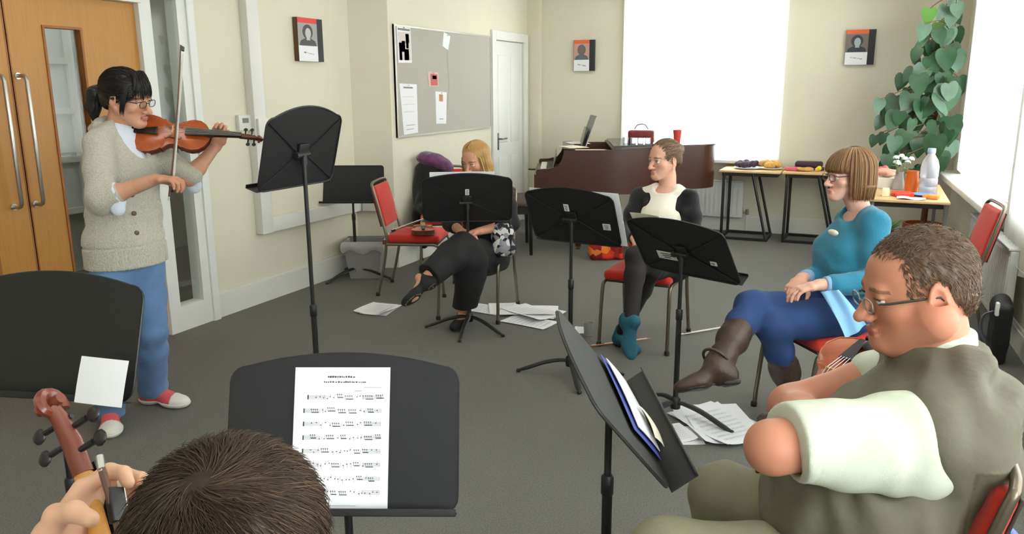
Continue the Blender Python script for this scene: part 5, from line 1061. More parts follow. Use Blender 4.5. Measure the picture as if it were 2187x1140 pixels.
# bow hand over the stick, left hand round the violin neck
hand(F1, J['wr'], RT * .97 + V(0, 0, .02) - FW * .1, -V(0, 0, 1) + RT * .1, RT * .2 - FW * -.9, .95, [(.55, .9, .5), (.65, .9, .5), (.7, .85, .5), (.5, .8, .4)], [(.8, .2, .5), (.9, .0, .5), (.9, -.1, .3)], .05, J['er'] * .35 + J['wr'] * .65, .032)
hand(F1, J['wl'], RT * .45 + V(0, 0, .88) - FW * .05, RT * .15 - FW * .95 - V(0, 0, .2), -RT * .9 + V(0, 0, .3), .95, [(.5, 1.1, .8), (.4, 1.2, .8), (.35, 1.2, .9), (.3, 1.2, .8)], [(.8, .2, .35), (.95, .0, .3), (1, -.1, .2)], .03, J['el'] * .4 + J['wl'] * .6, .031)
F1.finish(); HV.eyes(F1, (.1, .8, -.5))
HV.glasses(F1, mat('dark_glasses', rgb(34, 26, 28), .35), w=.022, h=.015)
rng = np.random.RandomState(3); HB = rgb(24, 19, 19)
hs = Solid(); hs.el(HV.p(0, -.016, .036), V(.086, .106, .093) * HV.s, HV.R, k=0); hs.el(HV.p(0, -.06, -.02), V(.066, .06, .06) * HV.s, HV.R, k=.03); hs.bx(HV.p(0, .12, -.055), V(.2, .075, .088) * HV.s, HV.R @ rotx(-.25), r=.02, k=.015, op='-'); hs.bx(HV.p(0, .02, -.12), V(.2, .085, .08) * HV.s, HV.R, r=.02, k=.02, op='-')
for x in (-1, 1): hs.el(HV.p(x * .09, .0, -.03), V(.03, .032, .045) * HV.s, HV.R, k=.012, op='-')
v, F = hs.mesh(.005, disp=lambda P: .0012 * np.sin(np.arctan2(((P - HV.C) @ HV.R)[:, 0], ((P - HV.C) @ HV.R)[:, 2] - .02) * 60)); parts = [(v, F, flat_col(v, HB))]
# fringe and side locks
P = []
for k in range(210):
    u = rng.uniform(-1, 1); a = HV.p(.035 * u, .035 + .02 * rng.rand(), .128); m = HV.p(.058 * u, .096 - .028 * u * u + .006, .088 + .01 * rng.rand()); e = HV.p(.066 * u + rng.uniform(-.006, .006), .103 - .036 * u * u + .006 * rng.rand(), .030 + rng.uniform(-.014, .024) - .012 * abs(u)); P.append([lerp(lerp(a, m, t), lerp(m, e, t), t) for t in np.linspace(0, 1, 6)])
for k in range(120):
    x = rng.choice((-1, 1)); y = .045 + rng.uniform(-.012, .012); P.append([HV.p(x * lerp(.068, .080, math.sin(t * 2)), y - .01 * t, .075 - .125 * t * rng.uniform(.9, 1.15)) for t in np.linspace(0, 1, 6)])
P = np.array(P); v, F, c = strands_mesh(P, .0022, shade_cols(HB, len(P), rng, .4)); parts.append((v, F, c))
rt_ = rng.randn(900, 3); rt_[:, 2] = np.abs(rt_[:, 2]) * .8 - .25; rt_[:, 1] -= .25; P = cap_strands(HV, (0, -.016, .036), (.087, .107, .094), rt_, lambda q: np.stack([-q[:, 0] * .6, -1 + 0 * q[:, 0], -.35 - q[:, 2] * 2], 1), .10, rng=rng); v, F, c = strands_mesh(P, .0016, shade_cols(HB, len(P), rng, .5)); parts.append((v, F, c))
hair_obj(F1, parts)
ps = Solid().path([HV.p(0, -.112, .022), HV.p(.01, -.146, -.02), HV.p(.012, -.152, -.08), HV.p(.01, -.140, -.145)], [.018, .034, .033, .012], .02); v, F = ps.mesh(.005, disp=lambda P: .002 * np.sin(((P - HV.C) @ HV.R)[:, 0] * 420)); hair_obj(F1, [(v, F, flat_col(v, HB))], 'ponytail')
b = MB(); b.tube([HV.p(.018 * math.cos(t), -.118 + .006 * math.sin(t), .016 + .02 * math.sin(t)) for t in np.linspace(0, 2 * PI, 13)], .005, 6); F1.part('hair_tie', b, mat('pink_tie', rgb(196, 150, 140), .7))
# clothes
def torso(e): return [(J['pe'] + V(0, 0, -.03), vr, .176 + e, .136 + e), (J['pe'] + V(0, 0, .06), vr, .166 + e, .126 + e), (J['wa'], vr, .150 + e, .112 + e), (J['ch'], vr, .150 + e, .108 + e), (lerp(J['sr'], J['sl'], .5) + V(0, 0, .0), vr, .142 + e, .076 + e)]
C = Solid(); C.loft(torso(.018), k=.03); sleeve_r = lerp(J['er'], J['wr'], .22); sleeve_l = lerp(J['el'], J['wl'], .06)
C.path([J['sr'], lerp(J['sr'], J['er'], .5), J['er'], sleeve_r], [.066, .064, .062, .056], .03); C.path([J['sl'], lerp(J['sl'], J['el'], .5), sleeve_l], [.066, .06, .052], .03); C.rc(J['sr'], lerp(J['sr'], J['neck'], .7), .058, .05, .03); C.rc(J['sl'], lerp(J['sl'], J['neck'], .7), .058, .05, .03)
C.el(J['neck'] - vf * .075 - V(0, 0, .015), (.085, .105, .05), np.stack([vf, vr, V(0, 0, 1)], 1), k=.02); C.el(J['neck'] + vf * .09 + vr * .015 - V(0, 0, .05), V(.065, .058, .125), np.stack([vf, vr, V(0, 0, 1)], 1) @ roty(-.35), k=.015, op='-')
C.half(J['pe'] - V(0, 0, .035), V(0, 0, -1), .01)
bandz = J['pe'][2] + .03
def dsp(P):
    d = .0045 * folds(P, V(.2, .1, 1), 9, 3) * np.clip((np.linalg.norm(P - J['er'], axis=1) < .2) * 1.0 + .35, 0, 1) + .0015 * wob(P, 30, 4)
    d *= np.clip((P[:, 2] - bandz) / .04, 0, 1); d += np.where(np.abs(P[:, 2] - bandz - .035) < .006, .005, 0) + np.where(P[:, 2] < bandz + .03, .0022 * np.sin(np.arctan2((P - J['pe']) @ vr, (P - J['pe']) @ vf) * 90), 0)
    q = (P - J['neck']); s_ = q @ vr; f_ = q @ vf; d += np.where((f_ > .05) & (np.abs(s_ + .012) < .004), .006, 0); return d
cg = F1.wear('hooded_cardigan', C, .006, M_hoodie, dsp)
b = MB()
for z in (.335, .25, .16, .105, .055): 
    p = lerp(J['pe'], J['ch'], (z) / max(J['ch'][2] - J['pe'][2], .1) if False else 0) ; p = V(J['pe'][0], J['pe'][1], J['pe'][2] + z - .03) + vf * (.134 if z < .2 else .13) + vr * .024
    b.lathe([(.002, -.004), (.011, -.003), (.011, .004), (.007, .007)], p + vf * (.0), fr(vf), 12)
F1.part('buttons', b, mat('brown_button', rgb(96, 76, 50), .45), parent=cg)
# hood lying on the back, drawn as a rolled edge along the neckline
hd = Solid().path(smooth_path([J['neck'] + vf * .125 - V(0, 0, .17) + vr * .02, J['neck'] + vf * .085 + vr * .085 - V(0, 0, .06), J['neck'] + vr * .098 - vf * .02 - V(0, 0, .006), J['neck'] - vf * .10 + V(0, 0, .012), J['neck'] - vr * .098 - vf * .02 - V(0, 0, .006), J['neck'] + vf * .085 - vr * .085 - V(0, 0, .06), J['neck'] + vf * .125 - V(0, 0, .17) - vr * .01], 5), [.010] * 5 + [.018] * 5 + [.026] * 11 + [.018] * 5 + [.010] * 5, .02); F1.wear('hood', hd, .006, M_hoodie, lambda P: .002 * wob(P, 20, 8), parent=cg)
sc_ = Solid().loft([(J['neck'] - V(0, 0, .085) + vf * .02, vr, .070, .075), (J['neck'] + V(0, 0, .015), vr, .061, .061)], k=.02, cap=.2); sc_.el(J['neck'] + vf * .08 + V(0, 0, .045), V(.05, .04, .045), np.stack([vf, vr, V(0, 0, 1)], 1) @ roty(.5), k=.01, op='-'); sc_.half(J['neck'] + V(0, 0, .03) , V(0, 0, 1) + vf * .35)
sf = Solid().loft([(J['ch'] + V(0, 0, .0), vr, .146, .112), (lerp(J['sr'], J['sl'], .5), vr, .125, .082)], k=.03); sf.half(J['ch'] - V(0, 0, .02), V(0, 0, -1)); sf.half(J['neck'] - vf * .01, -vf)
sh = F1.wear('shirt_collar', sc_.join(Solid()), .005, M_shirt); F1.wear('shirt_front', sf, .006, M_shirt, lambda P: .002 * folds(P, vr, 14, 2))
for p0, p1, r in ((lerp(J['er'], J['wr'], .16), lerp(J['er'], J['wr'], .34), .052), (lerp(J['el'], J['wl'], .0), lerp(J['el'], J['wl'], .13), .047)):
    c = Solid().rc(p0, p1, r, r - .004, 0); ax = nz(p1 - p0); c.half(p1, ax); c.half(p0 - ax * .01, -ax); c.el(p0 + ax * .03 - V(0, 0, .055), (.030, .034, .045), k=.02); F1.wear('shirt_cuff', c, .005, M_shirt, lambda P: .003 * wob(P, 16, 3))
T = Solid(); T.loft([(J['pe'] + V(0, 0, .01), vr, .140, .100), (J['pe'] - V(0, 0, .05), vr, .156, .110)], k=.03); leg(T, J['hr'], J['kr'], fl + V(0, 0, -.01), .012, r=(.085, .074, .062, .062, .060)); leg(T, J['hl'], J['kl'], fl_l + V(0, 0, -.01), .012, r=(.085, .074, .062, .062, .060)); T.half(V(0, 0, .045), V(0, 0, -1))
F1.wear('jeans', T, .006, M_jeans, lambda P: .004 * folds(P, V(.1, .2, 1), 9, 6) * (np.exp(-((P[:, 2] - .48) / .1) ** 2) + np.exp(-((P[:, 2] - .1) / .1) ** 2) * 1.3 + .2))
M_canvas = mat('red_canvas', rgb(214, 92, 92), .8, noise=.12, nscale=60); M_rub = mat('white_rubber', rgb(226, 222, 214), .5)
for an, f in ((fl, nz(RT * .45 - FW * .9)), (fl_l, nz(RT * .98 - FW * .25))):
    S = foot(an - V(0, 0, .0), f, e=.006); up = F1.wear('sneaker', S, .005, M_canvas); sl = foot(an, f, e=.012); sl.half(an - V(0, 0, .060), V(0, 0, 1)); F1.wear('sole', sl, .005, M_rub, parent=up, label='white rubber sole')
    tcap = foot(an, f, e=.009); tcap.half(an + f * .125, -f); F1.wear('toe_cap', tcap, .005, M_rub, parent=up, label='white toe cap')
    lc = MB(); s_ = np.cross(f, V(0, 0, 1))
    for k in range(4): c = an + f * (.05 + .02 * k) + V(0, 0, .006 - .014 * k); lc.tube([c - s_ * .022, c + V(0, 0, .006), c + s_ * .022], .0032, 6)
    F1.part('laces', lc, M_rub, parent=up)
# ================================================================ violin and bow
M_varn = mat('violin_varnish', rgb(170, 76, 22), .28, noise=.22, nscale=5, stretch=(1, 9, 1), coat=.5); M_rib = mat('violin_ribs', rgb(104, 42, 20), .35, coat=.4); M_ebony = mat('ebony', rgb(24, 22, 26), .35)
def violin_outline(n=8):
    half = [(0, 0), (.0, .04), (.015, .078), (.05, .100), (.085, .102), (.115, .092), (.136, .078), (.142, .083), (.150, .074), (.170, .058), (.196, .053), (.216, .060), (.226, .072), (.234, .069), (.250, .078), (.275, .084), (.305, .079), (.330, .060), (.348, .030), (.354, 0)]
    return half
def violin(name, label, O, R, sc=1.0, group=None, chinrest=True, neck_mat=None):
    q = V(O); t = thing(name, label, 'violin', q); a = lambda x, y, z: R @ (V(x, y, z) * sc); half = violin_outline(); pts = half + [(x, -y) for x, y in half[-2:0:-1]]
    def plate(z, h, sgn):
        b = MB(); rings = [1.0, .9, .7, .45, .2]; vs = []; n = len(pts); cx = .18
        for r in rings:
            for x, y in pts: vs.append(a(cx + (x - cx) * r, y * r, z + sgn * h * (1 - r ** 2.2)))
        vs.append(a(cx, 0, z + sgn * h)); fs = []
        for i in range(len(rings) - 1):
            for k in range(n): f = (i * n + k, i * n + (k + 1) % n, (i + 1) * n + (k + 1) % n, (i + 1) * n + k); fs.append(f if sgn > 0 else f[::-1])
        for k in range(n): f = ((len(rings) - 1) * n + k, (len(rings) - 1) * n + (k + 1) % n, len(rings) * n); fs.append(f if sgn > 0 else f[::-1])
        b.add(vs, fs); edge = [a(x, y, z) for x, y in pts]; b.tube(edge + [edge[0]], .0024 * sc, 6, cap=False); return b
    plate(.0, .015, 1).build('top_plate', M_varn, t, smooth=70); plate(-.034, .013, -1).build('back_plate', M_rib, t, smooth=70)
    b = MB(); ip = [(.18 + (x - .18) * .975, y * .965) for x, y in pts]; n = len(ip); b.add([a(x, y, 0) for x, y in ip] + [a(x, y, -.034) for x, y in ip], [(k, (k + 1) % n, n + (k + 1) % n, n + k) for k in range(n)]); b.build('ribs', M_rib, t, smooth=70)
    b = MB()
    for s in (-1, 1):
        f = [(.150, .026), (.156, .034), (.164, .033), (.172, .027), (.190, .030), (.208, .034), (.222, .036), (.228, .031), (.224, .025)]; b.tube([a(x, s * y, .0125 - .06 * max(y - .02, 0) * 2) for x, y in [(p.tolist()[0], p.tolist()[1]) for p in smooth_path([(x, y, 0) for x, y in f], 3)]], .0030 * sc, 6)
    b.build('f_holes', M_ebony, t)
    b = MB(); b.add([a(x, s * w, z) for x, w, z in ((.245, .021, .030), (.500, .012, .022)) for s in (-1, 1)] + [a(x, s * w, z) for x, w, z in ((.245, .021, .023), (.500, .012, .013)) for s in (-1, 1)], [(0, 1, 3, 2), (4, 6, 7, 5), (0, 4, 5, 1), (2, 3, 7, 6), (0, 2, 6, 4), (1, 5, 7, 3)]); b.build('fingerboard', M_ebony, t)
    b = MB(); b.tube([a(.345, 0, -.008), a(.37, 0, .006), a(.49, 0, .006)], [.017 * sc, .0115 * sc, .0105 * sc], 12); nk = b.build('neck', neck_mat or M_rib, t)
    b = MB(); b.tube([a(.49, 0, .006), a(.53, 0, .002), a(.56, 0, -.006), a(.575, 0, -.014)], [.012 * sc, .012 * sc, .010 * sc, .009 * sc], 10, flat=1.15); b.build('pegbox', M_rib, t)
    b = MB(); spi = [a(.578 + .016 * (1 - k / 26 * .85) * math.cos(1.9 - k * .42), 0, -.014 + .016 * (1 - k / 26 * .85) * math.sin(1.9 - k * .42)) for k in range(26)]; b.tube(spi, [(.0085 - .00015 * k) * sc for k in range(26)], 8); ey = a(.578, 0, -.014); b.tube([ey - R @ V(0, .018, 0) * sc, ey + R @ V(0, .018, 0) * sc], .0065 * sc, 10); b.build('scroll', M_rib, t)
    for i, (x, s) in enumerate(((.515, 1), (.530, -1), (.545, 1), (.558, -1))): g = MB(); g.tube([a(x, -s * .012, .0), a(x, s * .032, .0)], [.0032 * sc, .004 * sc], 8); g.ball(a(x, s * .042, 0), V(.010, .010, .004) * sc, R, 10, 6); g.build('peg', M_ebony, t)
    b = MB(); b.add([a(x, s * w, z) for x, w, z in ((.012, .011, .016), (.120, .021, .026)) for s in (-1, 1)] + [a(x, s * w, z - .006) for x, w, z in ((.012, .011, .016), (.120, .021, .026)) for s in (-1, 1)], [(0, 1, 3, 2), (4, 6, 7, 5), (0, 4, 5, 1), (2, 3, 7, 6), (0, 2, 6, 4), (1, 5, 7, 3)]); b.build('tailpiece', M_ebony, t)
    b = MB(); b.box(a(.190, 0, .027), V(.004, .042, .032) * sc, R, bev=.001); b.build('bridge', mat('maple', rgb(214, 178, 120), .5), t)
    b = MB()
    for k in range(4): y = (k - 1.5); b.tube([a(.115, y * .009, .026), a(.190, y * .011, .044 - .001 * y * y), a(.500, y * .0055, .0245)], .0006 * sc + .0002, 5)
    b.build('strings', M_steel, t)
    if chinrest: b = MB(); b.ball(a(.034, .050, .021), V(.030, .040, .008) * sc, R, 16, 8); b.box(a(.006, .03, .0), V(.012, .05, .05) * sc, R, bev=.002); cr_ = b.build('chin_rest', M_ebony, t); k = MB(); k.tube([a(.0, .02, .018), a(.0, .02, -.036)], .003 * sc, 6); k.tube([a(.0, .045, .018), a(.0, .045, -.036)], .003 * sc, 6); k.build('clamp', M_steel, cr_)
    return t
v0 = at(281, 282, 3.75); v1 = at(562, 294, 3.86); ax = nz(v1 - v0); nn = -FW * .80 + V(0, 0, .62); nn = nz(nn - ax * (nn @ ax)); yy = np.cross(nn, ax)
VIOL = violin('violin', 'orange brown violin held under the chin of the standing player', v0, np.stack([ax, yy, nn], 1), 1.0)
def bow(label, p0, p1, hairdir):
    d = nz(p1 - p0); L = np.linalg.norm(p1 - p0); h = nz(V(hairdir) - d * (V(hairdir) @ d)); s_ = np.cross(d, h); t = thing('violin_bow', label, 'bow', p0); R = np.stack([d, s_, h], 1)
    b = MB(); b.tube([d * L * k - h * .010 * 0 + h * .012 * math.sin(k * PI) for k in np.linspace(0, 1, 9)], np.linspace(.0045, .0030, 9), 8); b.build('stick', mat('bow_wood', rgb(92, 58, 42), .35, coat=.3), t)
    b = MB(); b.box(d * L * .5 + h * .022, (L * .90, .010, .0012), R); b.build('hair', mat('bow_hair', rgb(240, 238, 230), .5), t)
    b = MB(); b.box(d * .045 + h * .012, (.042, .010, .020), R, bev=.002); fg_ = b.build('frog', M_ebony, t); b = MB(); b.tube([d * -.016, d * .004], .0042, 8); b.build('screw', M_steel, fg_)
    b = MB(); b.box(d * (L - .012) + h * .012, (.022, .008, .024), R, bev=.002); b.build('tip', M_ebony, t); return t
bow('violin bow drawn upright across the strings by the standing player', at(361, 420, 3.56), at(386, 96, 3.62), FW + RT * .25)
# ================================================================ seated women
def jdict(**k): return {a: (at(*b) if len(b) == 3 and max(abs(b[0]), abs(b[1])) > 20 else V(b)) for a, b in k.items()}
def body_frame(f): f = nz(V(f[0], f[1], 0)); return f, nz(V(f[1], -f[0], 0))     # facing, right side
def base_body(F, J, r, e=0.0, vox=.0065, hip=(.155, .115), waist=(.13, .10), chest=(.14, .10), sh=(.132, .068)):
    B = Solid(); B.loft([(J['pe'], r, *hip), (J['wa'], r, *waist), (J['ch'], r, *chest), (lerp(J['sr'], J['sl'], .5), r, *sh)], k=.03)
    arm(B, J['sr'], J['er'], J['wr'], r=(.044, .038, .037, .026)); arm(B, J['sl'], J['el'], J['wl'], r=(.044, .038, .037, .026))
    leg(B, J['hr'], J['kr'], J['ar'], r=(.078, .064, .050, .048, .034)); leg(B, J['hl'], J['kl'], J['al'], r=(.078, .064, .050, .048, .034)); B.rc(lerp(J['sr'], J['sl'], .5), J['neck'], .06, .048, .03)
    v, f = B.mesh(vox); F.add(v, f); return B
# ---------------------------------------------------------------- woman in the teal jumper
f4, r4 = body_frame(-RT * .976 - FW * .24); aL = on(1694, 897) + V(0, 0, .088)
J = jdict(neck=(1836, 448, 3.74), sl=(1868, 478, 3.58), sr=(1812, 474, 3.92), ch=(1826, 520, 3.75), wa=(1826, 600, 3.75), pe=(1822, 662, 3.75), el=(1872, 604, 3.54), wl=(1748, 608, 3.50), er=(1768, 585, 3.98), wr=(1712, 594, 3.70), hr=(1806, 665, 3.86), hl=(1812, 672, 3.64), kr=(1604, 655, 3.62), ar=(1532, 782, 3.42), kl=(1648, 694, 3.58))
J['al'] = aL; F4 = Fig('person seated in a teal jumper and brown boots with crossed legs', (J['pe'][0], J['pe'][1], 0), rgb(222, 172, 152), rgb(206, 136, 126)); base_body(F4, J, r4)
H4 = Head(at(1812, 374, 3.73), head_frame(-RT * .985 - FW * .17 - V(0, 0, .04)), .96); v, f = H4.solid(J['neck'], .048, nose=.85).mesh(.0034); F4.add(v, f, H4.cols(v, F4.skin, F4.lips, .12, rgb(120, 84, 60)))
hand(F4, J['wl'], -RT * .95 - V(0, 0, .25), V(0, 0, -1) - RT * .1, FW, .95, [(.25, .5, .3), (.3, .5, .3), (.35, .5, .3), (.4, .5, .3)], [(.7, .5, .3), (.9, .2, .2), (.95, .0, .2)], .03, lerp(J['el'], J['wl'], .6), .034)
hand(F4, J['wr'], -RT * .70 - FW * .6 - V(0, 0, .42), V(0, 0, -1), -FW + RT * .3, .95, [(.4, .6, .4)] * 4, None, .02, lerp(J['er'], J['wr'], .6), .034)
F4.finish(); H4.eyes(F4, (0, 1, -.1)); H4.glasses(F4, mat('purple_glasses', rgb(74, 58, 84), .35), w=.023, h=.0155, round_=.6)
rng = np.random.RandomState(14); HB = rgb(112, 76, 44); h4 = Solid(); p = H4.p; s4 = H4.s
h4.el(p(0, -.014, .036), V(.090, .110, .094) * s4, H4.R, k=0); h4.loft([(p(0, -.035, .04), H4.R[:, 0], .092 * s4, .088 * s4), (p(0, -.036, -.05), H4.R[:, 0], .098 * s4, .088 * s4), (p(0, -.034, -.108), H4.R[:, 0], .086 * s4, .076 * s4)], k=.03, cap=.25)
h4.bx(p(0, .135, -.07), V(.2, .095, .098) * s4, H4.R, r=.02, k=.015, op='-'); h4.el(p(0, -.0, -.12), V(.056, .078, .085) * s4, H4.R, k=.02, op='-')
v, f = h4.mesh(.005, disp=lambda P: .0016 * np.sin(np.arctan2(((P - H4.C) @ H4.R)[:, 0], ((P - H4.C) @ H4.R)[:, 1] + .03) * 46 + 1.5 * wob(P, 6, 2))); parts = [(v, f, flat_col(v, np.array(HB) * .95))]; P = []
for k in range(1500):
    a = rng.uniform(-3.14, 3.14); rr_ = rng.uniform(.97, 1.06); z0, z1 = .138, -.118 + rng.uniform(-.006, .012)
    if abs(a) < .95: z1 = .026 + rng.uniform(-.012, .008)
    st_ = []
    for t in np.linspace(0, 1, 12):
        th = .18 + t / .5 * 1.39; x = .100 * math.sin(min(th, 1.57)) * rr_ - .012 * max(t - .8, 0) * 4; z = (.036 + .103 * math.cos(min(th, 1.57))) if t < .5 else .036 - (.036 - z1) * (t - .5) / .5
        if z < z1: z = z1 + .002 * rng.rand()
        st_.append(p(x * math.sin(a) * 1.0, -.026 + x * math.cos(a) * (1.30 if math.cos(a) > 0 else 1.06), z))
    P.append(st_)
P = np.array(P); v, f, c = strands_mesh(P, .0020, shade_cols(HB, len(P), rng, .35, rgb(176, 130, 80), .35)); parts.append((v, f, c)); hair_obj(F4, parts)
M_teal = knit('teal_knit', rgb(48, 124, 152), 200, .35, .08); C = Solid(); mid = lerp(J['sr'], J['sl'], .5)
C.loft([(J['pe'] + V(0, 0, .03), r4, .185, .150), (J['wa'] + f4 * .01, r4, .178, .150), (lerp(J['wa'], J['ch'], .6) + f4 * .02, r4, .172, .148), (J['ch'], r4, .165, .125), (mid, r4, .145, .085)], k=.03)
for sd in (-1, 1): C.el(J['ch'] + f4 * .095 + r4 * .07 * sd - V(0, 0, .03), (.06, .07, .065), np.stack([f4, r4, V(0, 0, 1)], 1), k=.05)
for a, b_, c_ in (('sl', 'el', 'wl'), ('sr', 'er', 'wr')):
    C.path([J[a], lerp(J[a], J[b_], .5), J[b_], lerp(J[b_], J[c_], .72)], [.064, .062, .056, .048], .035); C.rc(J[a], lerp(J[a], J['neck'], .75), .056, .05, .03)
C.el(J['neck'] + f4 * .045 + V(0, 0, .02), V(.075, .085, .075), np.stack([f4, r4, V(0, 0, 1)], 1), k=.012, op='-')
jm = F4.wear('jumper', C, .0065, M_teal, lambda P: .006 * folds(P, V(.15, .1, 1) + RT * .5, 8, 5) * np.exp(-((P[:, 2] - J['wa'][2]) / .13) ** 2) + .003 * folds(P, V(.3, .2, 1), 11, 8))
b = MB(); bp = J['ch'] + f4 * .160 - r4 * .05 + V(0, 0, .07); b.ball(bp, (.012, .036, .014), np.stack([f4, r4, V(0, 0, 1)], 1)); F4.part('name_sticker', b, mat('cream_sticker', rgb(240, 232, 205), .6), label='pale name sticker on the chest', parent=jm)
M_ltblue = mat('light_blue_cotton', rgb(138, 188, 230), .8, bump=.1, bscale=100)
for a, b_ in (('el', 'wl'), ('er', 'wr')):
    u = nz(J[b_] - J[a]); c = Solid().rc(lerp(J[a], J[b_], .70), lerp(J[a], J[b_], .90), .040, .036, 0); c.half(lerp(J[a], J[b_], .90), u); c.half(lerp(J[a], J[b_], .68), -u); F4.wear('shirt_cuff', c, .005, mat('blue_chambray', rgb(134, 164, 196), .8), parent=jm)
q = [at(1752, 622, 3.50), at(1790, 618, 3.46), at(1846, 690, 3.47), at(1802, 722, 3.44)]; b = MB()
b.grid(lambda u, v: lerp(lerp(q[0], q[1], u), lerp(q[3], q[2], u), v) - r4 * -.0 + (-FW) * (.035 * math.sin(v * 2.6) + .008 * math.sin(u * 9 + v * 3)) , 14, 16, FW * .006); F4.part('shirt_tail', b, M_ltblue, parent=jm, smooth=70)
M_navy = mat('navy_jeans', rgb(34, 62, 112), .85, noise=.12, nscale=12, bump=.12, bscale=400); T = Solid(); T.loft([(J['pe'] + V(0, 0, .02), r4, .165, .13), (lerp(J['hr'], J['hl'], .5) + f4 * .05, r4, .165, .10)], k=.03); leg(T, J['hr'], J['kr'], J['ar'], .008, r=(.092, .078, .064, .056, .04)); leg(T, J['hl'], J['kl'], J['al'], .008, r=(.092, .078, .064, .056, .04)); F4.wear('jeans', T, .0065, M_navy, lambda P: .003 * folds(P, RT + V(0, 0, .3), 9, 6))
M_boot = mat('brown_leather', rgb(66, 48, 40), .45, noise=.2, nscale=14, bump=.2, bscale=60)
for kn, an, fd, up in ((J['kr'], J['ar'], -RT * .96 - V(0, 0, .12) - FW * .1, nz(J['kr'] - J['ar']) + V(0, 0, .6)), (J['kl'], J['al'], -RT * .93 - FW * .35, V(0, 0, 1))):
    S = Solid().path([lerp(kn, an, .30), lerp(kn, an, .55), lerp(kn, an, .85), an], [.066, .066, .052, .048], .03); S.half(lerp(kn, an, .26), kn - an); S.join(foot(an, fd, up, 1.0, .008, cut=False)); S.half(an - nz(V(up) - nz(fd) * (V(up) @ nz(fd))) * .088, -nz(V(up) - nz(fd) * (V(up) @ nz(fd))))
    bt = F4.wear('boot', S, .006, M_boot, lambda P: .0035 * folds(P, kn - an, 12, 3)); u2 = nz(V(up) - nz(fd) * (V(up) @ nz(fd))); sl = foot(an, fd, up, 1.0, .012); sl.half(an - u2 * .074, u2); hb = nz(np.cross(nz(fd), u2)); sl.bx(an - nz(fd) * .045 - u2 * .08, (.032, .032, .012), np.stack([nz(fd), hb, u2], 1), r=.006, k=.01); F4.wear('sole', sl, .006, mat('dark_sole', rgb(40, 34, 32), .6), parent=bt)
    st = MB(); cc = an + u2 * .035; ax_ = nz(kn - an); e1 = nz(np.cross(ax_, RT + V(.1, 0, .2))); e2 = np.cross(ax_, e1); st.tube([cc + (e1 * math.cos(t) + e2 * math.sin(t)) * .056 for t in np.linspace(0, 2 * PI, 17)], .007, 6, cap=False); F4.part('ankle_strap', st, M_boot, parent=bt)
# ---------------------------------------------------------------- woman in the black cardigan
f3, r3 = body_frame(-RT * .44 - FW * .9); aR = on(1326, 741) + V(0, 0, .088)
J = jdict(neck=(1426, 396, 4.97), sl=(1472, 425, 4.90), sr=(1368, 418, 5.06), ch=(1420, 455, 4.97), wa=(1416, 520, 4.97), pe=(1420, 562, 4.99), el=(1480, 505, 4.80), wl=(1392, 506, 4.60), er=(1342, 492, 4.96), wr=(1356, 510, 4.64), hr=(1394, 566, 4.98), hl=(1444, 566, 4.92), kl=(1358, 548, 4.55), kr=(1392, 574, 4.58), al=(1348, 690, 4.42))
J['ar'] = aR; F3 = Fig('person seated in a black cardigan over a cream top with dark tights and blue shoes', (J['pe'][0], J['pe'][1], 0), rgb(216, 166, 142), rgb(200, 134, 120)); base_body(F3, J, r3)
H3 = Head(at(1419, 340, 4.93), head_frame(-RT * .86 - FW * .50 - V(0, 0, .08)), 1.0); v, f = H3.solid(J['neck'], .048).mesh(.004); F3.add(v, f, H3.cols(v, F3.skin, F3.lips, .14, rgb(92, 66, 52)))
hand(F3, J['wl'], -RT * .9 - FW * .3 - V(0, 0, .2), V(0, 0, -1), -FW + RT * .2, .95, [(.4, .6, .4)] * 4, None, .02, lerp(J['el'], J['wl'], .6), .033, .0032); hand(F3, J['wr'], RT * .35 - FW * .7 - V(0, 0, .4), V(0, 0, -1), RT, .95, [(.5, .7, .4)] * 4, None, .02, lerp(J['er'], J['wr'], .6), .033, .0032)
F3.finish(); H3.eyes(F3, (-.1, 1, -.15)); rng = np.random.RandomState(24); HB = rgb(104, 82, 62); hs = Solid(); p = H3.p
hs.el(p(0, -.018, .034), V(.084, .102, .092), H3.R, k=0); hs.el(p(0, -.07, -.02), V(.06, .05, .055), H3.R, k=.03); hs.bx(p(0, .125, -.05), V(.2, .075, .115), H3.R @ rotx(-.45), r=.03, k=.012, op='-'); hs.bx(p(0, .0, -.115), V(.2, .085, .08), H3.R, r=.02, k=.02, op='-')
for x in (-1, 1): hs.el(p(x * .09, .005, -.03), V(.03, .034, .05), H3.R, k=.012, op='-')
hs.el(p(0, -.115, .045), (.040, .036, .040), H3.R, k=.008)
v, f = hs.mesh(.005, disp=lambda P: .0012 * np.sin(((P - H3.C) @ H3.R)[:, 0] * 300)); parts = [(v, f, flat_col(v, HB))]; rt_ = rng.randn(1100, 3); rt_[:, 2] = np.abs(rt_[:, 2]) * .8 - .2; rt_[:, 1] -= .15
P = cap_strands(H3, (0, -.018, .034), (.085, .103, .093), rt_, lambda q: np.stack([-q[:, 0] * 3, -1 + 0 * q[:, 0], .1 - q[:, 2] * 3], 1), .09, rng=rng); v, f, c = strands_mesh(P, .0016, shade_cols(HB, len(P), rng, .4, rgb(158, 128, 96), .35)); parts.append((v, f, c)); hair_obj(F3, parts)
b = MB()
for x in (-1, 1): b.ball(p(x * .077, .0, -.052), .005); b.tube([p(x * .077, 0, -.055), p(x * .078, 0, -.085)], .0025, 5)
F3.part('earrings', b, mat('silver', rgb(220, 220, 222), .3, .8))
M_cream = mat('cream_cotton', rgb(236, 230, 212), .85, bump=.1, bscale=90); M_bcard = knit('black_knit', rgb(21, 20, 23), 240, .3, .1); mid = lerp(J['sr'], J['sl'], .5); FR3 = np.stack([f3, r3, V(0, 0, 1)], 1)
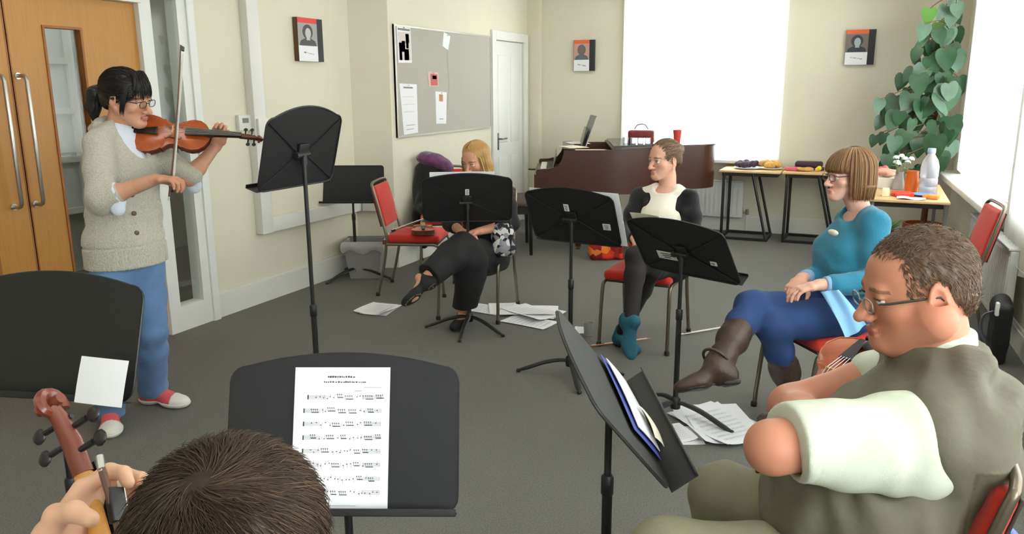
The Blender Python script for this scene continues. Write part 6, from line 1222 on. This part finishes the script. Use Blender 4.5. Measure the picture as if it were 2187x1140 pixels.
C = Solid().loft([(J['wa'], r3, .148, .118), (J['ch'], r3, .150, .116), (mid + V(0, 0, -.005), r3, .135, .082)], k=.03); C.el(J['neck'] + f3 * .04 + V(0, 0, .015), (.07, .095, .065), FR3, k=.012, op='-')
C.el(J['ch'] + f3 * .075 - V(0, 0, .03), (.06, .125, .07), FR3, k=.06)
for sd in (-1, 1): C.rc(J['sl' if sd < 0 else 'sr'], lerp(J['sl' if sd < 0 else 'sr'], J['neck'], .55), .05, .044, .03)
F3.wear('cream_top', C, .006, M_cream, lambda P: .003 * folds(P, r3 + V(0, 0, .4), 9, 4))
C = Solid().loft([(J['pe'] + V(0, 0, .0), r3, .175, .14), (J['wa'], r3, .164, .132), (J['ch'], r3, .160, .122), (mid, r3, .142, .084)], k=.03)
for a, b_, c_ in (('sl', 'el', 'wl'), ('sr', 'er', 'wr')): C.path([J[a], lerp(J[a], J[b_], .5), J[b_], lerp(J[b_], J[c_], .88)], [.062, .06, .053, .040], .03)
C.loft([(J['neck'] + f3 * .16 + V(0, 0, .06), r3, .118, .14), (J['ch'] + f3 * .18 - V(0, 0, .02), r3, .072, .11), (J['wa'] + f3 * .17 + V(0, 0, .02), r3, .022, .08)], k=.035, op='-'); C.el(J['neck'] + f3 * .03 + V(0, 0, .03), (.10, .118, .085), FR3, k=.03, op='-')
F3.wear('black_cardigan', C, .006, M_bcard, lambda P: .004 * folds(P, V(.2, .3, 1), 9, 5))
M_skirt = mat('black_skirt', rgb(20, 19, 21), .85, bump=.1, bscale=60); T = Solid().loft([(J['pe'] + V(0, 0, .03), r3, .17, .14), (lerp(J['hr'], J['hl'], .5) + f3 * .06, r3, .17, .10)], k=.03)
for h_, k_ in (('hr', 'kr'), ('hl', 'kl')): T.rc(J[h_], lerp(J[h_], J[k_], .72), .098, .082, .04)
F3.wear('skirt', T, .0065, M_skirt, lambda P: .003 * folds(P, r3, 9, 5)); M_tights = mat('dark_tights', rgb(27, 21, 23), .8)
T = Solid(); leg(T, lerp(J['hr'], J['kr'], .4), J['kr'], J['ar'], .003, r=(.070, .064, .055, .052, .036)); leg(T, lerp(J['hl'], J['kl'], .4), J['kl'], J['al'], .003, r=(.070, .064, .055, .052, .036)); F3.wear('tights', T, .006, M_tights)
M_tshoe = mat('teal_suede', rgb(30, 92, 112), .8, noise=.15, nscale=30)
for an, fd, up in ((J['ar'], -FW * .85 + RT * .42, V(0, 0, 1)), (J['al'], -FW * .5 - V(0, 0, .75) + RT * .12, nz(J['kl'] - J['al']) - FW * .5)):
    u2 = nz(V(up) - nz(fd) * (V(up) @ nz(fd))); S = foot(an, fd, up, .95, .006); S2 = F3.wear('shoe', S, .005, M_tshoe); sl = foot(an, fd, up, .95, .009); sl.half(an - u2 * .074, u2); F3.wear('sole', sl, .005, mat('dark_sole', rgb(40, 34, 32), .6), parent=S2)
# ---------------------------------------------------------------- blonde woman behind her stand
f2, r2 = body_frame(-RT * .27 - FW * .965); aR = on(990, 694) + V(0, 0, .086)
J = jdict(neck=(1030, 388, 5.58), sl=(1078, 408, 5.56), sr=(982, 408, 5.64), ch=(1032, 440, 5.6), wa=(1036, 505, 5.62), pe=(1036, 548, 5.63), el=(1092, 478, 5.5), wl=(1022, 494, 5.28), er=(962, 476, 5.5), wr=(985, 494, 5.30), hr=(1012, 552, 5.6), hl=(1058, 552, 5.58), kl=(988, 528, 5.18), kr=(1012, 556, 5.2), al=(902, 600, 4.98))
J['ar'] = aR; F2 = Fig('person with long blonde hair seated in black behind a music stand, looking down', (J['pe'][0], J['pe'][1], 0), rgb(206, 150, 124), rgb(190, 110, 104)); base_body(F2, J, r2)
H2 = Head(at(1016, 340, 5.50), head_frame(-RT * .55 - FW * .78 - V(0, 0, .36)), 1.02); v, f = H2.solid(J['neck'], .048).mesh(.0042); F2.add(v, f, H2.cols(v, F2.skin, F2.lips, .12, rgb(110, 76, 50)))
hand(F2, J['wl'], -RT * .93 - FW * .2 - V(0, 0, .15), V(0, 0, -1) - FW * .3, -FW, 1.0, [(.35, .5, .4)] * 4, None, .03, lerp(J['el'], J['wl'], .35), .036, .0034); hand(F2, J['wr'], RT * .75 - FW * .5 - V(0, 0, .1), V(0, 0, -1) - FW * .3, -FW, 1.0, [(.35, .5, .4)] * 4, None, .03, lerp(J['er'], J['wr'], .35), .036, .0034)
S = Solid()
for an, fd, up in ((J['ar'], -FW * .93 - RT * .3, V(0, 0, 1)), (J['al'], -RT * .75 - V(0, 0, .45) - FW * .35, nz(J['kl'] - J['al']) + V(0, 0, .3))): S.join(foot(an, fd, up, .95, -.001, cut=False))
v, f = S.mesh(.006); F2.add(v, f)
F2.finish(); H2.eyes(F2, (0, .8, -.6)); rng = np.random.RandomState(34); HB = rgb(172, 130, 74); p = H2.p; hs = Solid(); hs.el(p(0, -.016, .036), V(.088, .106, .094), H2.R, k=0); hs.bx(p(0, .125, -.06), V(.2, .075, .115), H2.R @ rotx(-.2), r=.03, k=.012, op='-')
dn = lambda q, z: q - V(0, 0, z)
for x, sg in ((-1, .8), (1, 1.15)): hs.path([p(x * .055, -.03, .05), p(x * .082, -.012, -.03), dn(p(x * .09, .0, -.05), .09), dn(p(x * .085, .01, -.06), .20)], [.05, .036 * sg, .034 * sg, .018], .03)
hs.el(p(0, -.07, -.07), V(.075, .05, .11), H2.R, k=.03); v, f = hs.mesh(.005, disp=lambda P: .0016 * np.sin(np.arctan2(((P - H2.C) @ H2.R)[:, 0], ((P - H2.C) @ H2.R)[:, 1] + .03) * 40 + 2 * wob(P, 6, 3))); parts = [(v, f, flat_col(v, HB))]; P = []
for k in range(650):
    x = rng.choice((-1, 1)); w = rng.uniform(.5, 1.12); y0 = rng.uniform(-.07, .055); a = p(.004 * x, y0, .130 - abs(y0) * .3); m = p(x * .084 * w, y0 * .9 - .004, .035); n_ = dn(p(x * .098 * min(w, 1.05), y0 * .45, -.05), .03); e = dn(p(x * (.088 + .014 * rng.randn()), y0 * .4 + .01, -.06), .17 + .05 * rng.rand()); P.append([(lerp(lerp(a, m, min(t * 2.2, 1)), lerp(m, n_, t), t) if t < .5 else lerp(lerp(m, n_, t), lerp(n_, e, t), t * 1.0)) for t in np.linspace(0, 1, 9)])
P = np.array(P); v, f, c = strands_mesh(P, .0022, shade_cols(HB, len(P), rng, .35, rgb(222, 186, 122), .45)); parts.append((v, f, c)); hair_obj(F2, parts)
M_blk = mat('black_jersey', rgb(26, 25, 27), .85, bump=.1, bscale=60); mid = lerp(J['sr'], J['sl'], .5); C = Solid().loft([(J['pe'], r2, .17, .14), (J['wa'], r2, .155, .125), (J['ch'], r2, .155, .12), (mid, r2, .14, .08)], k=.03)
for a, b_, c_ in (('sl', 'el', 'wl'), ('sr', 'er', 'wr')): C.path([J[a], lerp(J[a], J[b_], .5), J[b_], lerp(J[b_], J[c_], .40)], [.062, .06, .054, .050], .03)
C.el(J['neck'] + f2 * .04 + V(0, 0, .02), (.07, .085, .07), np.stack([f2, r2, V(0, 0, 1)], 1), k=.012, op='-'); F2.wear('black_jumper', C, .0065, M_blk, lambda P: .004 * folds(P, V(.2, .3, 1), 9, 5))
T = Solid().loft([(J['pe'] + V(0, 0, .02), r2, .165, .135), (lerp(J['hr'], J['hl'], .5) + f2 * .06, r2, .17, .10)], k=.03); leg(T, J['hr'], J['kr'], lerp(J['kr'], J['ar'], .9), .01, r=(.092, .082, .078, .085, .075)); kl2 = lerp(J['kl'], J['al'], .84); leg(T, J['hl'], J['kl'], kl2, .01, r=(.092, .082, .08, .09, .075)); T.half(kl2, J['al'] - J['kl']); T.half(lerp(J['kr'], J['ar'], .88) - V(0, 0, 0), V(0, 0, -1)); T.rc(J['kl'], lerp(J['kr'], J['ar'], .45), .085, .075, .05)
F2.wear('wide_trousers', T, .0065, M_blk, lambda P: .005 * folds(P, RT, 7, 5))
for an, fd, up in ((J['ar'], -FW * .93 - RT * .3, V(0, 0, 1)), (J['al'], -RT * .75 - V(0, 0, .45) - FW * .35, nz(J['kl'] - J['al']) + RT * .0 + V(0, 0, .3))):
    fd = nz(fd); u2 = nz(V(up) - fd * (V(up) @ fd)); S = foot(an, fd, up, .95, .005); S.el(an + u2 * .02 + fd * .045, V(.075, .05, .055), np.stack([fd, np.cross(fd, u2), u2], 1), k=.01, op='-'); S2 = F2.wear('ballet_shoe', S, .005, M_blk); sl = foot(an, fd, up, .95, .007); sl.half(an - u2 * .076, u2); F2.wear('sole', sl, .005, mat('pale_sole', rgb(120, 112, 104), .6), parent=S2)
# black and white patterned bag resting on her chair
q = at(1074, 512, 5.40); S = Solid().bx((0, 0, 0), (.075, .055, .11), r=.04, k=0).el((.02, 0, -.05), (.08, .06, .05), k=.03); v, f = S.mesh(.007, disp=lambda P: .006 * wob(P, 8, 3)); o = thing('patterned_bag', 'black and white floral bag at the side of the blonde seated woman', 'bag', q, YAW); link_mesh('bag_body', np_mesh('bag_body', v, f, pat_mat('floral_pattern', (rgb(226, 224, 222), rgb(40, 40, 44), rgb(150, 150, 156), rgb(18, 18, 22)), 34)), o); b = MB(); b.tube(smooth_path([(-.05, -.02, .10), (-.03, -.03, .16), (.03, -.03, .16), (.05, -.02, .10)], 5), .006, 6); b.build('handle', M_blk, o)
# violin and bow left on the empty chair
R1 = rotz(math.radians(18)); cc = V(-3.26, 5.37, .49); w1_ = lambda x, y, z: cc + R1 @ V(x, y, z); ax = R1 @ nz(V(-.25, 1, .0)); violin('violin', 'brown violin lying on the seat of the red chair beside the bin', w1_(.10, -.24, .038), np.stack([ax, np.cross(V(0, 0, 1), ax), V(0, 0, 1)], 1), .9, chinrest=False)
bow('violin bow leaning on the seat of the red chair beside the bin', w1_(-.17, -.23, .012), w1_(.12, .33, .07), V(0, 0, 1))
# ================================================================ man in the vest
fM, rM = body_frame(-RT * .93 + FW * .36); lM = -rM; FRM = np.stack([fM, rM, V(0, 0, 1)], 1)
J = jdict(neck=(1992, 742, 1.74), mid=(2016, 826, 1.76), ch=(1978, 930, 1.75), be=(1868, 1060, 1.75), pe=(1812, 1195, 1.80), el=(1650, 955, 1.53), wl=(1800, 890, 1.97), er=(1690, 868, 2.0), wr=(1756, 936, 1.64), kl=(1428, 1192, 1.75), kr=(1548, 1062, 2.04))
J['sl'] = J['mid'] + lM * .195 - V(0, 0, .02) + fM * .01; J['sr'] = J['mid'] - lM * .195 - V(0, 0, .02) + fM * .01; J['hl'] = J['pe'] + lM * .10 + fM * .02; J['hr'] = J['pe'] - lM * .10 + fM * .02
J['al'] = V(J['kl'][0], J['kl'][1], .09) + fM * .03; J['ar'] = V(J['kr'][0], J['kr'][1], .09) - fM * .02
FM = Fig('person seated with folded arms in an olive vest over a pale polo shirt, wearing glasses', (J['pe'][0], J['pe'][1], 0), rgb(192, 130, 104), rgb(168, 94, 80))
B = Solid().loft([(J['pe'], rM, .17, .15), (J['be'], rM, .19, .17), (J['ch'], rM, .19, .15), (J['mid'], rM, .165, .085)], k=.03); arm(B, J['sl'], J['el'], J['wl'], r=(.062, .050, .047, .034)); arm(B, J['sr'], J['er'], J['wr'], r=(.062, .054, .050, .034)); leg(B, J['hl'], J['kl'], J['al'], r=(.088, .07, .056, .054, .04)); leg(B, J['hr'], J['kr'], J['ar'], r=(.088, .07, .056, .054, .04)); B.rc(J['mid'], J['neck'], .075, .062, .03)
v, f = B.mesh(.0055); FM.add(v, f)
HM = Head(at(1956, 616, 1.72), head_frame(-RT * 1.0 + FW * .06 - V(0, 0, .20)), 1.07, False); v, f = HM.solid(J['neck'] - V(0, 0, .02), .066, jaw=1.15, fat=.017, nose=.95, ear=1.22).mesh(.0028); FM.add(v, f, HM.cols(v, FM.skin, FM.lips, .16, rgb(110, 78, 54)))
hand(FM, J['wr'], -FW * .30 - V(0, 0, .92) + RT * .02, RT * .45 + FW * .8, -RT, 1.04, [(.10, .25, .2), (.12, .3, .2), (.15, .3, .2), (.2, .3, .2)], [(.7, .5, .4), (.9, .1, .3), (.95, .0, .2)], .02, lerp(J['er'], J['wr'], .5), .040, .003, np.array(rgb(206, 110, 92)))
hand(FM, J['wl'], FW * .85 + RT * .45 - V(0, 0, .15), -V(0, 0, 1) * .2 + RT, V(0, 0, 1), 1.08, [(.4, .6, .4)] * 4, None, .02, lerp(J['el'], J['wl'], .6), .040, .003)
FM.finish(); HM.eyes(FM, (0, .8, -.6)); HM.glasses(FM, mat('silver_rim', rgb(150, 146, 142), .3, .8), w=.021, h=.0135, y=.108, z=-.008, temple=mat('dark_temple', rgb(58, 54, 48), .4), thick=.0018)
rng = np.random.RandomState(44); HB = rgb(92, 70, 52); p = HM.p; sM = HM.s; hs = Solid(); hs.el(p(0, -.016, .034), V(.0805, .1025, .0915) * sM, HM.R, k=0); hs.el(p(0, -.055, -.015), V(.070, .058, .062) * sM, HM.R, k=.03)
hs.bx(p(0, .130, -.03), V(.2, .085, .105) * sM, HM.R @ rotx(-.42), r=.03, k=.012, op='-'); hs.bx(p(0, .03, -.11), V(.2, .085, .092) * sM, HM.R @ rotx(.12), r=.02, k=.015, op='-'); hs.half(p(0, -.06, -.062), HM.R @ nz(V(0, .35, -1)), .01)
for x in (-1, 1): hs.el(p(x * .092, -.006, -.010), V(.030, .036, .048) * sM, HM.R, k=.01, op='-')
v, f = hs.mesh(.0035, disp=lambda P: .0012 * wob(P, 60, 3)); parts = [(v, f, flat_col(v, HB))]; tri = v[f[:, 0]]; pick = tri[rng.choice(len(tri), 6500)]; q = (pick - HM.C) @ HM.R / sM; q = q[~((q[:, 1] > .045) & (q[:, 2] < .085)) & (q[:, 2] > -.062)]; n_ = q - V(0, -.016, .034); n_ /= np.linalg.norm(n_, axis=1, keepdims=True); fl_ = np.stack([.2 * q[:, 0] / .08, np.where(q[:, 2] > .085, np.where(q[:, 1] > -.03, .4, -.4), -.55), np.where(q[:, 2] > .085, -.05, -.8)], 1) + rng.randn(len(q), 3) * .28; fl_ -= n_ * (fl_ * n_).sum(1, keepdims=True); fl_ /= np.linalg.norm(fl_, axis=1, keepdims=True)
t = np.linspace(0, 1, 4)[None, :, None]; P = q[:, None] + fl_[:, None] * t * .014 + n_[:, None] * (.0015 + .0035 * t); P = HM.C + (P * sM) @ HM.R.T; v, f, c = strands_mesh(P, .0008, shade_cols(HB, len(P), rng, .35, rgb(134, 108, 84), .4)); parts.append((v, f, c)); hair_obj(FM, parts)
M_polo = mat('pale_green_polo', rgb(198, 204, 186), .85, noise=.04, nscale=60, bump=.15, bscale=420); M_vest = mat('olive_vest', rgb(100, 95, 80), .8, noise=.05, nscale=30, bump=.35, bscale=28); M_khaki = mat('khaki_trousers', rgb(132, 128, 104), .85, noise=.05, nscale=20, bump=.12, bscale=300)
# polo: sleeves and collar
for a, b_ in (('sl', 'el'), ('sr', 'er')):
    u = nz(J[b_] - J[a]); tt = .91 if a == 'sl' else .24; e = lerp(J[a], J[b_], tt); C = Solid().rc(J[a] + u * (.0 if a == 'sl' else .05), e + u * .03, .088 if a == 'sl' else .072, .080, .02)
    if a == 'sl': C.el(J[a] + u * .09 - V(0, 0, .04), (.104, .10, .095), k=.03); C.el(lerp(J[a], e, .6) - V(0, 0, .02), (.09, .085, .085), k=.03); C.half(e, u, .004); C.rc(e - u * .004, lerp(J[a], J[b_], tt + .06), .053, .053, op='-', k=.004)
    sl = FM.wear('polo_sleeve', C, .005, M_polo, lambda P, u=u, e=e: .009 * folds(P, u + V(0, 0, .8), 7, 7) + .005 * folds(P, u - V(0, 0, .5), 10, 8) + np.where(np.abs((P - e) @ u + .022) < .0025, .0015, 0))
nk = HM.p(0, -.02, -.06); ax = nz(J['neck'] - nk); C = Solid().loft([(J['neck'] - ax * .012 + V(0, 0, -.012), rM, .084, .090), (J['neck'] + V(0, 0, .034) + fM * .006, rM, .080, .088)], k=.01, cap=.15); C.el(J['neck'] + fM * .10 + V(0, 0, .02), (.05, .03, .06), FRM, k=.01, op='-'); FM.wear('polo_collar', C, .004, M_polo)
# vest
W = Solid().loft([(J['pe'] + V(0, 0, .02), rM, .205, .185), (J['be'], rM, .222, .205), (J['ch'], rM, .218, .178), (J['mid'] - V(0, 0, .0), rM, .186, .108)], k=.035); W.el(J['be'] + fM * .10 - V(0, 0, .02), (.13, .17, .12), FRM, k=.05); W.el(J['mid'] - fM * .05 - V(0, 0, .04), (.10, .17, .09), FRM, k=.04)
W.rc(J['mid'] + lM * .05, J['sl'] - fM * .0 + V(0, 0, .045), .07, .052, .03); W.rc(J['mid'] - lM * .05, J['sr'] + V(0, 0, .045), .07, .052, .03)
W.loft([(J['neck'] - V(0, 0, .045) - fM * .01, rM, .098, .104), (J['neck'] - fM * .014 + V(0, 0, .016), rM, .092, .100)], k=.015, cap=.12); W.el(J['neck'] + V(0, 0, .05) + fM * .035, (.112, .090, .088), FRM, k=.008, op='-')
for s_, a, b_ in ((1, 'sl', 'el'), (-1, 'sr', 'er')):
    u = nz(J[b_] - J[a]); W.rc(J[a] - u * .02, J[a] + u * .045, .100, .098, .04); W.el(J[a] + u * .150 + lM * .03 * s_ - V(0, 0, .015), (.118, .095, .097), np.stack([u, nz(np.cross(V(0, 0, 1), u)), V(0, 0, 1)], 1), k=.012, op='-')
W.half(J['pe'] - V(0, 0, .06), V(0, 0, -1), .01)
def vd(P):
    q = P - J['ch']; s_ = q @ lM; fz = q @ fM; d = -.010 + .012 * folds(P, V(.35, .25, 1), 5.5, 9) + .020 * np.abs(folds(P, fM * .8 + V(0, 0, .9), 4.5, 21)) ** 2 + .009 * folds(P, fM * .6 + V(0, 0, .8), 8, 4) * np.clip(-(P[:, 2] - J['ch'][2]) * 6 + .4, 0, 1) + .006 * folds(P, fM + V(0, 0, -.4), 12, 12)
    return d + np.where((np.abs(fz + .055) < .0022) & (P[:, 2] < J['mid'][2] - .06), .004, 0) - np.where((np.abs(q[:, 2] - .045) < .0025) & (fz < -.06), .003, 0)
vs_ = FM.wear('olive_vest', W, .005, M_vest, vd)
T = Solid().loft([(J['pe'] - V(0, 0, .0), rM, .195, .17), (J['pe'] - V(0, 0, .07) + fM * .05, rM, .19, .15)], k=.03); leg(T, J['hl'], J['kl'], J['al'] + V(0, 0, .0), .008, r=(.108, .090, .078, .074, .068)); leg(T, J['hr'], J['kr'], J['ar'], .008, r=(.108, .090, .078, .074, .068)); T.half(V(0, 0, .07), V(0, 0, -1))
FM.wear('khaki_trousers', T, .0055, M_khaki, lambda P: .005 * folds(P, fM * 1.0 + V(0, 0, .35), 13, 3) * np.exp(-((np.linalg.norm(P - (J['kr'] - fM * .02), axis=1)) / .13) ** 2) + .0025 * folds(P, fM + V(0, 0, .5), 8, 6))
for an in (J['al'], J['ar']):
    S = foot(an, fM, (0, 0, 1), 1.1, .008); u_ = FM.wear('shoe', S, .006, M_boot); sl = foot(an, fM, (0, 0, 1), 1.1, .012); sl.half(an - V(0, 0, .08), V(0, 0, 1)); FM.wear('sole', sl, .006, mat('dark_sole', rgb(40, 34, 32), .6), parent=u_)
C6.location = (J['pe'][0] + fM[0] * .05, J['pe'][1] + fM[1] * .05, 0); C6.rotation_euler = (0, 0, math.atan2(fM[1], fM[0]))
# viola held upright on his far side, chin rest end up
o_ = at(1850, 728, 2.22); tgt = lerp(J['hr'], J['kr'], .72) + V(0, 0, .105); vl = np.linalg.norm(tgt - o_); axv = nz(tgt - o_); nv = -FW * .6 - RT * .75; nv = nz(nv - axv * (nv @ axv)); violin('violin', 'dark violin held upright beside the man in the vest with its chin rest on top', o_, np.stack([axv, np.cross(nv, axv), nv], 1), min(1.0, vl / .592))
S = Solid().bx((0, 0, .13), (.06, .17, .13), r=.04, k=0).el((0, .02, .24), (.045, .14, .04), k=.03); v, f = S.mesh(.007, disp=lambda P: .004 * wob(P, 8, 2)); qb = at(2160, 1135, 2.33); o = thing('rucksack', 'dark blue bag standing behind the chair of the man in the vest', 'bag', (qb[0], qb[1], 0), .5); link_mesh('bag_body', np_mesh('bag_body', v, f, mat('blue_nylon', rgb(38, 54, 104), .45)), o)
b = MB(); b.tube(smooth_path([(0, -.12, .25), (-.02, -.05, .33), (-.02, .05, .33), (0, .12, .25)], 5), .012, 8, flat=.5); b.build('handle', mat('blue_strap', rgb(120, 140, 200), .5), o)
# ================================================================ player in the foreground, seen from behind
HF = Head(at(500, 1216, .775), head_frame(FW + RT * .06 - V(0, 0, .22)), .94, False)
ff, rf_ = body_frame(FW); nb = HF.p(0, -.035, -.16); J = dict(neck=nb, mid=nb - V(0, 0, .06) - ff * .01, ch=nb - V(0, 0, .20) - ff * .01, wa=nb - V(0, 0, .40) - ff * .03, pe=V(nb[0], nb[1], .53) - ff * .05)
J['sl'] = J['mid'] - rf_ * .18; J['sr'] = J['mid'] + rf_ * .18; J['el'] = J['mid'] - rf_ * .27 - V(0, 0, .25) + ff * .08; J['wl'] = at(84, 1226, .905); J['er'] = J['mid'] + rf_ * .22 - V(0, 0, .27) + ff * .02; J['wr'] = J['pe'] + ff * .32 + rf_ * .06 + V(0, 0, .13)
J['hl'] = J['pe'] - rf_ * .10; J['hr'] = J['pe'] + rf_ * .10; J['kl'] = J['hl'] + ff * .42 - rf_ * .06; J['kr'] = J['hr'] + ff * .42 + rf_ * .06
for s_ in 'lr': J['a' + s_] = V(J['k' + s_][0], J['k' + s_][1], .09) - ff * .03
FG = Fig('person with short dark hair seen from behind in the foreground, holding a viola upright', (J['pe'][0], J['pe'][1], 0), rgb(218, 176, 148)); base_body(FG, J, rf_, hip=(.16, .12), sh=(.15, .075)); v, f = HF.solid(J['neck'], .058).mesh(.0045); FG.add(v, f, HF.cols(v, FG.skin, FG.lips, .1, rgb(40, 30, 26)))
va = at(190, 1092, .935); vb = at(123, 842, .985); axv = nz(vb - va); nv = nz(FW * 1.0 + RT * .12); nv = nz(nv - axv * (nv @ axv)); yv_ = np.cross(nv, axv); VO = vb - axv * .592 * 1.05
hand(FG, J['wl'], FW * .62 + V(0, 0, .50) + RT * .38, RT * .90 - FW * .40, -FW * .6 + V(0, 0, .7), 1.08, [(.5, .9, .6), (.55, .9, .6), (.6, .9, .6), (.6, .9, .5)], [(.70, .60, .35), (.30, .30, .90), (.0, .02, 1)], .0, lerp(J['el'], J['wl'], .72), .036, .0024)
hand(FG, J['wr'], FW, V(0, 0, -1), -RT, 1.0, None, None, .02, lerp(J['er'], J['wr'], .6), .036, .004); FG.finish(); HF.eyes(FG, (0, 1, -.3))
rng = np.random.RandomState(54); HB = rgb(58, 45, 36); cen, rad = V(0, -.014, .036), V(.090, .110, .098); hs = Solid(); hs.el(HF.p(*cen), rad * .985, HF.R, k=0); hs.el(HF.p(0, -.06, -.03), (.072, .058, .07), HF.R, k=.03); hs.bx(HF.p(0, .13, -.06), V(.2, .075, .10), HF.R, r=.02, k=.012, op='-'); v, f = hs.mesh(.005, disp=lambda P: .002 * wob(P, 26, 3)); parts = [(v, f, flat_col(v, np.array(HB) * .55))]
wd = nz(V(.012, -.62, .80)); wp = wd * rad
def flow(q):
    d = q - wp; r_ = np.linalg.norm(d, axis=1, keepdims=True); n = q / np.linalg.norm(q, axis=1, keepdims=True); return d / r_ + .55 * np.cross(n, d / r_) * np.exp(-(r_ / .06) ** 2) + .12 * np.stack([np.sin(q[:, 1] * 90), np.sin(q[:, 0] * 110), 0 * q[:, 0]], 1)
rt_ = rng.randn(14000, 3); rt_ /= np.linalg.norm(rt_, axis=1, keepdims=True); rt_ = np.concatenate([rt_, wd + rng.randn(2600, 3) * .12]); rt_ /= np.linalg.norm(rt_, axis=1, keepdims=True); rt_ = rt_[(rt_[:, 2] > -.35) & ~((rt_[:, 1] > .75) & (rt_[:, 2] < .2))]
P = cap_strands(HF, cen, rad, rt_, flow, .050, K=6, lift=.015, jit=.20, rng=rng); clump = wob(P[:, 0], 40, 5)[:, None] * .3 + 1; c0 = shade_cols(HB, len(P), rng, .22, rgb(84, 64, 50), .25) * clump; v, f, c = strands_mesh(P, .0007, c0); parts.append((v, f, c)); hair_obj(FG, parts, m=mat('dull_hair', (1, 1, 1), .62, attr=True, spec=.25))
C = Solid().loft([(J['pe'], rf_, .185, .145), (J['wa'], rf_, .165, .13), (J['ch'], rf_, .168, .125), (J['mid'], rf_, .155, .088)], k=.03)
for a, b_, c_ in (('sl', 'el', 'wl'), ('sr', 'er', 'wr')): C.path([J[a], lerp(J[a], J[b_], .5), J[b_], lerp(J[b_], J[c_], .86)], [.066, .062, .055, .043], .03); C.rc(J[a], lerp(J[a], J['neck'], .7), .058, .052, .03)
FG.wear('navy_jumper', C, .0065, mat('navy_knit', rgb(52, 52, 88), .9, noise=.08, nscale=200, bump=.3, bscale=240), lambda P: .004 * folds(P, V(.2, .2, 1), 8, 4))
T = Solid().loft([(J['pe'], rf_, .165, .13), (J['pe'] - V(0, 0, .04) + ff * .05, rf_, .165, .11)], k=.03); leg(T, J['hl'], J['kl'], J['al'], .01, r=(.092, .078, .064, .06, .056)); leg(T, J['hr'], J['kr'], J['ar'], .01, r=(.092, .078, .064, .06, .056)); T.half(V(0, 0, .06), V(0, 0, -1)); FG.wear('dark_trousers', T, .0065, mat('charcoal_cloth', rgb(50, 50, 56), .85))
for an in (J['al'], J['ar']): S = foot(an, ff, (0, 0, 1), 1.05, .008); u_ = FG.wear('shoe', S, .006, M_blk)
VLA = violin('viola', 'viola with reddish brown scroll held upright by the person in the foreground', VO, np.stack([axv, yv_, nv], 1), 1.05, neck_mat=mat('bare_maple', rgb(208, 150, 72), .45, noise=.12, nscale=30, stretch=(1, 1, 6)))
bq = at(226, 1062, .915); bow('bow with silver screw held beside the viola neck in the foreground', at(217, 1000, .915), at(292, 1500, .80), FW + RT * .2)
